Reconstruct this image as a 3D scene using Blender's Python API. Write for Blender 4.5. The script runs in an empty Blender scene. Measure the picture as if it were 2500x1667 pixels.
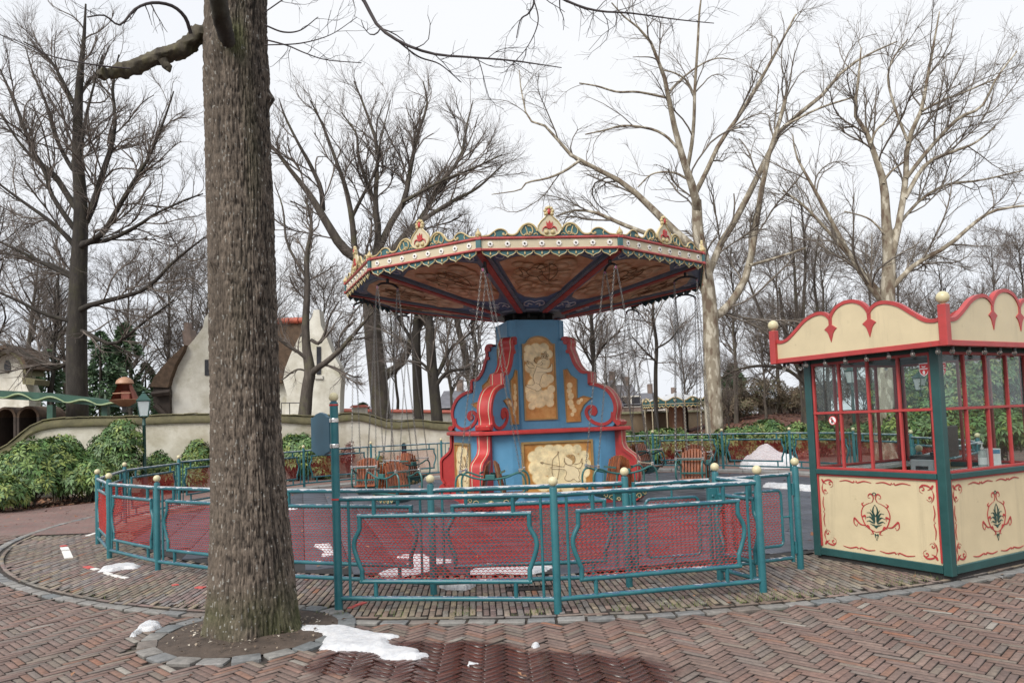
import bpy, bmesh, math, random
import numpy as np
from mathutils import Vector, Matrix
random.seed(7); rng = np.random.default_rng(7)
sc = bpy.context.scene
C = sc.collection
rad = math.radians
# ------------------------------------------------------------------ camera
EYE = 1.58; PITCH = rad(3.02); ROLL = rad(-2.18); FPX = 1806.0; CPX = 1250.0; CPY = 935.0
_F = Vector((0, math.cos(PITCH), math.sin(PITCH))); _u = Vector((0, -math.sin(PITCH), math.cos(PITCH))); _x = Vector((1, 0, 0))
_X = _x*math.cos(ROLL) + _u*math.sin(ROLL); _U = -_x*math.sin(ROLL) + _u*math.cos(ROLL)
cam = bpy.data.objects.new('camera', bpy.data.cameras.new('camera')); C.objects.link(cam)
cam.matrix_world = Matrix(((_X.x, _U.x, -_F.x, 0), (_X.y, _U.y, -_F.y, 0), (_X.z, _U.z, -_F.z, EYE), (0, 0, 0, 1)))
cam.data.sensor_width = 36.0; cam.data.lens = 36.0*FPX/2500.0
cam.data.shift_y = (CPY-833.5)/2500.0
cam.data.clip_start = 0.1; cam.data.clip_end = 2000
sc.camera = cam
# ------------------------------------------------------------------ overcast sky
SUN_EL, SUN_AZ = rad(44), rad(-146)          # azimuth measured from +Y towards +X
w = bpy.data.worlds.new('World'); sc.world = w; w.use_nodes = True
nt = w.node_tree; nt.nodes.clear()
_o = nt.nodes.new('ShaderNodeOutputWorld'); _b = nt.nodes.new('ShaderNodeBackground')
_s = nt.nodes.new('ShaderNodeTexSky'); _s.sky_type = 'NISHITA'; _s.sun_disc = False
_s.sun_elevation = SUN_EL; _s.sun_rotation = SUN_AZ; _s.dust_density = 4; _s.air_density = 1.2
_h = nt.nodes.new('ShaderNodeHueSaturation'); _h.inputs['Saturation'].default_value = 0.35
_m = nt.nodes.new('ShaderNodeMixRGB'); _m.inputs['Fac'].default_value = 0.9
_tc = nt.nodes.new('ShaderNodeTexCoord'); _n = nt.nodes.new('ShaderNodeTexNoise'); _n.inputs['Scale'].default_value = 1.6; _n.inputs['Detail'].default_value = 5
_r = nt.nodes.new('ShaderNodeValToRGB')
_r.color_ramp.elements[0].position = 0.32; _r.color_ramp.elements[0].color = (6.15, 6.55, 7.2, 1)
_r.color_ramp.elements[1].position = 0.62; _r.color_ramp.elements[1].color = (7.3, 7.4, 7.6, 1)
nt.links.new(_tc.outputs['Generated'], _n.inputs['Vector']); nt.links.new(_n.outputs['Fac'], _r.inputs['Fac'])
nt.links.new(_s.outputs[0], _h.inputs['Color']); nt.links.new(_h.outputs[0], _m.inputs[1]); nt.links.new(_r.outputs[0], _m.inputs[2])
nt.links.new(_m.outputs[0], _b.inputs['Color']); _b.inputs['Strength'].default_value = 0.1
nt.links.new(_b.outputs[0], _o.inputs['Surface'])
sun = bpy.data.objects.new('sun', bpy.data.lights.new('sun', 'SUN')); C.objects.link(sun)
sun.data.energy = 2.4; sun.data.angle = rad(32); sun.data.color = (1.0, 0.955, 0.89)
sun.rotation_euler = (math.pi/2-SUN_EL, 0, math.pi-SUN_AZ)
sun.location = (-10, -10, 30)
sc.view_settings.view_transform = 'Standard'; sc.view_settings.look = 'None'; sc.view_settings.gamma = 1
sc.view_settings.use_curve_mapping = False; sc.view_settings.exposure = 0.5
sc.render.engine = 'CYCLES'
sc.cycles.max_bounces = 6; sc.cycles.transparent_max_bounces = 12
# ------------------------------------------------------------------ pixel helpers (2352 x 1568 view of the photograph)
K = 2500.0/2352.0
O3 = Vector((0, 0, EYE))
def ray(a, b): return _X*((a*K-CPX)/FPX) - _U*((b*K-CPY)/FPX) + _F
def gp(a, b, z=0.0): d = ray(a, b); return O3 + d*((z-EYE)/d.z)
def at(a, b, Y): d = ray(a, b); return O3 + d*(Y/d.y)
def plane_hit(a, b, P, n): d = ray(a, b); n = Vector(n); return O3 + d*((Vector(P)-O3).dot(n)/d.dot(n))
def pix(P):
    P = Vector(P)-O3; z = P.dot(_F); return ((CPX+FPX*P.dot(_X)/z)/K, (CPY-FPX*P.dot(_U)/z)/K)
# ------------------------------------------------------------------ numpy value noise
def _hash(ix, iy, iz):
    h = (ix*374761393 + iy*668265263 + iz*2147483647 + 1013904223) & 0xffffffff
    h = ((h ^ (h >> 13))*1274126177) & 0xffffffff
    return ((h ^ (h >> 16)) & 0xffff)/65535.0
def vnoise(x, y, z):
    x, y, z = np.broadcast_arrays(np.asarray(x, float), np.asarray(y, float), np.asarray(z, float))
    ix, iy, iz = np.floor(x).astype(np.int64), np.floor(y).astype(np.int64), np.floor(z).astype(np.int64)
    fx, fy, fz = x-ix, y-iy, z-iz
    fx, fy, fz = fx*fx*(3-2*fx), fy*fy*(3-2*fy), fz*fz*(3-2*fz)
    r = 0
    for dx in (0, 1):
        for dy in (0, 1):
            for dz in (0, 1):
                r = r + _hash(ix+dx, iy+dy, iz+dz)*(fx if dx else 1-fx)*(fy if dy else 1-fy)*(fz if dz else 1-fz)
    return r
# ------------------------------------------------------------------ mesh building
class MB:
    def __init__(s): s.v = []; s.f = []
    def add(s, vs, fs):
        o = len(s.v); s.v += [tuple(q) for q in vs]; s.f += [tuple(i+o for i in q) for q in fs]; return s
    def box(s, c, d, M=None, taper=1.0):
        x, y, z = d[0]/2, d[1]/2, d[2]/2
        vs = [(-x, -y, -z), (x, -y, -z), (x, y, -z), (-x, y, -z), (-x*taper, -y*taper, z), (x*taper, -y*taper, z), (x*taper, y*taper, z), (-x*taper, y*taper, z)]
        c = Vector(c)
        vs = [(M @ Vector(q) if M is not None else Vector(q))+c for q in vs]
        return s.add(vs, [(0, 3, 2, 1), (4, 5, 6, 7), (0, 1, 5, 4), (1, 2, 6, 5), (2, 3, 7, 6), (3, 0, 4, 7)])
    def tube(s, pts, r, n=8, closed=False, caps=True, sq=(1, 1)):
        pts = [Vector(q) for q in pts]; m = len(pts)
        rs = [r]*m if not hasattr(r, '__len__') else list(r)
        vs = []; prev = None
        for i in range(m):
            if closed: t = pts[(i+1) % m]-pts[i-1]
            else: t = pts[min(i+1, m-1)]-pts[max(i-1, 0)]
            t = t.normalized() if t.length > 1e-9 else Vector((0, 0, 1))
            if prev is None:
                a = Vector((0, 0, 1)) if abs(t.z) < .9 else Vector((1, 0, 0))
                nrm = (a - t*a.dot(t)).normalized()
            else:
                nrm = prev - t*prev.dot(t)
                nrm = nrm.normalized() if nrm.length > 1e-6 else prev
            prev = nrm; bn = t.cross(nrm)
            for k in range(n):
                a = 2*math.pi*(k+.5)/n
                vs.append(pts[i]+nrm*(math.cos(a)*rs[i]*sq[0])+bn*(math.sin(a)*rs[i]*sq[1]))
        fs = []
        for i in range(m if closed else m-1):
            j = (i+1) % m
            for k in range(n):
                l = (k+1) % n; fs.append((i*n+k, i*n+l, j*n+l, j*n+k))
        if caps and not closed:
            fs.append(tuple(range(n))[::-1]); fs.append(tuple((m-1)*n+k for k in range(n)))
        return s.add(vs, fs)
    def lathe(s, prof, c=(0, 0, 0), n=16, M=None):
        c = Vector(c); vs = []
        for (r, z) in prof:
            for k in range(n):
                a = 2*math.pi*k/n; q = Vector((r*math.cos(a), r*math.sin(a), z))
                vs.append((M @ q if M is not None else q)+c)
        fs = []
        for i in range(len(prof)-1):
            for k in range(n):
                l = (k+1) % n; fs.append((i*n+k, i*n+l, (i+1)*n+l, (i+1)*n+k))
        if prof[0][0] > 1e-4: fs.append(tuple(range(n))[::-1])
        if prof[-1][0] > 1e-4: fs.append(tuple((len(prof)-1)*n+k for k in range(n)))
        return s.add(vs, fs)
    def ball(s, c, r, n=12, m=8, sc_=(1, 1, 1)):
        pr = [(max(1e-5, math.sin(math.pi*i/m)), -math.cos(math.pi*i/m)) for i in range(m+1)]
        M = Matrix.Diagonal((r*sc_[0], r*sc_[1], r*sc_[2]))
        return s.lathe(pr, c, n, M)
    def prism(s, poly, d, M=None, c=(0, 0, 0)):
        """polygon in local x,z extruded along local y by +-d/2"""
        n = len(poly); c = Vector(c); vs = []
        for y in (-d/2, d/2):
            for (a, b) in poly:
                q = Vector((a, y, b)); vs.append((M @ q if M is not None else q)+c)
        fs = [tuple(range(n)), tuple(range(2*n-1, n-1, -1))]
        fs += [((i+1) % n, i, n+i, n+(i+1) % n) for i in range(n)]
        return s.add(vs, fs)
    def build(s, name, m, parent=None, smooth=False, tri=True, bevel=0):
        me = bpy.data.meshes.new(name); me.from_pydata([tuple(q) for q in s.v], [], s.f)
        o = link(name, me, m, parent)
        fix_mesh(me, smooth, any(len(q) > 4 for q in s.f), bevel)
        return o
def fix_mesh(me, smooth, ng=False, bevel=0):
    bm = bmesh.new(); bm.from_mesh(me)
    bmesh.ops.recalc_face_normals(bm, faces=bm.faces)
    if bevel:
        bmesh.ops.bevel(bm, geom=[e for e in bm.edges if len(e.link_faces) == 2 and e.calc_face_angle() > .6], offset=bevel, segments=1, affect='EDGES')
    if ng:
        bmesh.ops.triangulate(bm, faces=[f for f in bm.faces if len(f.verts) > 4])
    bm.to_mesh(me); bm.free()
    if smooth: smooth_by_angle(me)
def smooth_by_angle(me, ang=0.7):
    me.polygons.foreach_set('use_smooth', [True]*len(me.polygons))
    try: me.set_sharp_from_angle(angle=ang)
    except Exception: pass
def link(name, me, m, parent=None):
    o = bpy.data.objects.new(name, me); C.objects.link(o)
    if m is not None and me is not None and len(me.materials) == 0: me.materials.append(mat(m) if isinstance(m, str) else m)
    if parent is not None: o.parent = parent
    return o
def np_mesh(name, V, Fq, m, parent=None, smooth=False, col=None):
    """V (n,3), Fq (m,k) uniform faces; col = per-face rgb -> attribute Col"""
    me = bpy.data.meshes.new(name); V = np.ascontiguousarray(V, dtype=np.float32); Fq = np.ascontiguousarray(Fq, dtype=np.int32)
    k = Fq.shape[1]
    me.vertices.add(len(V)); me.vertices.foreach_set('co', V.ravel())
    me.loops.add(Fq.size); me.loops.foreach_set('vertex_index', Fq.ravel())
    me.polygons.add(len(Fq)); me.polygons.foreach_set('loop_start', np.arange(0, Fq.size, k, dtype=np.int32))
    if smooth: me.polygons.foreach_set('use_smooth', np.ones(len(Fq), dtype=bool))
    if col is not None:
        a = me.color_attributes.new('Col', 'FLOAT_COLOR', 'CORNER')
        c4 = np.ones((len(Fq), k, 4), dtype=np.float32); c4[:, :, :3] = np.asarray(col, dtype=np.float32)[:, None, :]
        a.data.foreach_set('color', c4.ravel())
    me.update(calc_edges=True); me.validate()
    return link(name, me, m, parent)
def thing(name, label, cat, loc=(0, 0, 0), rotz=0.0, group=None):
    o = bpy.data.objects.new(name, None); C.objects.link(o); o.empty_display_size = .1
    o.location = loc; o.rotation_euler = (0, 0, rotz)
    return tag(o, label, cat, group)
def tag(o, label, cat, group=None):
    o['label'] = label; o['category'] = cat
    if group: o['group'] = group
    return o
def struct(o): o['kind'] = 'structure'; return o
def stuff(o): o['kind'] = 'stuff'; return o
def inst(o, parent, M=None):
    c = o.copy(); C.objects.link(c); c.parent = parent
    if M is not None: c.matrix_local = M
    return c
def dup(root, loc, rotz, label=None):
    r = root.copy(); C.objects.link(r); r.location = loc; r.rotation_euler = (0, 0, rotz)
    if label: r['label'] = label
    for ch in list(root.children):
        c = ch.copy(); C.objects.link(c); c.parent = r
        for g in list(ch.children):
            d = g.copy(); C.objects.link(d); d.parent = c
    return r
def Rz(a): return Matrix.Rotation(a, 4, 'Z')
def bez(pts, n=8):
    """Catmull-Rom through pts"""
    P = [Vector(q) for q in pts]; P = [P[0]*2-P[1]]+P+[P[-1]*2-P[-2]]; out = []
    for i in range(1, len(P)-2):
        for k in range(n):
            t = k/n; a, b, c, d = P[i-1:i+3]
            out.append(0.5*((2*b)+(c-a)*t+(2*a-5*b+4*c-d)*t*t+(3*b-a-3*c+d)*t**3))
    out.append(P[-2]); return out
# ------------------------------------------------------------------ materials
_M = {}
def ramp(nt, fac, stops):
    r = nt.nodes.new('ShaderNodeValToRGB'); e = r.color_ramp.elements
    while len(e) < len(stops): e.new(0.5)
    for q, (p, c) in zip(e, stops): q.position = p; q.color = (*c, 1) if len(c) == 3 else c
    nt.links.new(fac, r.inputs['Fac']); return r.outputs[0]
def node_noise(nt, vec, scale, detail=4, rough=.6, stretch=None):
    n = nt.nodes.new('ShaderNodeTexNoise'); n.inputs['Scale'].default_value = scale; n.inputs['Detail'].default_value = detail; n.inputs['Roughness'].default_value = rough
    if stretch:
        mp = nt.nodes.new('ShaderNodeMapping'); mp.inputs['Scale'].default_value = stretch; nt.links.new(vec, mp.inputs['Vector']); vec = mp.outputs[0]
    nt.links.new(vec, n.inputs['Vector']); return n.outputs['Fac']
def mix(nt, fac, a, b, mode='MIX'):
    m = nt.nodes.new('ShaderNodeMixRGB'); m.blend_type = mode
    for i, q in ((0, fac), (1, a), (2, b)):
        if isinstance(q, (int, float)): m.inputs[i].default_value = q
        elif isinstance(q, tuple): m.inputs[i].default_value = (*q, 1)
        else: nt.links.new(q, m.inputs[i])
    return m.outputs[0]
def newmat(name):
    m = bpy.data.materials.new(name); m.use_nodes = True; nt = m.node_tree
    b = nt.nodes['Principled BSDF']; tc = nt.nodes.new('ShaderNodeTexCoord')
    return m, nt, b, tc
def bump(nt, b, h, strength=.3, dist=.01):
    n = nt.nodes.new('ShaderNodeBump'); n.inputs['Strength'].default_value = strength; n.inputs['Distance'].default_value = dist
    nt.links.new(h, n.inputs['Height']); nt.links.new(n.outputs[0], b.inputs['Normal'])
def simple(name, col, rough=.5, var=.15, scale=6, metal=0, coat=0, dirt=None, bmp=0.0, gen='Object', rv=.15, streak=None):
    """painted or plain surface with blotchy value variation, optional dirt colour and fine relief"""
    m, nt, b, tc = newmat(name)
    f = node_noise(nt, tc.outputs[gen], scale, 5)
    c0 = tuple(q*(1-var) for q in col); c1 = tuple(min(1, q*(1+var)) for q in col)
    c = ramp(nt, f, [(.3, c0), (.7, c1)])
    if dirt:
        d = node_noise(nt, tc.outputs[gen], scale*2.7, 6, .7)
        d = ramp(nt, d, [(dirt[1], (0, 0, 0)), (dirt[1]+.12, (1, 1, 1))])
        c = mix(nt, d, c, dirt[0])
    if streak:   # rain streaks and scuffs
        st = node_noise(nt, tc.outputs[gen], 7, 6, .7, (1, 1, .10)); c = mix(nt, ramp(nt, st, [(.56, (0, 0, 0)), (.78, (.8, .8, .8))]), c, streak)
        sp = node_noise(nt, tc.outputs[gen], 60, 3, .6); c = mix(nt, ramp(nt, sp, [(.70, (0, 0, 0)), (.74, (.7, .7, .7))]), c, tuple(q*.6 for q in streak))
    nt.links.new(c, b.inputs['Base Color'])
    fr = node_noise(nt, tc.outputs[gen], scale*4, 4)
    mr = nt.nodes.new('ShaderNodeMapRange'); mr.inputs['To Min'].default_value = max(0, rough-rv); mr.inputs['To Max'].default_value = min(1, rough+rv)
    nt.links.new(fr, mr.inputs['Value']); nt.links.new(mr.outputs[0], b.inputs['Roughness'])
    b.inputs['Metallic'].default_value = metal
    if coat: b.inputs['Coat Weight'].default_value = coat; b.inputs['Coat Roughness'].default_value = .15
    if bmp: bump(nt, b, fr, bmp, .01)
    return m
_defs = {}
def mat(n):
    if n not in _M: _M[n] = _defs[n]()
    return _M[n]
def D(n, *a, **k): _defs[n] = lambda: simple(n, *a, **k)
# paints (linear base colours)
D('cream_paint', (.57, .505, .355), .45, .07, 3, dirt=((.42, .36, .22), .66))
D('booth_cream', (.60, .505, .325), .42, .07, 3, dirt=((.40, .33, .20), .64), bmp=.06, streak=(.44, .37, .24))
D('red_paint', (.44, .042, .04), .38, .16, 5, dirt=((.30, .035, .035), .60)); D('canopy_red', (.40, .07, .065), .5, .2, 6, dirt=((.30, .10, .085), .58))
D('booth_red', (.40, .048, .046), .4, .15, 5, dirt=((.32, .07, .06), .58))
D('green_paint', (.020, .075, .074), .35, .18, 4, dirt=((.05, .10, .075), .64))
D('dark_green', (.02, .06, .05), .4, .2, 4)
D('blue_paint', (.10, .285, .46), .42, .12, 2.2, dirt=((.16, .31, .43), .62), streak=(.075, .21, .34)); D('board_blue', (.055, .15, .215), .4, .15, 4)
D('teal_board', (.04, .125, .135), .45, .15, 8)
D('gold_trim', (.50, .40, .205), .35, .15, 12)
D('gold_frame', (.36, .23, .09), .35, .18, 8)
D('ball_cream', (.60, .54, .34), .35, .10, 14, dirt=((.42, .38, .22), .62))
D('white_rosette', (.8, .78, .74), .4, .04, 20)
D('black_iron', (.015, .015, .016), .45, .2, 9)
D('chain_steel', (.22, .21, .2), .38, .3, 30, metal=.75)
D('chrome', (.72, .71, .69), .22, .06, 20, metal=.9)
D('soot', (.03, .028, .027), .8, .3, 5)
D('ceiling_blue', (.10, .15, .27), .5, .25, 5)
D('ceiling_beam', (.16, .18, .22), .5, .2, 6)
D('beam_red', (.42, .06, .045), .5, .25, 6)
D('roof_sheet', (.62, .63, .64), .5, .08, 2)
D('line_brown', (.16, .075, .03), .7, .2, 9)
D('line_dark', (.07, .03, .018), .7, .2, 9)
D('scroll_pale', (.60, .56, .58), .6, .15, 9)
D('skin_paint', (.90, .74, .46), .55, .10, 9)
D('white_plastic', (.78, .79, .80), .3, .03, 9)
D('black_plastic', (.02, .02, .022), .35, .2, 9)
D('grey_plastic', (.22, .23, .25), .35, .1, 9)
D('counter_top', (.55, .56, .56), .25, .08, 4)
D('brass', (.55, .36, .12), .3, .15, 15, metal=.6)
D('soil', (.075, .055, .042), .9, .35, 9, dirt=((.14, .12, .10), .66), bmp=.6)
D('leaf_brown', (.20, .09, .045), .75, .35, 3)
D('grass_blade', (.09, .14, .035), .6, .3, 4)
D('sticker_red', (.62, .03, .035), .35, .05, 9)
D('sticker_white', (.82, .81, .80), .35, .03, 9)
D('pictogram', (.02, .02, .02), .5, .1, 9)
D('mark_white', (.72, .71, .68), .8, .1, 20)
D('mark_red', (.50, .09, .08), .8, .15, 20)
D('brown_jacket', (.02, .02, .024), .8, .2, 9)
D('pink_scarf', (.55, .16, .25), .85, .2, 9)
D('skin', (.55, .34, .25), .55, .08, 9)
D('hair', (.12, .07, .035), .6, .2, 9)
D('trousers', (.03, .035, .05), .8, .2, 9)
D('lamp_green', (.02, .07, .06), .4, .2, 8)
D('thatch', (.10, .065, .042), .9, .35, 6, bmp=.8)
D('red_tile', (.42, .10, .06), .6, .25, 3, dirt=((.2, .09, .06), .6))
D('dark_timber', (.045, .033, .026), .8, .3, 6)
D('window_dark', (.03, .03, .035), .2, .2, 3)
D('rail_green', (.03, .085, .06), .45, .2, 4)
D('wave_pale', (.20, .27, .13), .5, .15, 4)
D('car_red', (.20, .06, .04), .5, .2, 5)
D('car_cream', (.38, .21, .13), .5, .15, 5)
D('slate_roof', (.12, .12, .135), .7, .25, 2)
D('house_brick', (.20, .15, .125), .8, .25, 3)
D('house_white', (.66, .64, .58), .7, .1, 3)
D('far_wall', (.38, .30, .20), .85, .2, 1.2, dirt=((.24, .21, .15), .6))
D('fence_timber', (.10, .08, .065), .85, .3, 4)
def _wood():
    m, nt, b, tc = newmat('seat_wood')
    oi = nt.nodes.new('ShaderNodeObjectInfo')
    f = node_noise(nt, tc.outputs['Object'], 9, 5, .6, (6, 6, .6))
    c = ramp(nt, f, [(.3, (.13, .036, .014)), (.55, (.29, .085, .028)), (.8, (.38, .14, .05))])
    c2 = ramp(nt, oi.outputs['Random'], [(0, (.55, .48, .50)), (.5, (1, 1, 1)), (1, (1.25, 1.0, .85))])
    nt.links.new(mix(nt, 1.0, c, c2, 'MULTIPLY'), b.inputs['Base Color']); b.inputs['Roughness'].default_value = .38
    b.inputs['Coat Weight'].default_value = .3
    bump(nt, b, f, .15, .004); return m
_defs['seat_wood'] = _wood
def _teal():
    m, nt, b, tc = newmat('teal_paint')
    ob = tc.outputs['Object']
    f = node_noise(nt, ob, 5, 5); c = ramp(nt, f, [(.3, (.016, .105, .13)), (.7, (.034, .165, .185))])
    g = nt.nodes.new('ShaderNodeNewGeometry'); sx = nt.nodes.new('ShaderNodeSeparateXYZ'); nt.links.new(g.outputs['Normal'], sx.inputs[0])
    # rust and chipped paint spots
    r = node_noise(nt, ob, 34, 5, .7); c = mix(nt, ramp(nt, r, [(.63, (0, 0, 0)), (.70, (1, 1, 1))]), c, (.035, .045, .055))
    # bleached, scratched-off top coat: only where the worn noise reaches the upper side of the rails
    wn = node_noise(nt, ob, 6.5, 8, .78)
    ad = nt.nodes.new('ShaderNodeMath'); ad.operation = 'MULTIPLY_ADD'; nt.links.new(sx.outputs['Z'], ad.inputs[0]); ad.inputs[1].default_value = .26; nt.links.new(wn, ad.inputs[2])
    at_ = nt.nodes.new('ShaderNodeAttribute'); at_.attribute_name = 'wear'
    a2 = nt.nodes.new('ShaderNodeMath'); a2.operation = 'MULTIPLY'; nt.links.new(ad.outputs[0], a2.inputs[0]); nt.links.new(at_.outputs['Fac'], a2.inputs[1])
    k = ramp(nt, a2.outputs[0], [(.61, (0, 0, 0)), (.66, (1, 1, 1))])
    c = mix(nt, k, c, (.42, .44, .46))
    k2 = ramp(nt, a2.outputs[0], [(.53, (0, 0, 0)), (.60, (1, 1, 1)), (.66, (0, 0, 0))])
    c = mix(nt, k2, c, (.035, .075, .15))
    nt.links.new(c, b.inputs['Base Color']); b.inputs['Roughness'].default_value = .33
    bump(nt, b, r, .12, .003); return m
_defs['teal_paint'] = _teal
def _plaster(name, base, dark, green, sc_=1.0):
    def mk():
        m, nt, b, tc = newmat(name); ob = tc.outputs['Object']
        f = node_noise(nt, ob, 1.4*sc_, 6, .65); c = ramp(nt, f, [(.35, dark), (.62, base)])
        st = node_noise(nt, ob, 2.2*sc_, 5, .6, (1, 1, .12)); c = mix(nt, ramp(nt, st, [(.55, (0, 0, 0)), (.75, (.7, .7, .7))]), c, dark)
        g = node_noise(nt, ob, .9*sc_, 6, .7); c = mix(nt, ramp(nt, g, [(.56, (0, 0, 0)), (.72, (.75, .75, .75))]), c, green)
        nt.links.new(c, b.inputs['Base Color']); b.inputs['Roughness'].default_value = .9
        bump(nt, b, node_noise(nt, ob, 22, 5), .35, .02); return m
    _defs[name] = mk
_plaster('plaster', (.78, .76, .68), (.55, .52, .43), (.36, .34, .19))
_plaster('plaster_wall', (.66, .63, .54), (.44, .40, .30), (.28, .26, .15))
_plaster('coping_moss', (.20, .18, .10), (.13, .12, .07), (.17, .18, .05), 2.5)
_plaster('kerb_stone', (.36, .36, .35), (.25, .25, .24), (.22, .23, .15), 4)
def _colattr(name, rough=.75, nscale=28, bmp=.35, wet=False):
    def mk():
        m, nt, b, tc = newmat(name); a = nt.nodes.new('ShaderNodeAttribute'); a.attribute_name = 'Col'
        g = nt.nodes.new('ShaderNodeNewGeometry'); P = g.outputs['Position']
        f = node_noise(nt, P, nscale, 5, .65); c = mix(nt, 1.0, a.outputs['Color'], ramp(nt, f, [(.3, (.66, .66, .67)), (.7, (1.2, 1.18, 1.17))]), 'MULTIPLY')
        d = node_noise(nt, P, .8, 5, .6); c = mix(nt, 1.0, c, ramp(nt, d, [(.3, (.80, .79, .78)), (.7, (1.08, 1.08, 1.08))]), 'MULTIPLY')
        if wet:
            # film of melt water round the foreground snow: darker brick, smooth surface
            sp = nt.nodes.new('ShaderNodeSeparateXYZ'); nt.links.new(P, sp.inputs[0])
            n2 = node_noise(nt, P, 2.2, 5, .6)
            def blob(cx, cy, rx, ry):
                x = nt.nodes.new('ShaderNodeVectorMath'); x.operation = 'SUBTRACT'; nt.links.new(P, x.inputs[0]); x.inputs[1].default_value = (cx, cy, 0)
                y = nt.nodes.new('ShaderNodeVectorMath'); y.operation = 'MULTIPLY'; nt.links.new(x.outputs[0], y.inputs[0]); y.inputs[1].default_value = (1/rx, 1/ry, 0)
                l = nt.nodes.new('ShaderNodeVectorMath'); l.operation = 'LENGTH'; nt.links.new(y.outputs[0], l.inputs[0]); return l.outputs['Value']
            mn = blob(*WET[0])
            for q in WET[1:]:
                k = nt.nodes.new('ShaderNodeMath'); k.operation = 'MINIMUM'; nt.links.new(mn, k.inputs[0]); nt.links.new(blob(*q), k.inputs[1]); mn = k.outputs[0]
            k = nt.nodes.new('ShaderNodeMath'); k.operation = 'MULTIPLY_ADD'; nt.links.new(n2, k.inputs[0]); k.inputs[1].default_value = .75; nt.links.new(mn, k.inputs[2])
            wetf = ramp(nt, k.outputs[0], [(1.24, (1, 1, 1)), (1.36, (0, 0, 0))]) if False else None
            mr = nt.nodes.new('ShaderNodeMapRange'); mr.inputs['From Min'].default_value = 1.22; mr.inputs['From Max'].default_value = 1.38; mr.inputs['To Min'].default_value = 1; mr.inputs['To Max'].default_value = 0
            nt.links.new(k.outputs[0], mr.inputs['Value']); wf = mr.outputs[0]
            c = mix(nt, wf, c, mix(nt, 1.0, c, (.40, .21, .18), 'MULTIPLY'))
            r2 = nt.nodes.new('ShaderNodeMapRange'); r2.inputs['To Min'].default_value = rough; r2.inputs['To Max'].default_value = .24; nt.links.new(wf, r2.inputs['Value'])
            nt.links.new(r2.outputs[0], b.inputs['Roughness'])
        else: b.inputs['Roughness'].default_value = rough
        nt.links.new(c, b.inputs['Base Color'])
        bump(nt, b, f, bmp, .004); return m
    _defs[name] = mk
WET = [(.05, 4.6, .95, .62), (-.75, 5.15, .8, .42), (-.2, 4.05, 1.0, .45)]
_colattr('brick', wet=True); _colattr('sett', .7, 18, .5)
def _leafmat(name, rough=.42):
    def mk():
        m, nt, b, tc = newmat(name); a = nt.nodes.new('ShaderNodeAttribute'); a.attribute_name = 'Col'
        nt.links.new(a.outputs['Color'], b.inputs['Base Color']); b.inputs['Roughness'].default_value = rough
        return m
    _defs[name] = mk
_leafmat('leaf', .55); _leafmat('dry_leaf', .8)
def _bark(name, c0, c1, c2, sc_=8, moss=None, mottled=False):
    def mk():
        m, nt, b, tc = newmat(name); ob = tc.outputs['Object']
        if mottled:
            f = node_noise(nt, ob, sc_, 3, .5, (1, 1, .45)); c = ramp(nt, f, [(.38, c0), (.46, c1), (.54, c1), (.60, c2)])
        else:
            f = node_noise(nt, ob, sc_, 6, .7, (1, 1, .22)); c = ramp(nt, f, [(.3, c0), (.52, c1), (.75, c2)])
        if moss:
            g = node_noise(nt, ob, 2.2, 5, .65); c = mix(nt, ramp(nt, g, [(.5, (0, 0, 0)), (.68, (.6, .6, .6))]), c, moss)
        nt.links.new(c, b.inputs['Base Color']); b.inputs['Roughness'].default_value = .9
        bump(nt, b, f, .6, .03); return m
    _defs[name] = mk
_bark('bark_dark', (.016, .013, .011), (.036, .030, .025), (.072, .062, .05), 7, (.05, .047, .022))
_bark('bark_twig', (.10, .082, .070), (.15, .125, .108), (.21, .18, .155), 3)
_bark('bark_plane', (.14, .10, .07), (.25, .215, .16), (.45, .41, .33), 5.0, None, True)
_bark('twig_plane', (.115, .098, .082), (.175, .15, .125), (.24, .21, .175), 2)
_bark('bark_grey', (.035, .029, .024), (.08, .066, .055), (.14, .12, .10), 7, (.12, .115, .06))
# ================================================================== GROUND
CX, CYC = 0.40, 14.95                 # centre of the ride
RF = 7.72; RK = 8.97                  # fence circle, kerb circle
PIT = Vector((-2.15, 5.98)); PITR = .70
BC = Vector((3.909, 6.770)); BU = Vector((-.489, .872)).normalized(); BW = Vector((BU.y, -BU.x)); BLU, BLW = 1.486, 1.65   # booth corner, left-face and right-face directions
def _ground_mat():
    m, nt, b, tc = newmat('forest_floor'); g = nt.nodes.new('ShaderNodeNewGeometry'); P = g.outputs['Position']
    f = node_noise(nt, P, .35, 6, .65); c = ramp(nt, f, [(.35, (.085, .06, .045)), (.55, (.13, .085, .06)), (.7, (.10, .10, .045))])
    f2 = node_noise(nt, P, 9, 6, .7); c = mix(nt, 1.0, c, ramp(nt, f2, [(.3, (.55, .5, .5)), (.7, (1.4, 1.25, 1.2))]), 'MULTIPLY')
    nt.links.new(c, b.inputs['Base Color']); b.inputs['Roughness'].default_value = .95; bump(nt, b, f2, .8, .05); return m
_defs['forest_floor'] = _ground_mat
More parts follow.
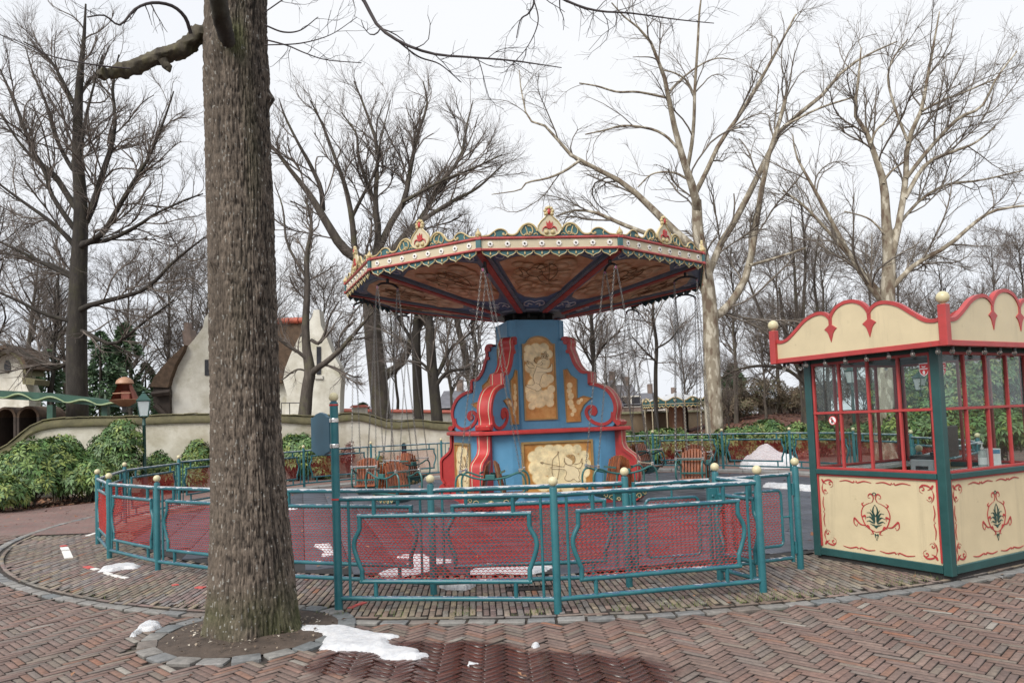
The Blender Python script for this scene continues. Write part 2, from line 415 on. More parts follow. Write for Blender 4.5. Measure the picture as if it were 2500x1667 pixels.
def _farbrick():
    m, nt, b, tc = newmat('paving_far'); g = nt.nodes.new('ShaderNodeNewGeometry'); P = g.outputs['Position']
    br = nt.nodes.new('ShaderNodeTexBrick'); br.inputs['Scale'].default_value = 1; br.inputs['Brick Width'].default_value = .21; br.inputs['Row Height'].default_value = .055; br.inputs['Mortar Size'].default_value = .004
    br.inputs['Color1'].default_value = (.22, .125, .11, 1); br.inputs['Color2'].default_value = (.19, .14, .125, 1); br.inputs['Mortar'].default_value = (.07, .055, .05, 1)
    mp = nt.nodes.new('ShaderNodeMapping'); mp.inputs['Rotation'].default_value = (0, 0, .6); nt.links.new(P, mp.inputs['Vector']); nt.links.new(mp.outputs[0], br.inputs['Vector'])
    f = node_noise(nt, P, .9, 6, .6); c = mix(nt, 1.0, br.outputs['Color'], ramp(nt, f, [(.3, (.75, .72, .72)), (.7, (1.2, 1.15, 1.12))]), 'MULTIPLY')
    nt.links.new(c, b.inputs['Base Color']); b.inputs['Roughness'].default_value = .7; return m
_defs['paving_far'] = _farbrick
def _joint():
    m, nt, b, tc = newmat('joint_sand'); g = nt.nodes.new('ShaderNodeNewGeometry'); P = g.outputs['Position']
    f = node_noise(nt, P, 3, 6, .7); c = ramp(nt, f, [(.35, (.028, .022, .019)), (.55, (.048, .038, .032)), (.68, (.042, .05, .02))])
    nt.links.new(c, b.inputs['Base Color']); b.inputs['Roughness'].default_value = .95; return m
_defs['joint_sand'] = _joint
def sheet(name, x0, y0, x1, y1, z, m):
    me = bpy.data.meshes.new(name); me.from_pydata([(x0, y0, z), (x1, y0, z), (x1, y1, z), (x0, y1, z)], [], [(0, 1, 2, 3)]); return link(name, me, m)
struct(sheet('ground', -400, -200, 400, 700, -.06, 'forest_floor'))
pav = struct(sheet('pavement', -26, -6, 22, 12.6, -.016, 'joint_sand'))
YF = 12.5
fp = MB(); fp.add([(-17, YF, -.003), (22, YF, -.003), (22, 24, -.003), (12, 25.2, -.003), (0, 26.4, -.003), (-6, 24.5, -.003), (-9.2, 20, -.003), (-12.5, 15.2, -.003)], [tuple(range(8))])
struct(fp.build('path', 'paving_far'))
# ---- brick geometry
def brick_arrays(cx, cy, ang, L, W, z, tilt, wearr):
    """n bricks -> verts (n,12,3), faces (9,4)"""
    n = len(cx); ch = .0035
    hx, hy = L/2, W/2
    loc = np.zeros((n, 12, 3))
    for i, (sx, sy) in enumerate(((-1, -1), (1, -1), (1, 1), (-1, 1))):
        loc[:, i, 0] = sx*(hx-ch); loc[:, i, 1] = sy*(hy-ch); loc[:, i, 2] = z
        loc[:, 4+i, 0] = sx*hx; loc[:, 4+i, 1] = sy*hy; loc[:, 4+i, 2] = z-ch*.8
        loc[:, 8+i, 0] = sx*hx; loc[:, 8+i, 1] = sy*hy; loc[:, 8+i, 2] = -.03
    loc[:, :8, 2] += loc[:, :8, 0]*tilt[:, None, 0] + loc[:, :8, 1]*tilt[:, None, 1]
    c, s = np.cos(ang)[:, None], np.sin(ang)[:, None]
    out = loc.copy(); out[:, :, 0] = cx[:, None]+loc[:, :, 0]*c-loc[:, :, 1]*s; out[:, :, 1] = cy[:, None]+loc[:, :, 0]*s+loc[:, :, 1]*c
    return out
BF = np.array([(0, 1, 2, 3)]+[(i, 4+i, 4+(i+1) % 4, (i+1) % 4) for i in range(4)]+[(4+i, 8+i, 8+(i+1) % 4, 4+(i+1) % 4) for i in range(4)])
PAL_H = np.array([1.0, 1.0, .90])*np.array([(.205, .140, .130), (.200, .143, .135), (.220, .138, .125), (.190, .135, .130), (.225, .160, .148), (.232, .135, .110), (.215, .175, .160), (.190, .155, .150), (.210, .148, .138), (.198, .130, .122)])
PAL_R = np.array([1.0, .95, .95])*np.array([(.24, .20, .175), (.27, .235, .195), (.22, .175, .16), (.25, .18, .16), (.21, .20, .195), (.30, .255, .19), (.23, .215, .20), (.20, .155, .145)])
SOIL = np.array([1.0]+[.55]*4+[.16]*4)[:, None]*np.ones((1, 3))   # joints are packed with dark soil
W_, L_ = .0495, .2015
def in_view(x, y, m=2.4): return (y > 2.6) & (np.abs(x) < .74*y+m)
# herringbone (4:1), columns running away from the camera
u = (L_+.0085)/4.0
H = []
jj = np.arange(-260, 260)
for mm in range(-40, 40):
    H.append(np.stack([(jj % 8)+8*mm+2.0, jj+.5, np.zeros(len(jj))], 1))            # lying bricks
    H.append(np.stack([jj+.5, (jj-7) % 8+8*mm+2.0, np.ones(len(jj))], 1))            # standing bricks
H = np.concatenate(H)
a0 = rad(45+1.5); hx = H[:, 0]*u; hy = H[:, 1]*u
bx = hx*math.cos(a0)-hy*math.sin(a0)+.3; by = hx*math.sin(a0)+hy*math.cos(a0)+7.0
ba = a0+H[:, 2]*math.pi/2
rr = np.hypot(bx-CX, by-CYC); pd = np.hypot(bx-PIT.x, by-PIT.y)
keep = in_view(bx, by) & (by < YF+.1) & (rr > RK+.085) & (pd > PITR+.13)
bx, by, ba = bx[keep], by[keep], ba[keep]
# bond inside the kerb circle, long side running away from the camera
gx = np.arange(-12, 9, W_+.0075); gy = np.arange(5.4, 12.6, L_+.008)
qx, qy = np.meshgrid(gx, gy); row = np.round((qx-gx[0])/(W_+.0075)).astype(int)
qy = qy+(row % 2)*(L_/2)+(rng.random(int(row.max())+1)[row]-.5)*.05; qx = qx.ravel(); qy = qy.ravel()
a1 = rad(3); qx2 = qx*math.cos(a1)-(qy-9)*math.sin(a1); qy2 = qx*math.sin(a1)+(qy-9)*math.cos(a1)+9
r2 = np.hypot(qx2-CX, qy2-CYC); p2 = np.hypot(qx2-PIT.x, qy2-PIT.y)
k2 = in_view(qx2, qy2) & (qy2 < YF+.1) & (r2 < RK-.175) & (r2 > 7.22) & (p2 > PITR+.13)
qx2, qy2 = qx2[k2], qy2[k2]
# soldier course along the kerb
na = int(2*math.pi*(RK-.12)/.213); an = np.arange(na)*2*math.pi/na
sx, sy = CX+(RK-.135)*np.sin(an), CYC-(RK-.135)*np.cos(an)
k3 = in_view(sx, sy) & (sy < YF) & (np.hypot(sx-PIT.x, sy-PIT.y) > PITR+.15); sx, sy, sa = sx[k3], sy[k3], an[k3]
allx = np.concatenate([bx, qx2, sx]); ally = np.concatenate([by, qy2, sy]); alla = np.concatenate([ba, np.full(len(qx2), math.pi/2+a1), sa])
alla = alla+np.where(np.concatenate([np.zeros(len(bx)), np.ones(len(qx2)+len(sx))]) > 0, rng.normal(0, .016, len(alla)), rng.normal(0, .010, len(alla)))
kind = np.concatenate([np.zeros(len(bx)), np.ones(len(qx2)), np.ones(len(sx))]).astype(int)
n = len(allx)
z = rng.normal(0, .0018, n)+.0018*np.sin(allx*2.1)*np.cos(ally*1.7); tilt = rng.normal(0, .008, (n, 2))
VB = brick_arrays(allx, ally, alla, L_, W_-.001, z[:, None].repeat(1, 1)[:, 0], tilt, None)
col = np.where((kind == 0)[:, None], PAL_H[rng.integers(0, len(PAL_H), n)], PAL_R[rng.integers(0, len(PAL_R), n)])
col = col*rng.uniform(.86, 1.13, (n, 1))
odd = rng.random(n); col[odd > .982] = np.array([(.31, .285, .25)]); col[odd < .010] = np.array([(.29, .14, .09)])
# moss on the damp inner band
mossf = np.clip(vnoise(allx*1.3, ally*1.3, 3.3)*1.6-.55, 0, 1)*(kind == 1)*.36
col = col*(1-mossf[:, None])+np.array([.15, .145, .06])*mossf[:, None]
dist = np.hypot(allx, ally); order = np.argsort(dist+np.where((np.abs(allx) < .66*ally) & (ally > 4.25), 0, 50))
single = order[:300]; rest = order[300:]
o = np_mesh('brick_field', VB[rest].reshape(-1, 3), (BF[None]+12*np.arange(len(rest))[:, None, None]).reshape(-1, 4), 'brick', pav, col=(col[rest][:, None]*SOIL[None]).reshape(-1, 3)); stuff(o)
variants = []
for k in range(14):
    v = brick_arrays(np.zeros(1), np.zeros(1), np.zeros(1), L_, W_-.001, np.zeros(1), np.zeros((1, 2)), None)[0]
    cc = PAL_H[k % 10]*(.88+.03*(k % 8))
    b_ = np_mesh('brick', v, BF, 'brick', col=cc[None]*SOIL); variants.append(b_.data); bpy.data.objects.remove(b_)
for i in single:
    ob = bpy.data.objects.new('brick', variants[rng.integers(0, 14)]); C.objects.link(ob); ob.parent = pav
    ob.location = (allx[i], ally[i], z[i]); ob.rotation_euler = (tilt[i, 1], -tilt[i, 0], alla[i])
# ---- stone setts: kerb circle and tree pit
def sett_mesh(L, W, seed, c):
    r = random.Random(seed); b = MB(); nn = 8; top = []; mid = []; bot = []
    for k in range(nn):
        a = 2*math.pi*(k+.5)/nn; cx_, cy_ = math.cos(a), math.sin(a); s = 1/max(abs(cx_), abs(cy_))
        s *= 1.0
        x, y = (1 if cx_ > 0 else -1)*abs(cx_)**.17*L/2*r.uniform(.95, 1.0), (1 if cy_ > 0 else -1)*abs(cy_)**.17*W/2*r.uniform(.92, 1.0)
        top.append((x*.97, y*.93, .0035+r.uniform(-.003, .003))); mid.append((x, y, 0)); bot.append((x, y, -.04))
    vs = top+mid+bot+[(0, 0, .006)]
    fs = [(k, (k+1) % nn, 24) for k in range(nn)]+[(8+k, 8+(k+1) % nn, (k+1) % nn, k) for k in range(nn)]+[(16+k, 16+(k+1) % nn, 8+(k+1) % nn, 8+k) for k in range(nn)]
    b.add(vs, fs); o = b.build('sett', 'sett', smooth=True); me = o.data
    a = me.color_attributes.new('Col', 'FLOAT_COLOR', 'CORNER'); a.data.foreach_set('color', [q for _ in range(len(me.loops)) for q in (*c, 1)])
    bpy.data.objects.remove(o); return me
SC = [(.22, .21, .195), (.19, .195, .195), (.24, .235, .22), (.17, .185, .19), (.20, .175, .155), (.255, .25, .24)]
SM = [sett_mesh(.225, .118, k, SC[k % 6]) for k in range(9)]
ns = int(2*math.pi*RK/.238)
for k in range(ns):
    a = 2*math.pi*k/ns; x, y = CX+RK*math.sin(a), CYC-RK*math.cos(a)
    if y > 15 or abs(x) > .72*y+.4 or math.hypot(x-PIT.x, y-PIT.y) < PITR+.16: continue
    if (Vector((x, y))-BC).dot(BU) > 0 and (Vector((x, y))-BC).dot(BW) > 0: continue
    ob = bpy.data.objects.new('sett', SM[random.randrange(9)]); C.objects.link(ob); ob.parent = pav
    ob.location = (x, y, random.uniform(-.002, .002)); ob.rotation_euler = (0, 0, a+random.uniform(-.03, .03)+random.choice((0, math.pi)))
PM = [sett_mesh(.20, .15, 40+k, SC[k % 6]) for k in range(6)]
npz = 21
for k in range(npz):
    a = 2*math.pi*k/npz; x, y = PIT.x+(PITR+.045)*math.sin(a), PIT.y-(PITR+.045)*math.cos(a)
    ob = bpy.data.objects.new('sett', PM[random.randrange(6)]); C.objects.link(ob); ob.parent = pav
    ob.location = (x, y, random.uniform(.0, .006)); ob.rotation_euler = (0, 0, a+random.uniform(-.1, .1))
# soil disc of the tree pit, slightly mounded round the trunk
b = MB(); vs = [(PIT.x, PIT.y, .05)]; fs = []
RR, AA = 10, 40
for i in range(1, RR+1):
    for k in range(AA):
        a = 2*math.pi*k/AA; r = (PITR-.02)*i/RR; h = .05*(1-i/RR)**1.0+.012*float(vnoise(r*math.cos(a)*9, r*math.sin(a)*9, 1))-.008
        vs.append((PIT.x+r*math.cos(a), PIT.y+r*math.sin(a), h))
fs = [(0, 1+k, 1+(k+1) % AA) for k in range(AA)]+[(1+(i-1)*AA+k, 1+i*AA+k, 1+i*AA+(k+1) % AA, 1+(i-1)*AA+(k+1) % AA) for i in range(1, RR) for k in range(AA)]
b.add(vs, fs); struct(b.build('tree_pit_soil', 'soil', smooth=True))
# ---- ride floor: rubber tiles
def _tile():
    m, nt, b, tc = newmat('rubber_tile'); oi = nt.nodes.new('ShaderNodeNewGeometry'); P = oi.outputs['Position']
    f = node_noise(nt, P, 1.1, 6, .6); c = ramp(nt, f, [(.3, (.045, .052, .07)), (.7, (.085, .095, .12))])
    f2 = node_noise(nt, P, 60, 3, .7); nt.links.new(mix(nt, 1.0, c, ramp(nt, f2, [(.3, (.7, .7, .7)), (.7, (1.25, 1.25, 1.25))]), 'MULTIPLY'), b.inputs['Base Color'])
    b.inputs['Roughness'].default_value = .5; bump(nt, b, f2, .3, .004); return m
_defs['rubber_tile'] = _tile
nd = 96
b = MB(); b.add([(CX, CYC, .0)]+[(CX+7.2*math.sin(2*math.pi*k/nd), CYC-7.2*math.cos(2*math.pi*k/nd), .0) for k in range(nd)], [(0, 1+k, 1+(k+1) % nd) for k in range(nd)])
flo = struct(b.build('ride_floor', 'soot'))
T = .5; ta = rad(16); cells = []
for i in range(-15, 16):
    for j in range(-15, 16):
        lx, ly = (i+.5)*T, (j+.5)*T; x, y = CX+lx*math.cos(ta)-ly*math.sin(ta), CYC+lx*math.sin(ta)+ly*math.cos(ta)
        if max(math.hypot(lx+dx*T/2, ly+dy*T/2) for dx in (-1, 1) for dy in (-1, 1)) < 7.3 and math.hypot(lx, ly) > 1.3: cells.append((math.hypot(x, y), x, y))
cells.sort()
def tile_v(x, y, s):
    h = s/2; q = []
    for zz, g in ((.014, h-.006), (.009, h), (.001, h)):
        for (dx, dy) in ((-1, -1), (1, -1), (1, 1), (-1, 1)):
            lx, ly = dx*g, dy*g; q.append((x+lx*math.cos(ta)-ly*math.sin(ta), y+lx*math.sin(ta)+ly*math.cos(ta), zz))
    return q
TM = np_mesh('floor_tile', np.array(tile_v(0, 0, T-.008)), BF, 'rubber_tile'); tme = TM.data; bpy.data.objects.remove(TM)
for (_, x, y) in cells[:300]:
    ob = bpy.data.objects.new('floor_tile', tme); C.objects.link(ob); ob.parent = flo; ob.location = (x, y, random.uniform(-.001, .002))
rv = np.array([tile_v(x, y, T-.008) for (_, x, y) in cells[300:]])
stuff(np_mesh('floor_tile_field', rv.reshape(-1, 3), (BF[None]+12*np.arange(len(rv))[:, None, None]).reshape(-1, 4), 'rubber_tile', flo))
# kerb stones under the far half of the fence
kb = MB(); nk = 44
kp = bpy.data.objects.new('kerb', None); C.objects.link(kp); struct(kp)
for k in range(nk):
    a = 2*math.pi*(k+.5)/nk
    if math.cos(a) > -.02: continue
    da = math.pi/nk-.0012; b = MB(); vs = []
    for (r, zz) in ((7.5, -.02), (7.5, .055), (7.515, .07), (7.9, .07), (7.915, -.02)):
        for t in (-1, 0, 1): vs.append((CX+r*math.sin(a+t*da), CYC-r*math.cos(a+t*da), zz))
    fs = [(i*3+j, i*3+j+1, i*3+j+4, i*3+j+3) for i in range(4) for j in range(2)]+[(0, 3, 6, 9, 12), (2, 14, 11, 8, 5)]
    b.add(vs, fs).build('kerb_stone', 'kerb_stone', kp)
# ---- snow
def _snow():
    m, nt, b, tc = newmat('snow'); g = nt.nodes.new('ShaderNodeNewGeometry'); P = g.outputs['Position']
    f = node_noise(nt, P, 14, 6, .65); f2 = node_noise(nt, P, 120, 3, .7)
    c = ramp(nt, f, [(.28, (.50, .51, .54)), (.5, (.66, .67, .69)), (.7, (.75, .75, .76))])
    c = mix(nt, ramp(nt, node_noise(nt, P, 45, 5, .75), [(.70, (0, 0, 0)), (.76, (.7, .7, .7))]), c, (.30, .27, .24))
    nt.links.new(c, b.inputs['Base Color']); b.inputs['Roughness'].default_value = .55
    b.inputs['Subsurface Weight'].default_value = .25; b.inputs['Subsurface Radius'].default_value = (.03, .035, .04)
    bump(nt, b, mix(nt, .5, f2, f), 1.0, .02); return m
_defs['snow'] = _snow
def inside(px, py, poly):
    r = np.zeros(px.shape, bool); n = len(poly); j = n-1
    for i in range(n):
        xi, yi = poly[i]; xj, yj = poly[j]
        c = ((yi > py) != (yj > py)) & (px < (xj-xi)*(py-yi)/(yj-yi+1e-12)+xi); r ^= c; j = i
    return r
def edge_dist(px, py, poly):
    d = np.full(px.shape, 1e9); n = len(poly)
    for i in range(n):
        ax, ay = poly[i]; bx_, by_ = poly[(i+1) % n]; ex, ey = bx_-ax, by_-ay
        t = np.clip(((px-ax)*ex+(py-ay)*ey)/(ex*ex+ey*ey+1e-12), 0, 1); d = np.minimum(d, np.hypot(px-ax-t*ex, py-ay-t*ey))
    return d
def snow_patch(label, px, h=.03, z0=.0, cell=.02, soft=.09, lump=.6, wob=.034, peak=0):
    poly = [tuple(gp(a, c, z0).xy) for (a, c) in px]
    xs = [q[0] for q in poly]; ys = [q[1] for q in poly]
    x0, x1, y0, y1 = min(xs)-.1, max(xs)+.1, min(ys)-.1, max(ys)+.1
    nx, ny = min(260, int((x1-x0)/cell)+2), min(260, int((y1-y0)/cell)+2)
    X, Y = np.meshgrid(np.linspace(x0, x1, nx), np.linspace(y0, y1, ny))
    jx = X+(vnoise(X*11, Y*11, 1.5)-.5)*wob*2+(vnoise(X*40, Y*40, 7.5)-.5)*wob; jy = Y+(vnoise(X*11, Y*11, 9.5)-.5)*wob*2+(vnoise(X*40, Y*40, 3.5)-.5)*wob
    ins = inside(jx, jy, poly); d = np.where(ins, edge_dist(jx, jy, poly), 0)
    sm = np.clip(d/soft, 0, 1); sm = 1-(1-sm)**2
    Z = z0+.002+h*sm*(1-lump/2+lump*vnoise(X*9, Y*9, 2.2))+.25*h*(vnoise(X*38, Y*38, 5.2)-.3)*sm
    if peak: Z = Z+peak*np.clip(d/max(d.max(), 1e-6), 0, 1)**.7*(.25+1.0*vnoise(X*1.9, Y*1.9, 4.4)+.25*vnoise(X*6, Y*6, 4.4))
    idx = -np.ones(X.shape, int); cellmask = ins[:-1, :-1] & ins[1:, :-1] & ins[:-1, 1:] & ins[1:, 1:]
    vm = np.zeros(X.shape, bool); vm[:-1, :-1] |= cellmask; vm[1:, :-1] |= cellmask; vm[:-1, 1:] |= cellmask; vm[1:, 1:] |= cellmask
    idx[vm] = np.arange(vm.sum()); J, I = np.nonzero(cellmask)
    F_ = np.stack([idx[J, I], idx[J, I+1], idx[J+1, I+1], idx[J+1, I]], 1)
    # rim verts sit on the ground so the patch has thickness
    full = np.zeros(X.shape, int); full[:-1, :-1] += cellmask; full[1:, :-1] += cellmask; full[:-1, 1:] += cellmask; full[1:, 1:] += cellmask
    Zr = np.where(full < 4, z0-.004, Z)
    o = np_mesh('snow_patch', np.stack([X[vm], Y[vm], Zr[vm]], 1), F_, 'snow', smooth=True)
    return tag(o, label, 'snow', 'snow left on the ground')
k1 = lambda a, c: ((700+a*.2126)/K, (1380+c*.2126)/K)
k5 = lambda a, c: ((780+a*.3061)/K, (1060+c*.3061)/K)
k4 = lambda a, c: ((200+a*.3401)/K, (1060+c*.3401)/K)
k6 = lambda a, c: ((1340+a*.2976)/K, (1040+c*.2976)/K)
k7 = lambda a, c: ((1440+a*.2466)/K, (860+c*.2466)/K)
snow_patch('ragged white snow patch lying in front of the big tree trunk', [k1(*q) for q in ((85, 720), (100, 655), (135, 700), (270, 703), (560, 700), (720, 705), (860, 742), (1100, 780), (1330, 812), (1300, 840), (1170, 850), (1200, 910), (1350, 940), (1550, 968), (1520, 1000), (1640, 1030), (1700, 1050), (1500, 1085), (1060, 1085), (1050, 1040), (900, 1000), (820, 990), (660, 985), (540, 1005), (500, 970), (345, 960), (380, 900), (430, 850), (400, 790), (250, 775), (150, 780))], .028, cell=.014, wob=.022)
snow_patch('thin sliver of slush beside the puddle', [k1(*q) for q in ((2030, 1105), (2090, 1090), (2190, 1115), (2240, 1135), (2150, 1150), (2060, 1140))], .008, cell=.012, soft=.03, wob=.03)
snow_patch('grey slush lump in the wet patch of paving', [((1250+a*.2126)/K, (1400+c*.2126)/K) for a, c in ((205, 830), (240, 805), (300, 800), (335, 825), (300, 850), (230, 852))], .018, cell=.01, soft=.03, wob=.015)
snow_patch('small snow strip by the stones left of the trunk', [(296, 1462), (318, 1436), (345, 1424), (366, 1428), (374, 1440), (352, 1449), (330, 1450), (308, 1466)], .025, cell=.014, soft=.04)
snow_patch('oval snow patch beside the fence at the left', [k4(*q) for q in ((105, 988), (140, 965), (230, 940), (340, 928), (400, 930), (428, 946), (400, 966), (300, 970), (220, 985), (140, 992))], .035, cell=.02)
snow_patch('long snow patch behind the near fence mesh', [k5(*q) for q in ((580, 1000), (650, 970), (740, 962), (860, 965), (935, 995), (1080, 1000), (1090, 1030), (930, 1052), (880, 1100), (700, 1132), (480, 1132), (470, 1110), (650, 1062), (735, 1010))], .03, cell=.025)
snow_patch('wedge of snow behind the middle fence post', [k5(*q) for q in ((1110, 1125), (1300, 1062), (1640, 1040), (1860, 1038), (1870, 1080), (1700, 1122), (1500, 1112), (1250, 1120))], .03, cell=.025)
snow_patch('snow streak on the ride floor right of the trunk', [k4(*q) for q in ((1630, 802), (1800, 788), (1815, 838), (1885, 850), (1800, 880), (1700, 892), (1722, 852))], .03, cell=.025)
snow_patch('crumbly snow heap under the front fence rail', [k5(*q) for q in ((950, 1215), (990, 1200), (1240, 1198), (1250, 1215), (1180, 1240), (1060, 1246), (990, 1240))], .05, cell=.012, soft=.03, wob=.035, lump=.9)
snow_patch('tall snow heap behind the far right fence', [k7(*q) for q in ((1460, 1140), (1560, 1112), (1900, 1106), (2100, 1122), (2090, 1142), (1800, 1152), (1560, 1152))], .10, cell=.05, soft=.25, peak=.48, wob=.04)
snow_patch('snow band along the far kerb beside the booth', [k6(*q) for q in ((1745, 500), (1790, 470), (1900, 480), (2010, 488), (2180, 500), (2180, 538), (2060, 530), (1960, 518), (1860, 512))], .05, z0=.014, cell=.03)
snow_patch('short snow band on the floor under the right seats', [k6(*q) for q in ((830, 490), (980, 472), (1130, 470), (1290, 462), (1290, 480), (1140, 492), (960, 494))], .03, z0=.014, cell=.03)
snow_patch('small snow remnant on the floor left of the seats', [k4(*q) for q in ((1470, 530), (1520, 518), (1570, 522), (1540, 538), (1480, 545))], .03, z0=.014, cell=.03)
# ---- chalk and paint marks on the bricks
def mark(px, m, w=.05):
    q = [gp(a, c) for a, c in px]
    for a, c in zip(q[:-1], q[1:]):
        d = (c-a).normalized(); nrm = Vector((-d.y, d.x, 0))*w/2
        b = MB(); b.add([a+nrm+Vector((0, 0, .0075)), a-nrm+Vector((0, 0, .0075)), c-nrm+Vector((0, 0, .0075)), c+nrm+Vector((0, 0, .0075)), a+nrm-Vector((0, 0, .004)), a-nrm-Vector((0, 0, .004)), c-nrm-Vector((0, 0, .004)), c+nrm-Vector((0, 0, .004))], [(0, 1, 2, 3), (0, 4, 5, 1), (1, 5, 6, 2), (2, 6, 7, 3), (3, 7, 4, 0)])
        b.build('paint_mark', m, pav)
kk = lambda a, c: ((a*.2126)/K, (1300+c*.2126)/K)
mark([kk(735, 168), kk(752, 200)], 'mark_white', .10); mark([kk(756, 210), kk(790, 292)], 'mark_white', .10); mark([kk(720, 148), kk(745, 156)], 'mark_red', .08)
mark([kk(985, 388), kk(1050, 408)], 'mark_red', .07); mark([kk(1065, 412), kk(1120, 425)], 'mark_white', .06)
mark([kk(1210, 460), kk(1275, 482)], 'mark_white', .05); mark([kk(1290, 488), kk(1370, 508)], 'mark_white', .05); mark([kk(1385, 510), kk(1460, 522)], 'mark_white', .05)
mark([kk(1005, 35), kk(1110, 2)], 'mark_white', .08); mark([k1(720, 495), k1(790, 465)], 'mark_red', .05); mark([k1(800, 460), k1(900, 425)], 'mark_red', .05)
mark([k4(650, 1085), k4(690, 1078)], 'mark_red', .06); mark([k4(820, 1098), k4(880, 1100)], 'mark_red', .06)
# drain grate inside the front rail
g = thing('drain_grate', 'dark iron drain grate in the paving behind the front rail', 'drain', tuple(gp(1215, 1352)))
MB().box((0, 0, -.002), (.42, .14, .012)).build('tray', 'soot', g)
b = MB()
for k in range(9): b.box((-.2+k*.05, 0, .008), (.016, .14, .012))
b.build('bar', 'black_iron', g); b = MB(); b.box((0, .075, .008), (.44, .016, .014)).box((0, -.075, .008), (.44, .016, .014)); b.build('rim', 'black_iron', g)
# ================================================================== FENCES AND GATES
ZT, ZB, FT, FB = .962, .10, .81, .245
def set_wear(o, ranges):
    me = o.data; a = me.attributes.new('wear', 'FLOAT', 'POINT'); v = np.zeros(len(me.vertices), dtype=np.float32)
    for (i, j, q) in ranges: v[i:j] = q
    a.data.foreach_set('value', v)
def _post_mesh():
    b = MB(); b.lathe([(.033, -.03), (.033, 1.015), (.030, 1.024), (.018, 1.028), (.018, 1.04)], n=16)
    o = b.build('post', 'teal_paint', smooth=True); set_wear(o, [(0, 10**6, .80)]); pm = o.data; bpy.data.objects.remove(o)
    o = MB().ball((0, 0, 1.073), .0415, 16, 12).build('ball', 'ball_cream', smooth=True); bm_ = o.data; bpy.data.objects.remove(o)
    return pm, bm_
POST_ME, BALL_ME = _post_mesh()
def post(parent, x, y, base=0.0):
    p = bpy.data.objects.new('post', POST_ME); C.objects.link(p); p.parent = parent; p.location = (x, y, base); p.rotation_euler = (0, 0, random.uniform(0, 6))
    q = bpy.data.objects.new('ball', BALL_ME); C.objects.link(q); q.parent = p
    return p
SIDE = [(0, 0), (0, .19), (-.042, .34), (-.055, .45), (-.042, .58), (.0, .78), (.012, .84), (.012, 1)]
def side_x(t):
    for (a, s), (b, e) in zip(SIDE[:-1], SIDE[1:]):
        if s <= t <= e: return a+(b-a)*(t-s)/(e-s)
    return 0
def zigzag(x0, x1, z0, z1, inside_fn, cw=.041, chh=.0235):
    """expanded-metal infill: rows of zigzag strands"""
    b = MB(); nr = int((z1-z0)/chh)+1; ncol = int((x1-x0)/(cw/2))+1; r = .0042
    for j in range(nr):
        z = z0+j*chh; run = []
        for i in range(ncol+1):
            x = x0+i*cw/2; zz = z+(chh*.46 if (i+j) % 2 else -chh*.46)+0
            zz = z+(chh*.5 if (i % 2) ^ (j % 2) else 0)
            if inside_fn(x, zz): run.append((x, (.004 if i % 2 else -.004), zz))
            else:
                if len(run) > 1: b.tube(run, r, 4, caps=False, sq=(1.0, .8))
                run = []
        if len(run) > 1: b.tube(run, r, 4, caps=False, sq=(1.0, .8))
    return b
_pc = {}
D('mesh_red', (.34, .026, .02), .62, .15, 6, dirt=((.22, .05, .04), .66))
def panel_mesh(L):
    key = round(L, 1)
    if key in _pc: return _pc[key]
    L = key; b = MB(); rg = []
    def T(pts, r, wear, n=10):
        i = len(b.v); b.tube(pts, r, n); rg.append((i, len(b.v), wear))
    T([(L*i_/24, 0, ZT) for i_ in range(25)], .0225, 1.01, 12); T([(0, 0, ZB), (L, 0, ZB)], .0215, .80, 12)
    m = .11*L; x0, x1 = m, L-m
    lft = bez([(x0+o, 0, FT-(FT-FB)*t) for o, t in SIDE], 4); rgt = [Vector((L-q.x, 0, q.z)) for q in lft]
    lft = [Vector((x0, 0, FT)), Vector((x0, 0, FT-(FT-FB)*.19))]+lft[4:-4]+[Vector((x0+.012, 0, FB))]; rgt = [Vector((L-q.x, 0, q.z)) for q in lft]
    T([(x0-.018, 0, FT), (x1+.018, 0, FT)], .0205, .82); T([(x0-.006, 0, FB), (x1+.006, 0, FB)], .0205, .78); T(lft, .0205, .82); T(rgt, .0205, .82)
    for q in (.18*L, .82*L):
        T([(q, 0, ZT), (q, 0, FT)], .0185, .82); T([(q, 0, FB), (q, 0, ZB)], .0185, .82)
    for q in (.058*L, L-.058*L): T([(q, 0, ZT), (q, 0, ZB)], .0125, .82, 8)
    o = b.build('panel', 'teal_paint', smooth=True); set_wear(o, rg); pm = o.data; bpy.data.objects.remove(o)
    def ins(x, z):
        t = (FT-z)/(FT-FB)
        if not 0 < t < 1: return False
        s = side_x(t); return x0+s < x < L-x0-s
    o = zigzag(x0-.07, x1+.07, FB, FT, ins).build('mesh_infill', 'mesh_red'); mm = o.data; bpy.data.objects.remove(o)
    _pc[key] = (pm, mm, key); return _pc[key]
def panel(parent, A, B):
    A = Vector((A[0], A[1], A[2] if len(A) > 2 else 0)); B = Vector((B[0], B[1], B[2] if len(B) > 2 else 0)); d = B-A; L = d.xy.length
    pm, mm, key = panel_mesh(L)
    p = bpy.data.objects.new('panel', pm); C.objects.link(p); p.parent = parent; p.location = A; p.rotation_euler = (0, 0, math.atan2(d.y, d.x)); p.scale = (L/key, 1, 1)
    q = bpy.data.objects.new('mesh_infill', mm); C.objects.link(q); q.parent = p
def onc(deg, R=RF, z=0.0): return (CX+R*math.sin(rad(deg)), CYC-R*math.cos(rad(deg)), z)
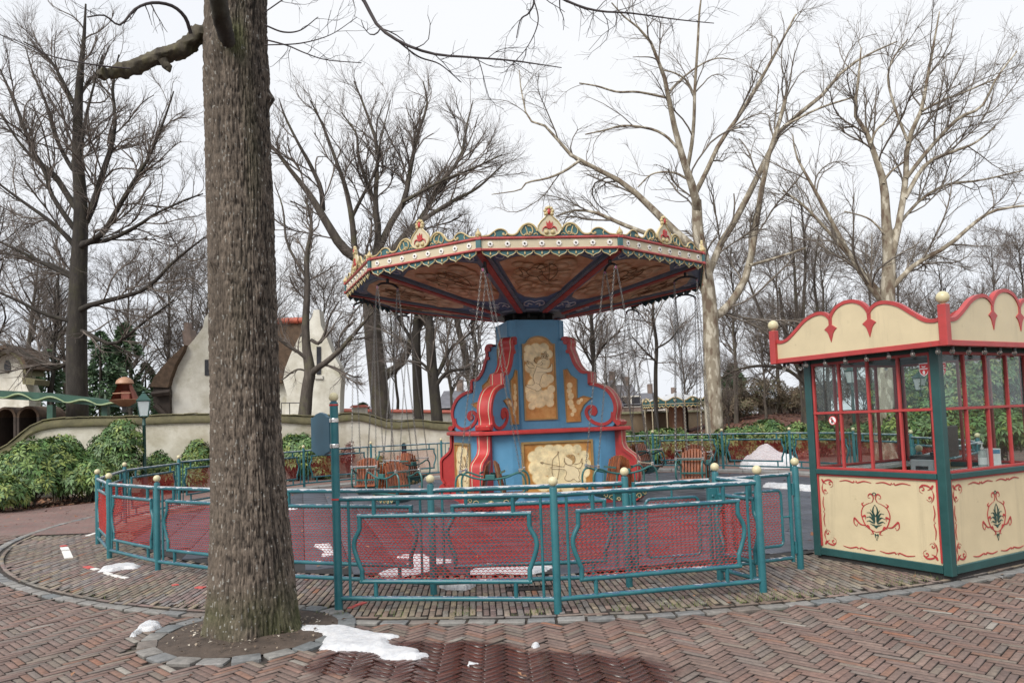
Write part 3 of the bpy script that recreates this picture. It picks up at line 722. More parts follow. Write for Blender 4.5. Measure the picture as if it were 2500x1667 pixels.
ring = [(1.03, 7.04), (-.81, 7.05), onc(-23.2, 7.8), (-4.26, 8.83), (-5.39, 9.85), (-6.29, 11.18), onc(-81), onc(-97.9, RF, .03), onc(-113, RF, .06), onc(-128.7, RF, .07), onc(-144.3, RF, .07), onc(-160.4, RF, .07), onc(-176, RF, .07), onc(167.5, RF, .07), onc(151.7, RF, .07), onc(136.2, RF, .07), onc(121, RF, .07), onc(106.2, RF, .05), onc(91.8), onc(79), onc(69.4)]
f1 = thing('ride_fence', 'turquoise railing with red mesh panels circling the swing carousel', 'fence')
for q in ring: post(f1, q[0], q[1], q[2] if len(q) > 2 else 0)
for a, b in zip(ring[:-1], ring[1:]): panel(f1, a, b)
f2 = thing('queue_fence', 'turquoise railing nearest the camera with two red mesh panels', 'fence')
SG, PA, PC, PF, PD = (-1.59, 6.57), (.31, 6.23), (2.15, 6.63), (1.93, 7.20), (2.83, 7.53)
for q in (PA, PC, PF): post(f2, *q)
panel(f2, SG, PA); panel(f2, PA, PC); panel(f2, PC, PF)
f3 = thing('exit_fence', 'short turquoise railing seen through the right booth windows', 'fence')
e0, e1, e2 = onc(69.4), (6.25, 10.7), (4.95, 9.1)
post(f3, *e1[:2]); post(f3, *e2); panel(f3, (e0[0], e0[1]-.08), e1); panel(f3, e1, e2)
def gate(label, A, B, latch=True):
    A = Vector((*A, 0)); B = Vector((*B, 0)); d = B-A; L = d.length
    g = thing('gate', label, 'gate', A, math.atan2(d.y, d.x), 'gates of the ride fence')
    b = MB(); rg = []
    def T(pts, r, wear=.86, n=10):
        i = len(b.v); b.tube(pts, r, n); rg.append((i, len(b.v), wear))
    xa, xb = .085, L-.075
    T([(xa, 0, .95), (xb, 0, .95)], .019, 1.0); T([(xa, 0, .12), (xb, 0, .12)], .019); T([(xa, 0, .08), (xa, 0, .97)], .019); T([(xb, 0, .12), (xb, 0, .95)], .019)
    o = b.build('leaf_frame', 'teal_paint', g, smooth=True); set_wear(o, rg)
    x0, x1, z0, z1, r = xa+.11, xb-.11, .25, .80, .05; pts = []
    for (cx_, cz_, a0_) in ((x1-r, z1-r, 0), (x0+r, z1-r, 90), (x0+r, z0+r, 180), (x1-r, z0+r, 270)):
        for k in range(5): a = rad(a0_+k*22.5); pts.append((cx_+r*math.cos(a), 0, cz_+r*math.sin(a)))
    b = MB(); rg = []; b.tube(pts, .014, 8, closed=True); rg.append((0, len(b.v), .82))
    xm = (x0+x1)/2
    for s, e in (((xm, 0, z1), (xm, 0, .95)), ((xm, 0, z0), (xm, 0, .12)), ((xa, 0, .53), (x0, 0, .53)), ((x1, 0, .53), (xb, 0, .53))): b.tube([s, e], .010, 8)
    o = b.build('inner_frame', 'teal_paint', g, smooth=True); set_wear(o, rg)
    zigzag(x0, x1, z0, z1, lambda x, z: x0+.005 < x < x1-.005 and z0 < z < z1-.005).build('mesh_infill', 'mesh_red', g)
    for zz in (.22, .80):
        b = MB(); b.tube([(.045, 0, zz-.06), (.045, 0, zz+.06)], .017, 10); b.box((.03, 0, zz), (.05, .012, .05)).box((.065, 0, zz), (.05, .012, .04)); o = b.build('hinge', 'teal_paint', g, smooth=True); set_wear(o, [(0, 9**6, .8)])
    if latch:
        b = MB(); b.box((xb+.025, -.01, .80), (.09, .05, .16)); b.ball((xb+.02, -.04, .80), .012, 8, 6); o = b.build('latch_box', 'teal_paint', g, bevel=.004); set_wear(o, [(0, 9**6, .8)])
    return g
gate('turquoise gate leaf with rounded mesh panel behind the near railing', (1.03, 7.04), PF)
gate('turquoise gate leaf hinged on the post beside the booth', PD, PF, latch=False)
f4 = thing('gate_post', 'single turquoise post with cream ball beside the booth', 'post', (*PD, 0)); post(f4, 0, 0)
# ---- tall sign post with its hinged board seen edge-on
sp = thing('sign_post', 'tall turquoise post with cream ball and hinged blue board', 'sign post', (*SG, 0))
def zat(x, y, row):
    lo, hi = -1.0, 12.0
    for _ in range(50):
        m = (lo+hi)/2
        if pix((x, y, m))[1] > row: lo = m
        else: hi = m
    return lo
zb = zat(*SG, 912)
b = MB(); b.lathe([(.037, -.03), (.037, zb-.05), (.030, zb-.045), (.022, zb-.03)], n=16); o = b.build('pole', 'teal_paint', sp, smooth=True); set_wear(o, [(0, 9**6, .8)])
MB().ball((0, 0, zb), .043, 16, 12).build('ball', 'ball_cream', sp, smooth=True)
for z_ in (zb-.07, zat(*SG, 1146)): MB().lathe([(.0375, -.008), (.041, -.007), (.041, .007), (.0375, .008)], (0, 0, z_), 16).build('red_band', 'red_paint', sp, smooth=True)
z0, z1 = zat(*SG, 1046), zat(*SG, 945)
hw = .30; zz = z1-z0
prof = [(0, z0+.10*zz), (.05, z0+.06*zz), (.10, z0), (hw-.10, z0), (hw-.05, z0+.06*zz), (hw, z0+.10*zz), (hw, z1-.12*zz), (hw-.05, z1-.10*zz), (hw-.08, z1-.04*zz), (hw/2, z1), (.08, z1-.04*zz), (.05, z1-.10*zz), (0, z1-.12*zz)]
Mb = Matrix.Rotation(rad(137), 3, 'Z')
b = MB(); b.prism(prof, .036, Mb, Mb @ Vector((.055, 0, 0))); b.build('board', 'board_blue', sp, bevel=.004)
for z_ in (z0+.22*zz, z0+.80*zz):
    b = MB(); b.box(Mb @ Vector((.055, -.028, z_)), (.10, .018, .035), Mb); b.lathe([(.041, -.018), (.043, -.016), (.043, .016), (.041, .018)], (0, 0, z_), 14); b.build('hinge_bracket', 'chrome', sp, bevel=.002)
# ================================================================== SWING CAROUSEL
QX, QY = .385, 15.08
ride = thing('swing_carousel', 'painted swing carousel with ten-sided canopy on a blue and red tower', 'carousel', (QX, QY, 0))
def band(b, pts, th, w, M=None, c=(0, 0, 0), y0=0.0):
    """ribbon following a polyline in local x,z: thickness th (number or list), depth w along y"""
    c = Vector(c); P = [Vector((q[0], 0, q[1])) for q in pts]; n = len(P); vs = []
    ths = list(th) if hasattr(th, '__len__') else [th]*n
    for i in range(n):
        t = (P[min(i+1, n-1)]-P[max(i-1, 0)]).normalized(); nr = Vector((-t.z, 0, t.x))*ths[i]/2
        for (s, y) in ((1, -w/2), (1, w/2), (-1, w/2), (-1, -w/2)):
            q = P[i]+nr*s+Vector((0, y+y0, 0)); vs.append((M @ q if M is not None else q)+c)
    fs = [(i*4+k, i*4+(k+1) % 4, i*4+4+(k+1) % 4, i*4+4+k) for i in range(n-1) for k in range(4)]+[(3, 2, 1, 0), tuple((n-1)*4+k for k in range(4))]
    b.add(vs, fs); return b
def c2(pts, n=5): return [(q.x, q.z) for q in bez([(a, 0, c) for a, c in pts], n)]
def off(pts, d):
    P = [Vector((a, c)) for a, c in pts]; out = []
    for i in range(len(P)):
        t = (P[min(i+1, len(P)-1)]-P[max(i-1, 0)]).normalized(); q = P[i]+Vector((-t.y, t.x))*d; out.append((q.x, q.y))
    return out
def coldisc(name, discs, parent, y, cen, rim, m='paint_col', M=None, step=.0003, n=20):
    """flat painted discs, each a hair in front of the last; colour runs from centre to rim as brushwork"""
    V = []; Fc = []; Cc = []; rim0 = rim; dl = [(x, z, r*1.10, True) for x, z, r in discs]+[(x, z, r*.97, False) for x, z, r in discs]
    for i, (x, z, r, back) in enumerate(dl):
        rim = rim0 if back else tuple(.85*p+.15*q for p, q in zip(cen, rim0))
        o = len(V); yy = y-i*step
        V.append((x, yy, z)); Cc.append(cen)
        for k in range(n): a = 2*math.pi*k/n; V.append((x+.72*r*math.cos(a), yy, z+.72*r*math.sin(a))); Cc.append(tuple(.75*p+.25*q for p, q in zip(cen, rim)))
        for k in range(n): a = 2*math.pi*k/n; V.append((x+r*math.cos(a), yy, z+r*math.sin(a))); Cc.append(rim)
        for k in range(n):
            l = (k+1) % n; Fc.append((o, o+1+k, o+1+l)); Fc.append((o+1+k, o+1+n+k, o+1+n+l, o+1+l))
    me = bpy.data.meshes.new(name); me.from_pydata([tuple(M @ Vector(q)) if M is not None else q for q in V], [], Fc)
    a = me.color_attributes.new('Col', 'FLOAT_COLOR', 'POINT'); a.data.foreach_set('color', [q for c in Cc for q in (*c, 1)])
    return link(name, me, m, parent)
_colattr('paint_col', .5, 7, .05); D('hair_paint', (.52, .32, .13), .6, .2, 9)
def _sepia(name, a, b_, c_, s=3.0):
    def mk():
        m, nt, b, tc = newmat(name); f = node_noise(nt, tc.outputs['Object'], s, 6, .65)
        nt.links.new(ramp(nt, f, [(.3, a), (.5, b_), (.72, c_)]), b.inputs['Base Color']); b.inputs['Roughness'].default_value = .45; return m
    _defs[name] = mk
_sepia('sepia_paint', (.34, .125, .022), (.55, .25, .065), (.72, .42, .15))
_sepia('ceiling_paint', (.26, .08, .045), (.62, .28, .13), (.85, .58, .36), 1.6)
# ---- tower
TA = rad(16)
tw = Matrix.Rotation(TA, 4, 'Z')
def twelve(ap, hw, rc):
    q = []
    for k in range(4):
        a = k*math.pi/2
        for (x, y) in ((-hw, -ap), (hw, -ap), (rc*math.sin(math.pi/4), -rc*math.cos(math.pi/4))):
            q.append((x*math.cos(a+TA)-y*math.sin(a+TA), x*math.sin(a+TA)+y*math.cos(a+TA)))
    return q
def stack(b, rings):
    n = len(rings[0][0]); vs = [(x, y, z) for (q, z) in rings for (x, y) in q]
    fs = [(i*n+k, i*n+(k+1) % n, (i+1)*n+(k+1) % n, (i+1)*n+k) for i in range(len(rings)-1) for k in range(n)]+[tuple(range(n))[::-1], tuple((len(rings)-1)*n+k for k in range(n))]
    return b.add(vs, fs)
stack(MB(), [(twelve(1.46, .86, 1.86), .0), (twelve(1.46, .86, 1.86), 1.352)]).build('base', 'blue_paint', ride)
stack(MB(), [(twelve(1.50, .90, 1.90), .0), (twelve(1.50, .90, 1.90), .09), (twelve(1.47, .87, 1.87), .10)]).build('plinth', 'red_paint', ride)
stack(MB(), [(twelve(1.50, .89, 1.95), 1.345), (twelve(1.575, .93, 2.07), 1.352), (twelve(1.60, .95, 2.10), 1.365), (twelve(1.60, .95, 2.10), 1.405), (twelve(1.58, .94, 2.08), 1.425), (twelve(1.45, .86, 1.9), 1.43)]).build('ledge', 'red_paint', ride)
stack(MB(), [(twelve(.575, .45, .74), 1.42), (twelve(.575, .45, .74), 3.575)]).build('column', 'blue_paint', ride)
b = MB()
for (x, y) in twelve(.58, .45, .74)[0::3]+twelve(.58, .45, .74)[1::3]: b.tube([(x, y, 1.43), (x, y, 3.575)], .011, 6)
b.build('corner_bead', 'blue_paint', ride)
MB().lathe([(.34, 3.5), (.34, 3.80)], n=12).build('shaft', 'soot', ride)
def frame_band(b, poly, w, d, M):
    n = len(poly); ce = Vector((sum(q[0] for q in poly)/n, sum(q[1] for q in poly)/n)); vs = []
    P = [Vector(q) for q in poly]; inn = []
    for i in range(n):
        e0 = (P[i]-P[i-1]).normalized(); e1 = (P[(i+1) % n]-P[i]).normalized(); n0 = Vector((-e0.y, e0.x)); n1 = Vector((-e1.y, e1.x)); m = (n0+n1)
        m = m/max(m.length_squared/2, .35)
        if (ce-P[i]).dot(m) < 0 and False: m = -m
        inn.append(P[i]+m*w)
    for (L_2, y) in ((P, .0), (P, -d), (inn, -d), (inn, .0)):
        for q in L_2: vs.append(M @ Vector((q.x, y, q.y)))
    fs = [(k*n+i, k*n+(i+1) % n, (k+1) % 4*n+(i+1) % n, (k+1) % 4*n+i) for k in range(4) for i in range(n)]
    return b.add(vs, fs)
up = lambda x, y: ((x-872)*.00258, 1.60+(925-y)*.00256)
lo = lambda x, y: ((x-997)*.0025, .22+(1490-y)*.00245)
arch = [(-.34, 1.60), (.34, 1.60), (.34, 3.10), (.29, 3.10), (.25, 3.13), (.23, 3.17), (.16, 3.225), (.08, 3.25), (0, 3.258), (-.08, 3.25), (-.16, 3.225), (-.23, 3.17), (-.25, 3.13), (-.29, 3.10), (-.34, 3.10)]
UPC = [(790, 380, 35), (850, 385, 52), (915, 375, 42), (950, 420, 36), (780, 440, 40), (800, 520, 45), (840, 455, 60), (900, 480, 60), (850, 560, 60), (900, 620, 58), (950, 610, 36), (960, 690, 32), (780, 690, 35), (830, 660, 60), (860, 760, 72), (800, 740, 48), (925, 745, 55), (800, 815, 30), (945, 795, 34)]
CH_UP = [(848, 512), (870, 520), (900, 530), (940, 532), (962, 515), (968, 495), (976, 500), (975, 540), (965, 556), (900, 572), (882, 605), (870, 640), (868, 660), (880, 676), (870, 694), (845, 704), (830, 694), (815, 690), (795, 680), (765, 668), (762, 652), (790, 658), (815, 655), (828, 640), (818, 610), (822, 580), (838, 545)]
LOC = [(810, 1200, 45), (860, 1165, 45), (930, 1160, 50), (1000, 1170, 55), (1080, 1160, 45), (1150, 1155, 36), (1200, 1210, 42), (1220, 1270, 36), (1200, 1330, 45), (820, 1280, 55), (840, 1350, 50), (900, 1250, 95), (1000, 1270, 110), (1100, 1270, 95), (880, 1400, 60), (960, 1410, 62), (1060, 1420, 60), (1150, 1390, 60), (1000, 1340, 90)]
CH_LO = [(1050, 1262), (1085, 1278), (1120, 1285), (1150, 1310), (1160, 1345), (1150, 1372), (1165, 1392), (1140, 1400), (1110, 1378), (1085, 1390), (1050, 1385), (1042, 1365), (1058, 1335), (1045, 1305), (990, 1298), (945, 1292), (940, 1280), (985, 1280), (1035, 1282)]
def lines(b, M, y, strokes, r=.0036):
    for s in strokes:
        p = bez([(a, y, c) for a, c in s], 4) if len(s) > 2 else [Vector((a, y, c)) for a, c in s]
        b.tube([M @ q for q in p], r, 4)
    return b
def flatpoly(b, poly, y, M, d=.003): return b.prism(poly, d, M.to_3x3(), M @ Vector((0, y, 0)))
def circ(x, y, r, n=10, a0=0, a1=360): return [(x+r*math.cos(rad(a0+(a1-a0)*k/(n-1))), y+r*math.sin(rad(a0+(a1-a0)*k/(n-1)))) for k in range(n)]
for k in range(4):
    M = Matrix.Rotation(TA+k*math.pi/2, 4, 'Z')
    Mu = M @ Matrix.Translation((0, -.577, 0)); Ml = M @ Matrix.Translation((0, -1.462, 0))
    # upper arched painting
    p = flatpoly(MB(), arch, -.004, Mu, .014).build('painted_panel', 'sepia_paint', ride)
    frame_band(MB(), arch, .028, .03, Mu).build('frame', 'gold_frame', p)
    if k in (0, 3):
        coldisc('painted_cloud', [(*up(x, y), r*.00257) for x, y, r in UPC], p, -.0125, (1.0, .82, .48), (.72, .36, .08), M=Mu)
        b = MB(); flatpoly(b, [up(*q) for q in CH_UP], -.0255, Mu, .003); hx_, hz_ = up(868, 478); flatpoly(b, circ(hx_, hz_, .068, 14), -.0262, Mu, .003); b.build('painted_cherub', 'skin_paint', p)
        b = MB(); flatpoly(b, [up(*q) for q in ((842, 492), (832, 476), (836, 455), (850, 440), (870, 438), (888, 446), (892, 458), (880, 462), (868, 468), (858, 480), (852, 494))], -.0268, Mu, .003); b.build('painted_hair', 'hair_paint', p)
        b = MB(); lines(b, Mu, -.0275, [[up(*q) for q in CH_UP]+[up(*CH_UP[0])], [up(*q) for q in circ(862, 465, 30, 9, 20, 230)], [up(*q) for q in circ(852, 447, 12, 8, 0, 200)], [up(*q) for q in circ(872, 444, 11, 8, 0, 200)], [up(*q) for q in circ(840, 468, 11, 8, 60, 260)], [up(890, 478), up(898, 492), up(890, 500), up(880, 508)],
            [up(830, 525), up(790, 520), up(765, 490), up(790, 495), up(775, 470), up(805, 485), up(835, 515)], [up(850, 560), up(880, 560), up(930, 560)], [up(835, 640), up(860, 650), up(870, 660)]], .0036)
        for q in ((905, 425), (925, 410), (940, 430), (918, 440), (935, 452), (900, 440)): lines(b, Mu, -.0275, [[up(*r) for r in circ(q[0], q[1], 9, 7, 0, 330)]], .004)
        stuff(b.build('painted_line', 'line_brown', p))
    # lower rectangular painting
    rect = [(-.695, .22), (.695, .22), (.695, 1.21), (-.695, 1.21)]
    p = flatpoly(MB(), rect, -.004, Ml, .014).build('painted_panel', 'sepia_paint', ride)
    frame_band(MB(), rect, .04, .04, Ml).build('frame', 'gold_frame', p)
    if k in (0, 3):
        coldisc('painted_cloud', [(*lo(x, y), r*.00248) for x, y, r in LOC], p, -.0125, (1.0, .84, .50), (.76, .40, .10), M=Ml)
        b = MB(); flatpoly(b, [lo(*q) for q in CH_LO], -.0255, Ml, .003); hx_, hz_ = lo(1085, 1236); flatpoly(b, circ(hx_, hz_, .098, 14), -.0262, Ml, .003); b.build('painted_cherub', 'skin_paint', p)
        b = MB(); flatpoly(b, [lo(*q) for q in ((1068, 1212), (1062, 1200), (1080, 1192), (1105, 1195), (1125, 1212), (1130, 1238), (1118, 1262), (1104, 1268), (1108, 1245), (1096, 1232), (1080, 1222))], -.0268, Ml, .003); b.build('painted_hair', 'hair_paint', p)
        b = MB(); lines(b, Ml, -.0275, [[lo(*q) for q in CH_LO]+[lo(*CH_LO[0])], [lo(*q) for q in circ(1088, 1230, 42, 12, -60, 200)], [lo(*q) for q in circ(1072, 1202, 12, 8, 0, 200)], [lo(*q) for q in circ(1094, 1200, 12, 8, -30, 180)], [lo(*q) for q in circ(1114, 1215, 13, 8, -90, 120)],
            [lo(1050, 1225), lo(1042, 1240), lo(1048, 1252), lo(1062, 1266)], [lo(995, 1165), lo(1003, 1172), lo(985, 1195), lo(955, 1225), lo(948, 1275), lo(945, 1320), lo(955, 1350), lo(985, 1372)], [lo(995, 1168), lo(1005, 1270), lo(985, 1372)], [lo(855, 1240), lo(1045, 1287)], [lo(855, 1240), lo(882, 1240)], [lo(855, 1240), lo(876, 1256)],
            [lo(1120, 1270), lo(1165, 1260), lo(1185, 1225), lo(1180, 1265), lo(1190, 1260), lo(1165, 1300), lo(1130, 1295)]], .0036)
        stuff(b.build('painted_line', 'line_brown', p))
# ---- scroll buttresses on the four corners
TOPC = c2([(.80, 3.165), (.885, 3.185), (.94, 3.13), (.925, 3.0), (.98, 2.84), (1.05, 2.66), (1.16, 2.52), (1.24, 2.485)])
PROF = TOPC+[(1.335, 2.48), (1.335, 2.265)]+c2([(1.335, 2.255), (1.50, 2.22), (1.68, 2.13), (1.80, 1.97), (1.845, 1.79), (1.81, 1.62), (1.83, 1.52), (1.96, 1.475)])
bxr = lambda x, y: ((x-806)*.00295, 1.43+(960-y)*.00258)
INSET = [bxr(*q) for q in ((1080, 515), (1105, 515), (1130, 565), (1172, 597), (1168, 742), (1215, 727), (1272, 742), (1215, 790), (1187, 850), (1190, 915), (1088, 918))]
for k in range(4):
    phi = TA-math.pi/4+k*math.pi/2
    M = Matrix.Rotation(phi-math.pi/2, 4, 'Z'); M3 = M.to_3x3()
    th = .235
    body = [(.60, 1.432)]+[(1.78, 1.432)]+[q for q in off(PROF, 0.0)[::-1] if q[1] > 1.5]+[(.60, 3.13)]
    bt = MB().prism(body, th, M3).build('buttress', 'blue_paint', ride)
    b = MB(); band(b, off(PROF, .012), .062, .30, M3); b.build('scroll_strip', 'red_paint', bt, smooth=True)
    sp_ = c2([(1.80, 1.70), (1.765, 1.56), (1.62, 1.478), (1.44, 1.50), (1.30, 1.60), (1.255, 1.73), (1.32, 1.815), (1.415, 1.80), (1.44, 1.72), (1.39, 1.68)], 5); n_ = len(sp_)
    b = MB(); band(b, sp_, [.06+.05*(i/n_)**3 for i in range(n_)], .285, M3); b.build('volute', 'red_paint', bt, smooth=True)
    for (vx, vz, vr, vw, nv) in ((1.385, 1.715, .058, .287, 14), (.885, 3.115, .05, .33, 14), (.915, 2.93, .04, .31, 12), (1.90, 1.497, .055, .32, 12)): MB().prism(circ(vx, vz, vr, nv)[:-1], vw, M3).build('scroll_eye', 'red_paint', bt, smooth=True)
    b = MB()
    for y_ in (-.095, .095): band(b, off(PROF, .046), .006, .014, M3, y0=y_)
    b.build('pin_stripe', 'cream_paint', bt)
    for s in (-1, 1):
        Ms = M @ Matrix.Translation((0, s*(th/2+.001), 0))
        ins = flatpoly(MB(), INSET, s*.004, Ms, .012).build('painted_inset', 'sepia_paint', bt)
        pts = [Ms @ Vector((a, s*.012, c)) for a, c in INSET]; MB().tube(pts, .015, 6, closed=True).build('inset_frame', 'gold_frame', bt)
        dd = [(*bxr(x, y), r*.0026) for x, y, r in ((1120, 640, 24), (1115, 680, 22), (1125, 720, 26), (1120, 770, 25), (1130, 800, 22), (1145, 830, 20), (1130, 860, 16), (1180, 770, 18), (1200, 755, 14))]
        coldisc('painted_cloud', dd, bt, 0.0, (.95, .76, .42), (.68, .34, .08), M=Ms @ Matrix.Translation((0, s*.0115, 0)) @ Matrix.Diagonal((1, -s, 1, 1)))
    # lower bracket under the ledge
    LP = [(1.92, 1.345), (1.92, 1.15)]+c2([(1.925, 1.10), (1.97, 1.0), (2.07, .92), (2.16, .855), (2.20, .79)], 4)+[(2.20, .46)]+c2([(2.195, .42), (2.13, .33), (2.10, .26)], 3)
    lb = MB().prism([(1.70, .02), (2.02, .02)]+[(a-.03, c) for a, c in LP[::-1]]+[(1.70, 1.345)], .20, M3).build('bracket', 'red_paint', ride)
    b = MB(); band(b, LP, .05, .27, M3); b.prism(circ(2.13, .17, .15, 20)[:-1], .27, M3); b.build('scroll_strip', 'red_paint', lb, smooth=True)
    b = MB()
    for y_ in (-.09, .09): band(b, off(LP, .027), .006, .013, M3, y0=y_)
    b.build('pin_stripe', 'cream_paint', lb)
# ---- canopy
NS = 10; RC = 3.665; A0 = rad(-13.05); Z0, Z1 = 4.30, 4.48
AP = RC*math.cos(math.pi/NS); SL = 2*RC*math.sin(math.pi/NS)
def sideM(k): return Matrix.Rotation(A0+math.pi/NS+k*2*math.pi/NS, 4, 'Z') @ Matrix.Translation((0, -AP, 0))
def cornM(k): return Matrix.Rotation(A0+k*2*math.pi/NS, 4, 'Z')
def proto(o): me = o.data; bpy.data.objects.remove(o); return me
def child(name, me, parent, M=None):
    o = bpy.data.objects.new(name, me); C.objects.link(o); o.parent = parent
    if M is not None: o.matrix_local = M
    if name in ('ceiling_scroll', 'ceiling_line', 'ceiling_cloud', 'shield_beads'): o['kind'] = 'stuff'
    return o
me_f = proto(MB().box((0, .012, (Z0+Z1)/2), (SL-.05, .03, Z1-Z0)).build('fascia', 'cream_paint'))
b = MB(); b.tube([(-SL/2+.02, -.012, Z1), (SL/2-.02, -.012, Z1)], .021, 8); b.tube([(-SL/2+.02, -.012, Z0), (SL/2-.02, -.012, Z0)], .021, 8); me_r = proto(b.build('rail', 'canopy_red', smooth=True))
# rosette
b = MB(); pts = []
for i in range(24):
    a = 2*math.pi*i/24; r = .043*(1+.13*math.cos(8*a)); pts.append((r*math.cos(a), r*math.sin(a)))
b.prism(pts, .014); me_ro = proto(b.build('rosette', 'white_rosette', smooth=False))
me_rc = proto(MB().ball((0, -.010, 0), .015, 10, 6).build('lamp_socket', 'black_iron', smooth=True))
# scallop
w2 = SL*.1205/2-.012; hs = .115
ol = [(-w2, 0), (-w2*.98, -.35*hs), (-w2*.72, -.58*hs), (-w2*.38, -.70*hs), (-w2*.12, -.84*hs), (0, -hs), (w2*.12, -.84*hs), (w2*.38, -.70*hs), (w2*.72, -.58*hs), (w2*.98, -.35*hs), (w2, 0)]
me_sc = proto(MB().prism(ol, .016).build('scallop', 'teal_board'))
b = MB(); b.tube([(a, -.010, c) for a, c in ol], .0085, 6); b.tube([(0, -.014, -.02*1), (0, -.016, -.55*hs), (0, -.014, -.74*hs)], [.004, .017, .004], 8)
for s in (-1, 1): b.ball((s*(w2+.002), -.012, -.018), .016, 8, 6)
me_st = proto(b.build('scallop_trim', 'gold_trim', smooth=True))
# cresting
uu = .002766
half = [(0, 0), (410, 0), (402, 10), (385, 8), (350, 12), (325, 30), (300, 46), (272, 47), (250, 36), (240, 22), (225, 13), (200, 14), (185, 24), (172, 44), (150, 66), (122, 76), (96, 70), (76, 50), (64, 30), (40, 16), (0, 14)]
bk = [(a*uu, c*uu) for a, c in half[1:-1]]; bkl = [(-a, c) for a, c in bk[::-1]]
me_bk = proto(MB().prism(bk+bkl, .028).build('cresting', 'teal_board'))
me_trs = []
for s in (-1, 1):
    b = MB()
    def S(pts, r): b.tube([(s*q.x*uu, -.02, q.z*uu) for q in bez([(a, 0, c) for a, c in pts], 4)], r, 7)
    S([(408, 6), (385, 9), (350, 14), (325, 31), (300, 47), (272, 48), (250, 36), (244, 22), (254, 13), (268, 17), (266, 27)], .013)
    S([(318, 34), (312, 20), (316, 8)], .009)
    S([(240, 20), (225, 14), (203, 15), (186, 26), (172, 46), (150, 68), (122, 78), (96, 71), (78, 52), (70, 34)], .017)
    S([(150, 62), (165, 40), (160, 18), (146, 10), (138, 22)], .010); S([(126, 66), (104, 60), (96, 36), (108, 16), (124, 16), (126, 30)], .012); S([(138, 60), (130, 34), (134, 12)], .009); S([(92, 14), (76, 22), (68, 12)], .009)
    b.ball((s*112*uu, -.03, 24*uu), .02, 8, 6); b.ball((s*262*uu, -.026, 20*uu), .015, 8, 6); me_trs.append(proto(b.build('scroll_trim', 'gold_trim', smooth=True)))
sh = [(0, 0), (25, 1), (52, 14), (68, 38), (66, 60), (50, 84), (26, 106), (14, 122), (12, 140), (0, 150)]
shp = [(a*uu, c*uu) for a, c in sh]; poly = shp[::1]+[(-a, c) for a, c in shp[::-1] if a > 0]
b = MB(); b.prism(poly, .05); me_sh = proto(b.build('shield', 'cream_paint'))
b = MB(); b.tube([(a, -.028, c) for a, c in poly], .012, 6, closed=True)
for (a, c, r) in ((-17, 128, 13), (17, 128, 13), (-22, 145, 11), (22, 145, 11), (-14, 160, 10), (14, 160, 10), (0, 165, 11), (-18, 22, 15), (18, 22, 15)): b.ball((a*uu, -.02, c*uu), r*uu, 8, 6)
me_sb = proto(b.build('shield_beads', 'gold_trim', smooth=True))
b = MB(); b.prism([(a*uu, c*uu) for a, c in ((0, 40), (14, 48), (18, 66), (17, 84), (9, 70), (0, 90), (-9, 70), (-17, 84), (-18, 66), (-14, 48))], .02, None, (0, -.032, 0)); me_tu = proto(b.build('tulip', 'red_paint'))
me_tl = []
for s in (-1, 1): b = MB(); b.tube([(s*q.x*uu, -.034, q.z*uu) for q in bez([(6, 0, 40), (20, 0, 52), (36, 0, 46), (42, 0, 26)], 4)], [.006, .008, .011, .012, .013, .013, .012, .011, .010, .009, .007, .005, .004], 6); me_tl.append(proto(b.build('tulip_leaf', 'red_paint', smooth=True)))
me_bud = proto(MB().ball((0, -.03, 140*uu), 13*uu, 8, 6, (.8, .8, 1.4)).build('bud', 'red_paint', smooth=True))
b = MB(); b.box((0, 0, (Z0+Z1)/2), (.085, .06, Z1-Z0-.03)); me_cp = proto(b.build('corner_post', 'teal_board', bevel=.006))
me_cc = [proto(MB().box((0, -.005, q), (.10, .075, .05)).build('corner_cap', 'canopy_red', bevel=.008)) for q in (Z0, Z1)]
b = MB(); b.lathe([(.02, .02), (.045, .035), (.055, .06), (.045, .09), (.022, .115), (.012, .135), (.002, .17)], (0, -.005, Z1), 10); b.ball((0, -.03, Z1+.03), .025, 8, 6); me_fi = proto(b.build('finial', 'gold_trim', smooth=True))
# ceiling
def ring_pt(R_, k, t, z_): # point between corner directions
    a = A0+(k+t)*2*math.pi/NS; rr_ = R_*math.cos(math.pi/NS)/math.cos((t-.5)*2*math.pi/NS); return (rr_*math.sin(a), -rr_*math.cos(a), z_)
RI, ZI, ZO = .80, 3.76, 4.315
def ceil_pt(x, s, dz=0.0):
    """x across (-1..1), s 0 at rim .. 1 at hub, in side-local coordinates"""
    R_ = AP-.02+(RI-AP)*s; hw_ = R_*math.tan(math.pi/NS); return Vector((x*hw_, AP-R_, ZO+(ZI-ZO)*s+dz))
def ceil_poly(pts, dz, th=.004):
    b = MB(); n = len(pts); b.add([ceil_pt(x, s, dz) for x, s in pts]+[ceil_pt(x, s, dz+th) for x, s in pts], [tuple(range(n)), tuple(range(2*n-1, n-1, -1))]+[(i, (i+1) % n, n+(i+1) % n, n+i) for i in range(n)]); return b
me_cl = proto(ceil_poly([(-1, 0), (1, 0), (1, 1), (-1, 1)], 0, .02).build('ceiling_panel', 'ceiling_blue'))
cp_ = [(-.80, .17), (-.5, .10), (0, .075), (.5, .10), (.80, .17), (.76, .42), (.68, .66), (.45, .74), (0, .77), (-.45, .74), (-.68, .66), (-.76, .42)]
me_cb = proto(ceil_poly([(x*1.07, .42+(s-.42)*1.08) for x, s in cp_], -.006, .004).build('ceiling_border', 'ceiling_beam'))
me_cpn = proto(ceil_poly(cp_, -.012, .004).build('ceiling_painting', 'ceiling_paint'))
cd = []
rc_ = random.Random(5)
for i in range(46):
    x, s = rc_.uniform(-.5, .5), rc_.uniform(.18, .62); cd.append((x, s, rc_.uniform(.10, .22)*(1-.5*s)))
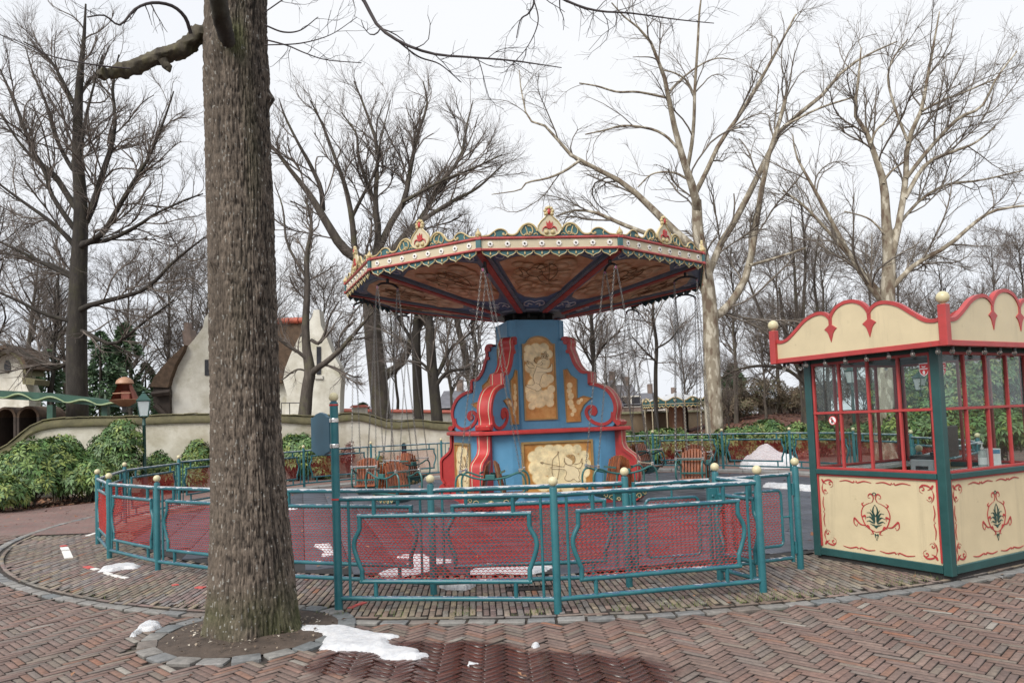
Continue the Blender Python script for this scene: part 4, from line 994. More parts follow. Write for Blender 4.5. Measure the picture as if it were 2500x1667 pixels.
V = []; Fc = []; Cc = []
for i, (x, s, r) in enumerate(cd):
    o_ = len(V); ct = ceil_pt(x, s, -.0165-i*.0004); V.append(ct); Cc.append((.90, .62, .37)); nn = 16
    for k in range(nn):
        a = 2*math.pi*k/nn; V.append(ct+Vector((r*math.cos(a), r*math.sin(a)*.985, -r*math.sin(a)*(ZO-ZI)/(AP-RI)*.985))); Cc.append((.58, .28, .13))
    for k in range(nn): Fc.append((o_, o_+1+k, o_+1+(k+1) % nn))
me_ccl = bpy.data.meshes.new('ceiling_cloud'); me_ccl.from_pydata([tuple(q) for q in V], [], Fc)
a_ = me_ccl.color_attributes.new('Col', 'FLOAT_COLOR', 'POINT'); a_.data.foreach_set('color', [q for c in Cc for q in (*c, 1)]); me_ccl.materials.append(mat('paint_col'))
b = MB()
for st in ([(-.35, .30), (-.22, .24), (-.08, .27), (-.02, .34), (-.12, .38), (-.28, .36), (-.35, .30)], [(-.02, .34), (.12, .42), (.25, .46), (.38, .44)], [(-.12, .38), (.0, .46), (.15, .50), (.30, .52)], [(-.1, .27), (.05, .22), (.12, .18)], [(.05, .18), (.22, .24), (.28, .36), (.18, .46)], [(.05, .18), (.18, .46)], [(-.1, .31), (.52, .29)], [(-.35, .30), (-.48, .24), (-.42, .34), (-.5, .36), (-.36, .40), (-.28, .36)], [(-.16, .26), (-.1, .2), (-.02, .22), (.02, .28)]):
    b.tube([q for q in [ceil_pt(v.x, v.z, -.040) for v in bez([(x, 0, s) for x, s in st], 4)]], .006, 4)
me_cln = proto(b.build('ceiling_line', 'line_brown'))
b = MB()
for s in (-1, 1):
    for st in ([(0, .86), (.25*s, .83), (.5*s, .86), (.55*s, .91), (.4*s, .92)], [(.1*s, .9), (.3*s, .88), (.35*s, .93)], [(.75*s, .05), (.68*s, .08), (.72*s, .12), (.8*s, .11), (.82*s, .07)]): b.tube([ceil_pt(v.x, v.z, -.008) for v in bez([(x, 0, q) for x, q in st], 4)], .011, 4)
me_csc = proto(b.build('ceiling_scroll', 'scroll_pale'))
for k in range(NS):
    M = sideM(k)
    f = child('fascia', me_f, ride, M); child('rail', me_r, f); 
    for i in range(8):
        x = -SL/2+SL*(.08+.1205*i)
        r_ = child('rosette', me_ro, ride, M @ Matrix.Translation((x, -.011, (Z0+Z1)/2))); child('lamp_socket', me_rc, r_)
        s_ = child('scallop', me_sc, ride, M @ Matrix.Translation((x, .012, Z0-.012))); child('scallop_trim', me_st, s_)
    cr = child('cresting', me_bk, ride, M @ Matrix.Translation((0, .02, Z1+.012))); child('scroll_trim', me_trs[0], cr); child('scroll_trim', me_trs[1], cr)
    sd = child('shield', me_sh, ride, M @ Matrix.Translation((0, -.004, Z1+.018))); child('shield_beads', me_sb, sd); child('tulip', me_tu, sd); child('tulip_leaf', me_tl[0], sd); child('tulip_leaf', me_tl[1], sd); child('bud', me_bud, sd)
    Mc = cornM(k) @ Matrix.Translation((0, -RC+.004, 0)); cp = child('corner_post', me_cp, ride, Mc); child('corner_cap', me_cc[0], cp); child('corner_cap', me_cc[1], cp); child('finial', me_fi, cp)
    cl = child('ceiling_panel', me_cl, ride, M)
    for nm, me_ in (('ceiling_border', me_cb), ('ceiling_painting', me_cpn), ('ceiling_cloud', me_ccl), ('ceiling_line', me_cln), ('ceiling_scroll', me_csc)): child(nm, me_, cl)
    # beam along each corner
    Mb_ = cornM(k); b = MB(); P0 = Vector((0, -RC+.06, ZO-.035)); P1 = Vector((0, -RI+.02, ZI-.03))
    for (xx, wd, m_, nm, dz) in ((0, .10, 'beam_red', 'beam', 0),):
        bb = MB(); d = (P1-P0); yv = d.normalized(); zv = yv.cross(Vector((1, 0, 0))).normalized(); MM = Matrix((Vector((1, 0, 0)), yv, zv)).transposed()
        bb.box((P0+P1)/2, (wd, d.length, .09), MM); o = bb.build(nm, m_, ride); o.matrix_local = Mb_
        for s in (-1, 1):
            b2 = MB(); b2.box((P0+P1)/2+Vector((s*.085, 0, .012)), (.065, d.length, .06), MM); b2.build('beam_edge', 'ceiling_beam', o)
rt = MB(); rv_ = []
for k in range(NS): rv_.append((RC*.97*math.sin(A0+k*2*math.pi/NS), -RC*.97*math.cos(A0+k*2*math.pi/NS), Z1-.02))
rt.add(rv_+[(0, 0, 5.02)], [(k, (k+1) % NS, NS) for k in range(NS)]); rt.build('roof', 'roof_sheet', ride)
b = MB(); b.lathe([(RI-.13, ZI-.02), (RI+.02, ZI-.03), (RI+.04, ZI+.0), (RI+.02, ZI+.03), (RI-.13, ZI+.03)], n=40); b.build('hub_ring', 'ceiling_beam', ride, smooth=True)
b = MB(); b.lathe([(.36, 3.70), (RI-.1, ZI+.02), (RI-.1, ZI+.2)], n=20)
for k in range(10):
    a = 2*math.pi*k/10; b.box((.43*math.sin(a), -.43*math.cos(a), 3.74), (.05, .16, .22), Matrix.Rotation(a, 3, 'Z'))
b.build('hub', 'soot', ride)
# ---- hanging double seats
def chain(P, Q, r=.0042, L=.046, pitch=.036):
    P, Q = Vector(P), Vector(Q); d = Q-P; n = int(d.length/pitch); t = d.normalized(); a = Vector((1, 0, 0)); a = (a-t*a.dot(t)).normalized(); c = t.cross(a); b = MB()
    for i in range(n):
        ce = P+d*((i+.5)/n); s = a if i % 2 else c; pts = []
        for k in range(8):
            an_ = 2*math.pi*k/8; pts.append(ce+t*(math.cos(an_)*L*.5)+s*(math.sin(an_)*.0135))
        b.tube(pts, r, 4, closed=True)
    return b
def make_seat():
    g = thing('double_swing_seat', '', 'swing seat', (0, 0, 0), 0, 'double seats hanging from the carousel')
    for s in (-1, 1):
        y = s*.225
        half = [(.47, .44), (.545, .52), (.555, .66), (.515, .765), (.43, .79), (.28, .735), (.12, .705), (0, .70)]
        pts = bez([(x, y, z) for x, z in half], 4); full = pts+[Vector((-q.x, q.y, q.z)) for q in pts[::-1][1:]]
        b = MB(); b.tube(full, .0165, 8); b.tube([(-.5, y, .44), (.5, y, .44)], .016, 8)
        for x in (.17, -.17): b.tube([(x, y, .44), (x*.9, y, .715)], .012, 6)
        b.build('side_rail', 'seat_green', g, smooth=True)
        b = MB(); b.box((0, y, .735), (.15, .05, .085)); b.build('hinge_box', 'seat_green', g, bevel=.008)
    for s in (-1, 1):
        for i in range(8):
            y = -.189+i*.054; hgt = .985-.28*((y/.22)**2)*.14-.0
            t_ = MB(); zv = Vector((-s*.12, 0, .55)).normalized(); xv = Vector((0, 1, 0)); MM = Matrix((xv.cross(zv)*1, xv, zv)).transposed()
            ln = .56-.07*(abs(y)/.2)**2; p0 = Vector((s*.175, y, .435)); cv = Vector((-s*.02*(1-(y/.2)**2), 0, 0)); t_.box(p0+zv*ln/2+cv, (.017, .041, ln), MM); t_.build('back_slat', 'seat_wood', g, bevel=.004)
        for i in range(6): MB().box((s*(.215+i*.056), 0, .462), (.047, .40, .018)).build('seat_slat', 'seat_wood', g, bevel=.004)
        MB().box((s*.20, 0, .56), (.02, .42, .03)).build('back_brace', 'seat_green', g); MB().box((s*.165, 0, .80), (.02, .42, .03)).build('back_brace', 'seat_green', g)
        b = MB(); b.tube([(s*.475, -.245, .835), (s*.475, .245, .835)], .0125, 8); b.build('lap_bar', 'chrome', g, smooth=True)
        for y in (-.235, .235):
            b = MB(); b.box((s*.475, y, .83), (.042, .038, .06)); b.build('bar_clamp', 'chrome', g, bevel=.006)
            q = .205 if y > 0 else -.205
            chain((s*.475, y, .86), (s*.015, q, 4.035)).build('chain', 'chain_steel', g)
    b = MB(); b.prism([(-.46, .43), (-.36, .33), (-.15, .27), (.15, .27), (.36, .33), (.46, .43)], .36); b.build('belly', 'seat_green', g, bevel=.01)
    for s in (-1, 1):
        b = MB()
        for (x, z, r) in ((-.34, .37, .035), (-.24, .33, .05), (-.12, .30, .035), (0, .315, .055), (.12, .30, .035), (.24, .33, .05), (.34, .37, .035)):
            b.tube([(x+r*(1-.07*k)*math.cos(k*.8), s*.19, z+r*(1-.07*k)*math.sin(k*.8)) for k in range(9)], .008, 5)
        b.ball((0, s*.195, .335), .03, 8, 6); b.build('scroll_ornament', 'gold_trim', g, smooth=True)
    b = MB(); b.tube(bez([(0, -.215, 4.035), (0, -.12, 4.085), (0, 0, 4.10), (0, .12, 4.085), (0, .215, 4.035)], 4), .02, 8); b.build('spreader_bar', 'black_iron', g, smooth=True)
    b = MB(); b.box((0, 0, 4.175), (.05, .04, .15)); b.box((0, 0, 4.25), (.09, .09, .03)); b.build('hanger', 'black_iron', g, bevel=.006)
    for s in (-1, 1): MB().tube([(0, s*.205, 4.05), (0, s*.205, 3.99)], .013, 6).build('shackle', 'pink_tag', g)
    return g
D('seat_green', (.035, .13, .125), .38, .2, 6); D('pink_tag', (.40, .10, .22), .5, .2, 9)
seat0 = make_seat()
SEATL = ['double swing seat hanging at the front left of the blue tower', 'double swing seat hanging at the front right below the near canopy edge', 'double swing seat hanging at the right beyond the gate', 'rearmost double swing seat on the right side', 'double swing seat hanging behind the tower, right of centre', 'double swing seat hanging straight behind the tower', 'double swing seat behind the tower, left of centre', 'rear double swing seat on the left side', 'leftmost double swing seat in the middle of the left side', 'near left double swing seat closest to the sign post']
RS = 3.32
for k in range(NS):
    a = A0+k*2*math.pi/NS; loc = (QX+RS*math.sin(a), QY-RS*math.cos(a), 0)
    rz = a+math.pi+random.Random(k).uniform(-.12, .12)
    if k == 0: seat0.location = loc; seat0.rotation_euler = (0, 0, rz); seat0['label'] = SEATL[0]
    else: dup(seat0, loc, rz, SEATL[k])
# ================================================================== TICKET BOOTH
booth = thing('ticket_booth', 'cream and green ticket booth with red scalloped fascia at the right edge', 'booth', (BC.x, BC.y, 0), math.atan2(BW.y, BW.x))
# local: x along the right-hand face, y along the left-hand face, origin at the near corner
def _glass():
    m, nt, b, tc = newmat('booth_glass'); nt.nodes.remove(b)
    out = [q for q in nt.nodes if q.type == 'OUTPUT_MATERIAL'][0]
    tr = nt.nodes.new('ShaderNodeBsdfTransparent'); tr.inputs[0].default_value = (.90, .93, .92, 1)
    gl = nt.nodes.new('ShaderNodeBsdfGlossy'); gl.inputs['Roughness'].default_value = .02; gl.inputs['Color'].default_value = (.9, .92, .95, 1)
    lw_ = nt.nodes.new('ShaderNodeLayerWeight'); lw_.inputs['Blend'].default_value = .5; pw = nt.nodes.new('ShaderNodeMath'); pw.operation = 'POWER'; nt.links.new(lw_.outputs['Facing'], pw.inputs[0]); pw.inputs[1].default_value = 4.0; fr = nt.nodes.new('ShaderNodeMath'); fr.operation = 'MULTIPLY_ADD'; nt.links.new(pw.outputs[0], fr.inputs[0]); fr.inputs[1].default_value = .5; fr.inputs[2].default_value = .022; mx = nt.nodes.new('ShaderNodeMixShader')
    nt.links.new(fr.outputs[0], mx.inputs[0]); nt.links.new(tr.outputs[0], mx.inputs[1]); nt.links.new(gl.outputs[0], mx.inputs[2]); nt.links.new(mx.outputs[0], out.inputs['Surface']); return m
_defs['booth_glass'] = _glass
def _bulb():
    m, nt, b, tc = newmat('bulb_glass'); b.inputs['Base Color'].default_value = (.62, .60, .56, 1); b.inputs['Roughness'].default_value = .06; b.inputs['Transmission Weight'].default_value = .85; b.inputs['IOR'].default_value = 1.3; return m
_defs['bulb_glass'] = _bulb
def _gel():
    m, nt, b, tc = newmat('gel_glass'); b.inputs['Base Color'].default_value = (.78, .86, .86, 1); b.inputs['Roughness'].default_value = .1; b.inputs['Transmission Weight'].default_value = .6; return m
_defs['gel_glass'] = _gel
PW = .085; ZS, ZTR, ZWT, ZFA = .955, 1.55, 2.08, 2.13
# each side: matrix taking (s along face, outward -y, z); s=0 at its left end seen from outside
def sideB(k):
    # 0: left-hand face, 1: right-hand face, 2: far side opposite 0, 3: far side opposite 1
    if k == 0: return Matrix.Translation((0, BLU, 0)) @ Matrix.Rotation(-math.pi/2, 4, 'Z'), BLU
    if k == 1: return Matrix.Identity(4), BLW
    if k == 2: return Matrix.Translation((BLW, 0, 0)) @ Matrix.Rotation(math.pi/2, 4, 'Z'), BLU
    return Matrix.Translation((BLW, BLU, 0)) @ Matrix.Rotation(math.pi, 4, 'Z'), BLW
for (x, y) in ((0, 0), (BLW, 0), (0, BLU), (BLW, BLU)):
    b = MB(); sx_, sy_ = (1 if x == 0 else -1), (1 if y == 0 else -1)
    b.box((x+sx_*PW/2, y+sy_*PW/2, (ZFA+.02+.03)/2), (PW, PW, ZFA+.02-.03)); b.build('corner_post', 'green_paint', booth, bevel=.008)
MB().box((BLW/2, BLU/2, .03), (BLW-.06, BLU-.06, .10)).build('plinth', 'soot', booth)
def stroke(b, M, pts, w, y=-.003, n=5, th=.0025):
    """painted stroke: tapered flat ribbon in the face plane"""
    p = bez([(a, 0, c) for a, c in pts], n); m = len(p); vs = []
    for i in range(m):
        t = (p[min(i+1, m-1)]-p[max(i-1, 0)]); t = t.normalized() if t.length > 1e-9 else Vector((1, 0, 0)); nr = Vector((-t.z, 0, t.x))
        f = i/(m-1); ww = .82*w*(.25+.75*math.sin(math.pi*min(1, f*1.15+.08)))/2 if not callable(w) else w(f)/2
        for s in (1, -1):
            vs.append(M @ (p[i]+nr*ww*s+Vector((0, y-th, 0)))); vs.append(M @ (p[i]+nr*ww*s+Vector((0, y, 0))))
    fs = []
    for i in range(m-1):
        o = i*4; fs += [(o, o+4, o+6, o+2), (o, o+1, o+5, o+4), (o+2, o+6, o+7, o+3)]
    b.add(vs, fs); return b
def spiral(cx, cz, r0, r1, a0_, turns, n=9, mir=1): return [(cx+mir*(r0+(r1-r0)*k/(n-1))*math.cos(rad(a0_+360*turns*k/(n-1))), cz+(r0+(r1-r0)*k/(n-1))*math.sin(rad(a0_+360*turns*k/(n-1)))) for k in range(n)]
for k in range(4):
    M, L = sideB(k); front = k < 2
    # base rail, panel, sill
    b = MB(); b.box((L/2, .035, .085), (L-2*PW-.004, .07, .075)); o = b.build('base_rail', 'green_paint', booth, bevel=.005); o.matrix_local = M
    o = MB().box((L/2, .04, .515), (L-2*PW-.004, .03, .79)).build('panel', 'booth_cream', booth); o.matrix_local = M
    pn = o
    x0, x1, za, zc = PW+.002, L-PW-.002, .125, .905
    b = MB()
    for (cx_, cz_, w_, h_) in ((L/2, zc-.008, x1-x0, .018), (x0+.010, (za+zc)/2, .018, zc-za-.036), (x1-.010, (za+zc)/2, .018, zc-za-.036)): b.box((cx_, .022, cz_), (w_, .02, h_))
    o = b.build('panel_bead', 'booth_red', booth); o.matrix_local = M
    b = MB(); b.box((L/2, .034, .930), (L-2*PW-.004, .078, .05)); o = b.build('sill', 'green_paint', booth, bevel=.005); o.matrix_local = M
    # red window bars
    nb = 4; xs = [x0+(x1-x0)*i/nb for i in range(nb+1)]
    for i, x in enumerate(xs):
        xx = min(max(x, x0+.012), x1-.012)
        o = MB().box((xx, .036, (ZS+ZWT)/2), (.024, .034, ZWT-ZS)).build('mullion', 'booth_red', booth, bevel=.003); o.matrix_local = M
    for zz_, nm in ((ZS+.012, 'glazing_bar'), (ZTR, 'glazing_bar'), (ZWT-.01, 'glazing_bar')):
        o = MB().box((L/2, .0335, zz_), (x1-x0-.002, .040, .026)).build(nm, 'booth_red', booth, bevel=.003); o.matrix_local = M
    for i in range(nb):
        for (p, q) in ((ZS+.02, ZTR-.01), (ZTR+.01, ZWT-.02)):
            o = MB().box(((xs[i]+xs[i+1])/2, .042, (p+q)/2), (xs[i+1]-xs[i]-.02, .004, q-p)).build('pane', 'booth_glass', booth); o.matrix_local = M
    b = MB(); b.box((L/2, .05, (ZWT+ZFA)/2+.01), (L-2*PW-.004, .06, ZFA-ZWT+.02)); o = b.build('head_rail', 'dark_green', booth); o.matrix_local = M
    # fascia board: three humps, swooping ends
    OV = .20; LF = L+2*OV; y_ = -OV
    base = ZFA
    fr = [(0, .235), (.03, .215), (.06, .212), (.10, .235), (.16, .315), (.22, .40), (.28, .445), (.33, .45), (.365, .42), (.385, .375), (.40, .43), (.43, .485), (.47, .515), (.50, .52)]
    pts = [(t*LF, base+h) for t, h in fr]; pts = pts+[(LF-a, c) for a, c in pts[::-1][1:]]
    # smooth only between cusps
    ic = [i for i, (a, c) in enumerate(pts) if abs(c-base-.375) < 1e-6]
    seg = [pts[:ic[0]+1], pts[ic[0]:ic[1]+1], pts[ic[1]:]]; top = []
    for sg_ in seg: top += [(q.x, q.z) for q in bez([(a, 0, c) for a, c in sg_], 4)][:-1]
    top.append(pts[-1])
    Mf = M @ Matrix.Translation((-OV, y_+.02, 0))
    o = MB().prism([(0, base), (LF, base)]+top[::-1], .03).build('fascia', 'booth_cream', booth); o.matrix_local = Mf; fo = o
    b = MB(); band(b, top, .034, .05); b.build('top_edge', 'booth_red', fo)
    b = MB(); b.box((LF/2, 0, base+.005), (LF, .052, .05)); b.build('bottom_edge', 'booth_red', fo, bevel=.004)
    for c_ in (.385, .615):
        cx_ = c_*LF; cz_ = base+.375
        b = MB(); b.prism([(cx_-.022, cz_+.02), (cx_-.018, cz_-.06), (cx_-.075, cz_-.10), (cx_-.045, cz_-.125), (cx_-.03, cz_-.15), (cx_, cz_-.24), (cx_+.03, cz_-.15), (cx_+.045, cz_-.125), (cx_+.075, cz_-.10), (cx_+.018, cz_-.06), (cx_+.022, cz_+.02)], .046); b.build('spearhead', 'booth_red', fo, bevel=.003)
    # bulbs under the fascia
    nb2 = 8
    for i in range(nb2):
        xx = -OV+LF*(i+.6)/nb2
        s_ = MB().lathe([(.016, -.03), (.016, .01)], (xx, y_+.035, ZFA-.025), 10).build('bulb_socket', 'black_plastic', booth, smooth=True); s_.matrix_local = M
        MB().ball((xx, y_+.035, ZFA-.07), .022, 12, 9, (1, 1, 1.15)).build('bulb', 'bulb_glass', s_, smooth=True)
    if not front: continue
    # painted ornament
    b = MB(); g = MB(); Mp = M @ Matrix.Translation((0, .0255, 0))
    ax, bx_, az, bz = x0+.05, x1-.05, za+.035, zc-.055
    W2 = (bx_-ax); H2 = bz-az
    for (ox, oz, sx_, sz_) in ((ax, az, 1, 1), (bx_, az, -1, 1), (ax, bz, 1, -1), (bx_, bz, -1, -1)):
        T_ = lambda q: [(ox+sx_*a, oz+sz_*c) for a, c in q]
        stroke(b, Mp, T_(spiral(.105, .045, .0, .038, 0, 1.25)), .013); stroke(b, Mp, T_([(.135, .03), (.10, .005), (.05, .012), (.02, .035), (.005, .07)]), .02)
        stroke(b, Mp, T_(spiral(.040, .125, .0, .032, 90, -1.2)), .013); stroke(b, Mp, T_([(.005, .07), (.0, .10), (.01, .14), (.03, .165)]), .016); stroke(b, Mp, T_([(.0, .0), (.02, .03), (.055, .05)]), .028)
    for zz_ in (az+.012, bz-.012):
        sg_ = 1 if zz_ > .5 else -1
        for (pa, pb) in ((.18, .48), (.52, .82)):
            xa, xb = ax+W2*pa, ax+W2*pb; xm = (xa+xb)/2
            stroke(b, Mp, [(xa, zz_), (xa+(xm-xa)*.45, zz_+.012*sg_), (xm-.025, zz_-.006*sg_), (xm-.015, zz_+.012*sg_), (xm, zz_-.004*sg_)], .015); stroke(b, Mp, [(xb, zz_), (xb-(xb-xm)*.45, zz_+.012*sg_), (xm+.025, zz_-.006*sg_), (xm+.015, zz_+.012*sg_), (xm, zz_-.004*sg_)], .015)
    for xx, sg_ in ((ax+.010, -1), (bx_-.010, 1)):
        za_, zb_ = az+H2*.27, az+H2*.73; zm = (za_+zb_)/2
        stroke(b, Mp, [(xx, za_), (xx+.010*sg_, za_+(zm-za_)*.5), (xx-.004*sg_, zm-.02), (xx+.012*sg_, zm)], .013); stroke(b, Mp, [(xx, zb_), (xx+.010*sg_, zb_-(zb_-zm)*.5), (xx-.004*sg_, zm+.02), (xx+.012*sg_, zm)], .013)
    cx_, cz_ = L/2, (za+zc)/2-.01
    for s in (-1, 1):
        T_ = lambda q: [(cx_+s*a*1.14, cz_+c*1.12) for a, c in q]
        stroke(b, Mp, T_([(0, -.135), (.05, -.12), (.10, -.085), (.13, -.02), (.135, .03), (.11, .085), (.06, .115), (.03, .125), (.01, .16)]), .014, n=6)
        stroke(b, Mp, T_([(.02, .13), (.01, .17), (.03, .20), (.055, .19), (.06, .165), (.04, .165)]), .016); stroke(b, Mp, T_([(.11, .085), (.125, .105), (.105, .12)]), .02); stroke(b, Mp, T_([(.13, -.01), (.10, .0), (.10, -.03)]), .024)
        stroke(b, Mp, T_([(.10, -.085), (.15, -.08), (.19, -.045), (.21, -.03), (.215, -.075), (.19, -.10), (.18, -.075)]), .02); stroke(b, Mp, T_([(.06, -.115), (.08, -.085), (.105, -.10)]), .022); stroke(b, Mp, T_([(.05, -.12), (.03, -.15), (.055, -.155)]), .016)
        # palmette
        stroke(g, Mp, T_([(.012, -.05), (.03, .0), (.05, .03), (.082, .03)]), .02); stroke(g, Mp, T_([(.012, -.055), (.035, -.02), (.06, -.005), (.09, -.015)]), .02); stroke(g, Mp, T_([(.012, -.06), (.04, -.05), (.065, -.04), (.088, -.05)]), .018); stroke(g, Mp, T_([(.008, -.045), (.02, .02), (.045, .06)]), .02)
        stroke(g, Mp, T_([(.004, -.08), (.03, -.075), (.055, -.065)]), .016); stroke(g, Mp, T_([(0, .0), (.022, .04), (.016, .08), (0, .105)]), .02)
        stroke(g, Mp, T_([(0, .215), (.018, .20), (.008, .19), (.0, .185)]), .012)
        stroke(g, Mp, T_([(0, -.165), (.014, -.155), (.01, -.18), (0, -.21)]), .014)
    g.prism([(cx_+a, cz_+c) for a, c in ((0, -.115), (.02, -.10), (.012, -.085), (-.012, -.085), (-.02, -.10))], .0025, Mp.to_3x3(), Mp @ Vector((0, -.0045, 0)))
    stuff(b.build('painted_scroll', 'booth_red', booth)); stuff(g.build('painted_palmette', 'dark_green', booth))
    # shield stickers at the near corner, round warning sticker on the left face
    sx0 = (L-PW-.075) if k == 0 else PW+.055
    Ms = M @ Matrix.Translation((sx0, .0385, 1.925))
    def shd(q, w_=.045, h_=.06): return [(a*w_*q, c*h_*q) for a, c in ((-1, 1), (1, 1), (1, -.2), (.75, -.65), (.35, -.92), (0, -1.05), (-.35, -.92), (-.75, -.65), (-1, -.2))]
    st = flatpoly(MB(), shd(1.0), 0, Ms, .0015).build('shield_sticker', 'sticker_white', booth)
    flatpoly(MB(), shd(.88), -.0015, Ms, .0015).build('sticker_field', 'sticker_red', st)
    flatpoly(MB(), [(-.037, .002), (.037, .002), (.037, .012), (-.037, .012)], -.003, Ms, .0015).build('sticker_band', 'sticker_white', st)
    b = MB(); flatpoly(b, [(0, -.005), (.012, -.02), (.010, -.04), (0, -.05), (-.010, -.04), (-.012, -.02)], -.003, Ms, .0015); flatpoly(b, [(-.022, .036), (.0, .028), (.022, .036), (.012, .020), (-.012, .020)], -.003, Ms, .0015); b.build('sticker_emblem', 'sticker_white', st)
    if k == 0:
        Mr = M @ Matrix.Translation((PW+.235, .0185, 1.47)); cc_ = lambda r: circ(0, 0, r, 25)[:-1]
        st = flatpoly(MB(), cc_(.047), 0, Mr, .002).build('round_sticker', 'sticker_red', booth); flatpoly(MB(), cc_(.039), -.0018, Mr, .0015).build('sticker_field', 'sticker_white', st)
        b = MB(); flatpoly(b, circ(-.006, .022, .008, 9)[:-1], -.0035, Mr, .0015); flatpoly(b, [(-.013, .012), (.004, .012), (.016, -.006), (.010, -.010), (.004, -.002), (.006, -.028), (-.004, -.028), (-.006, -.008), (-.012, -.028), (-.02, -.026), (-.014, .0)], -.0035, Mr, .0015); b.build('pictogram', 'pictogram', st)
        flatpoly(MB(), [(-.030, .022), (-.024, .028), (.030, -.022), (.024, -.028)], -.005, Mr, .0015).build('slash', 'sticker_red', st)
OV = .20
for (x, y) in ((-OV, -OV), (BLW+OV, -OV), (-OV, BLU+OV), (BLW+OV, BLU+OV)):
    b = MB(); b.box((x, y, 2.29), (.075, .075, .37)); p = b.build('fascia_post', 'booth_red', booth, bevel=.006)
    b = MB(); b.lathe([(.02, 2.47), (.02, 2.485), (.03, 2.487)], (x, y, 0), 14); b.ball((x, y, 2.535), .056, 18, 12); b.build('ball', 'ball_cream', p, smooth=True)
MB().box((BLW/2, BLU/2, 2.155), (BLW+2*OV-.05, BLU+2*OV-.05, .03)).build('roof', 'dark_green', booth)
# counter all round
b = MB(); b.box((BLW/2, .21, .935), (BLW-.16, .30, .03)).box((BLW/2, BLU-.21, .935), (BLW-.16, .30, .03)).box((.21, BLU/2, .935), (.30, BLU-.72, .03)); b.build('counter', 'counter_top', booth)
MB().box((BLW/2, BLU/2, .09), (BLW-.12, BLU-.12, .02)).build('floor_board', 'fence_timber', booth)
Mw = booth.matrix_basis if False else Matrix.Translation((BC.x, BC.y, 0)) @ Matrix.Rotation(math.atan2(BW.y, BW.x), 4, 'Z')
def inb(x, y, z): return Mw @ Vector((x, y, z))
rzb = math.atan2(BW.y, BW.x)
cr = thing('cash_register', 'black and grey receipt printer on the counter behind the booth glass', 'printer', inb(.20, .28, .952), rzb-math.pi/2)
b = MB(); b.box((0, 0, .065), (.24, .20, .13)); b.build('body', 'grey_plastic', cr, bevel=.012)
b = MB(); b.box((0, .01, .145), (.26, .22, .035)); b.build('lid', 'black_plastic', cr, bevel=.01); MB().box((0, -.103, .05), (.12, .006, .03)).build('slot', 'black_plastic', cr); b = MB(); b.lathe([(.03, 0), (.03, .03)], (.06, .0, .162), 12); b.build('knob', 'black_plastic', cr, smooth=True)
sb = thing('sanitizer_bottle', 'clear pump bottle with white top on the booth counter', 'bottle', inb(.98, .20, .952))
b = MB(); b.lathe([(.036, 0), (.04, .01), (.04, .13), (.03, .16), (.014, .17), (.014, .18)], n=16); b.build('body', 'gel_glass', sb, smooth=True)
MB().lathe([(.0385, .03), (.0408, .03), (.0408, .10), (.0385, .10)], n=16).build('label_wrap', 'white_plastic', sb, smooth=True)
b = MB(); b.lathe([(.016, .18), (.016, .20), (.006, .20), (.006, .235)], n=12); b.box((-.015, 0, .24), (.055, .016, .014)); b.build('pump', 'white_plastic', sb, smooth=False)
tb = thing('paper_box', 'white and blue box beside the pump bottle', 'box', inb(1.14, .20, .952)); MB().box((0, 0, .09), (.13, .10, .18)).build('carton', 'white_plastic', tb, bevel=.004); MB().box((0, -.051, .15), (.11, .004, .04)).build('print', 'blue_paint', tb)
mo = thing('monitor', 'flat dark monitor standing inside the ticket booth', 'monitor', inb(1.15, .62, .10), rzb+.25)
b = MB(); b.box((0, 0, 1.10), (.52, .035, .33)); b.build('screen', 'black_plastic', mo, bevel=.008); b = MB(); b.box((0, .03, .46), (.05, .04, .92)); b.build('stand', 'brass', mo); MB().box((0, .03, .01), (.26, .2, .02)).build('foot', 'black_plastic', mo)
# ================================================================== TREES
_bark('bark_twig2', (.035, .028, .03), (.06, .05, .052), (.10, .085, .08), 6)
def tubes_np(P, R, ns):
    """P (n,K,3), R (n,K) -> verts, quads"""
    n, Kp, _ = P.shape; T = np.empty_like(P); T[:, 1:-1] = P[:, 2:]-P[:, :-2]; T[:, 0] = P[:, 1]-P[:, 0]; T[:, -1] = P[:, -1]-P[:, -2]
    T /= np.maximum(np.linalg.norm(T, axis=2, keepdims=True), 1e-9)
    ref = np.where(np.abs(T[:, :1, 2:3]) < .85, np.array([0, 0, 1.0]), np.array([1.0, 0, 0])); ref = np.broadcast_to(ref, T.shape)
    A = np.cross(T, ref); A /= np.maximum(np.linalg.norm(A, axis=2, keepdims=True), 1e-9); B = np.cross(T, A)
    an = np.arange(ns)*2*np.pi/ns
    V = P[:, :, None, :]+R[:, :, None, None]*(A[:, :, None, :]*np.cos(an)[None, None, :, None]+B[:, :, None, :]*np.sin(an)[None, None, :, None])
    i = np.arange(n)[:, None, None]*Kp*ns; k = np.arange(Kp-1)[None, :, None]*ns; s = np.arange(ns)[None, None, :]; s2 = (s+1) % ns
    Fq = np.stack([i+k+s, i+k+s2, i+k+ns+s2, i+k+ns+s], -1).reshape(-1, 4)
    return V.reshape(-1, 3), Fq
def join(parts):
    o = 0; Vs, Fs = [], []
    for V, Fq in parts: Vs.append(V); Fs.append(Fq+o); o += len(V)
    return np.concatenate(Vs), np.concatenate(Fs)
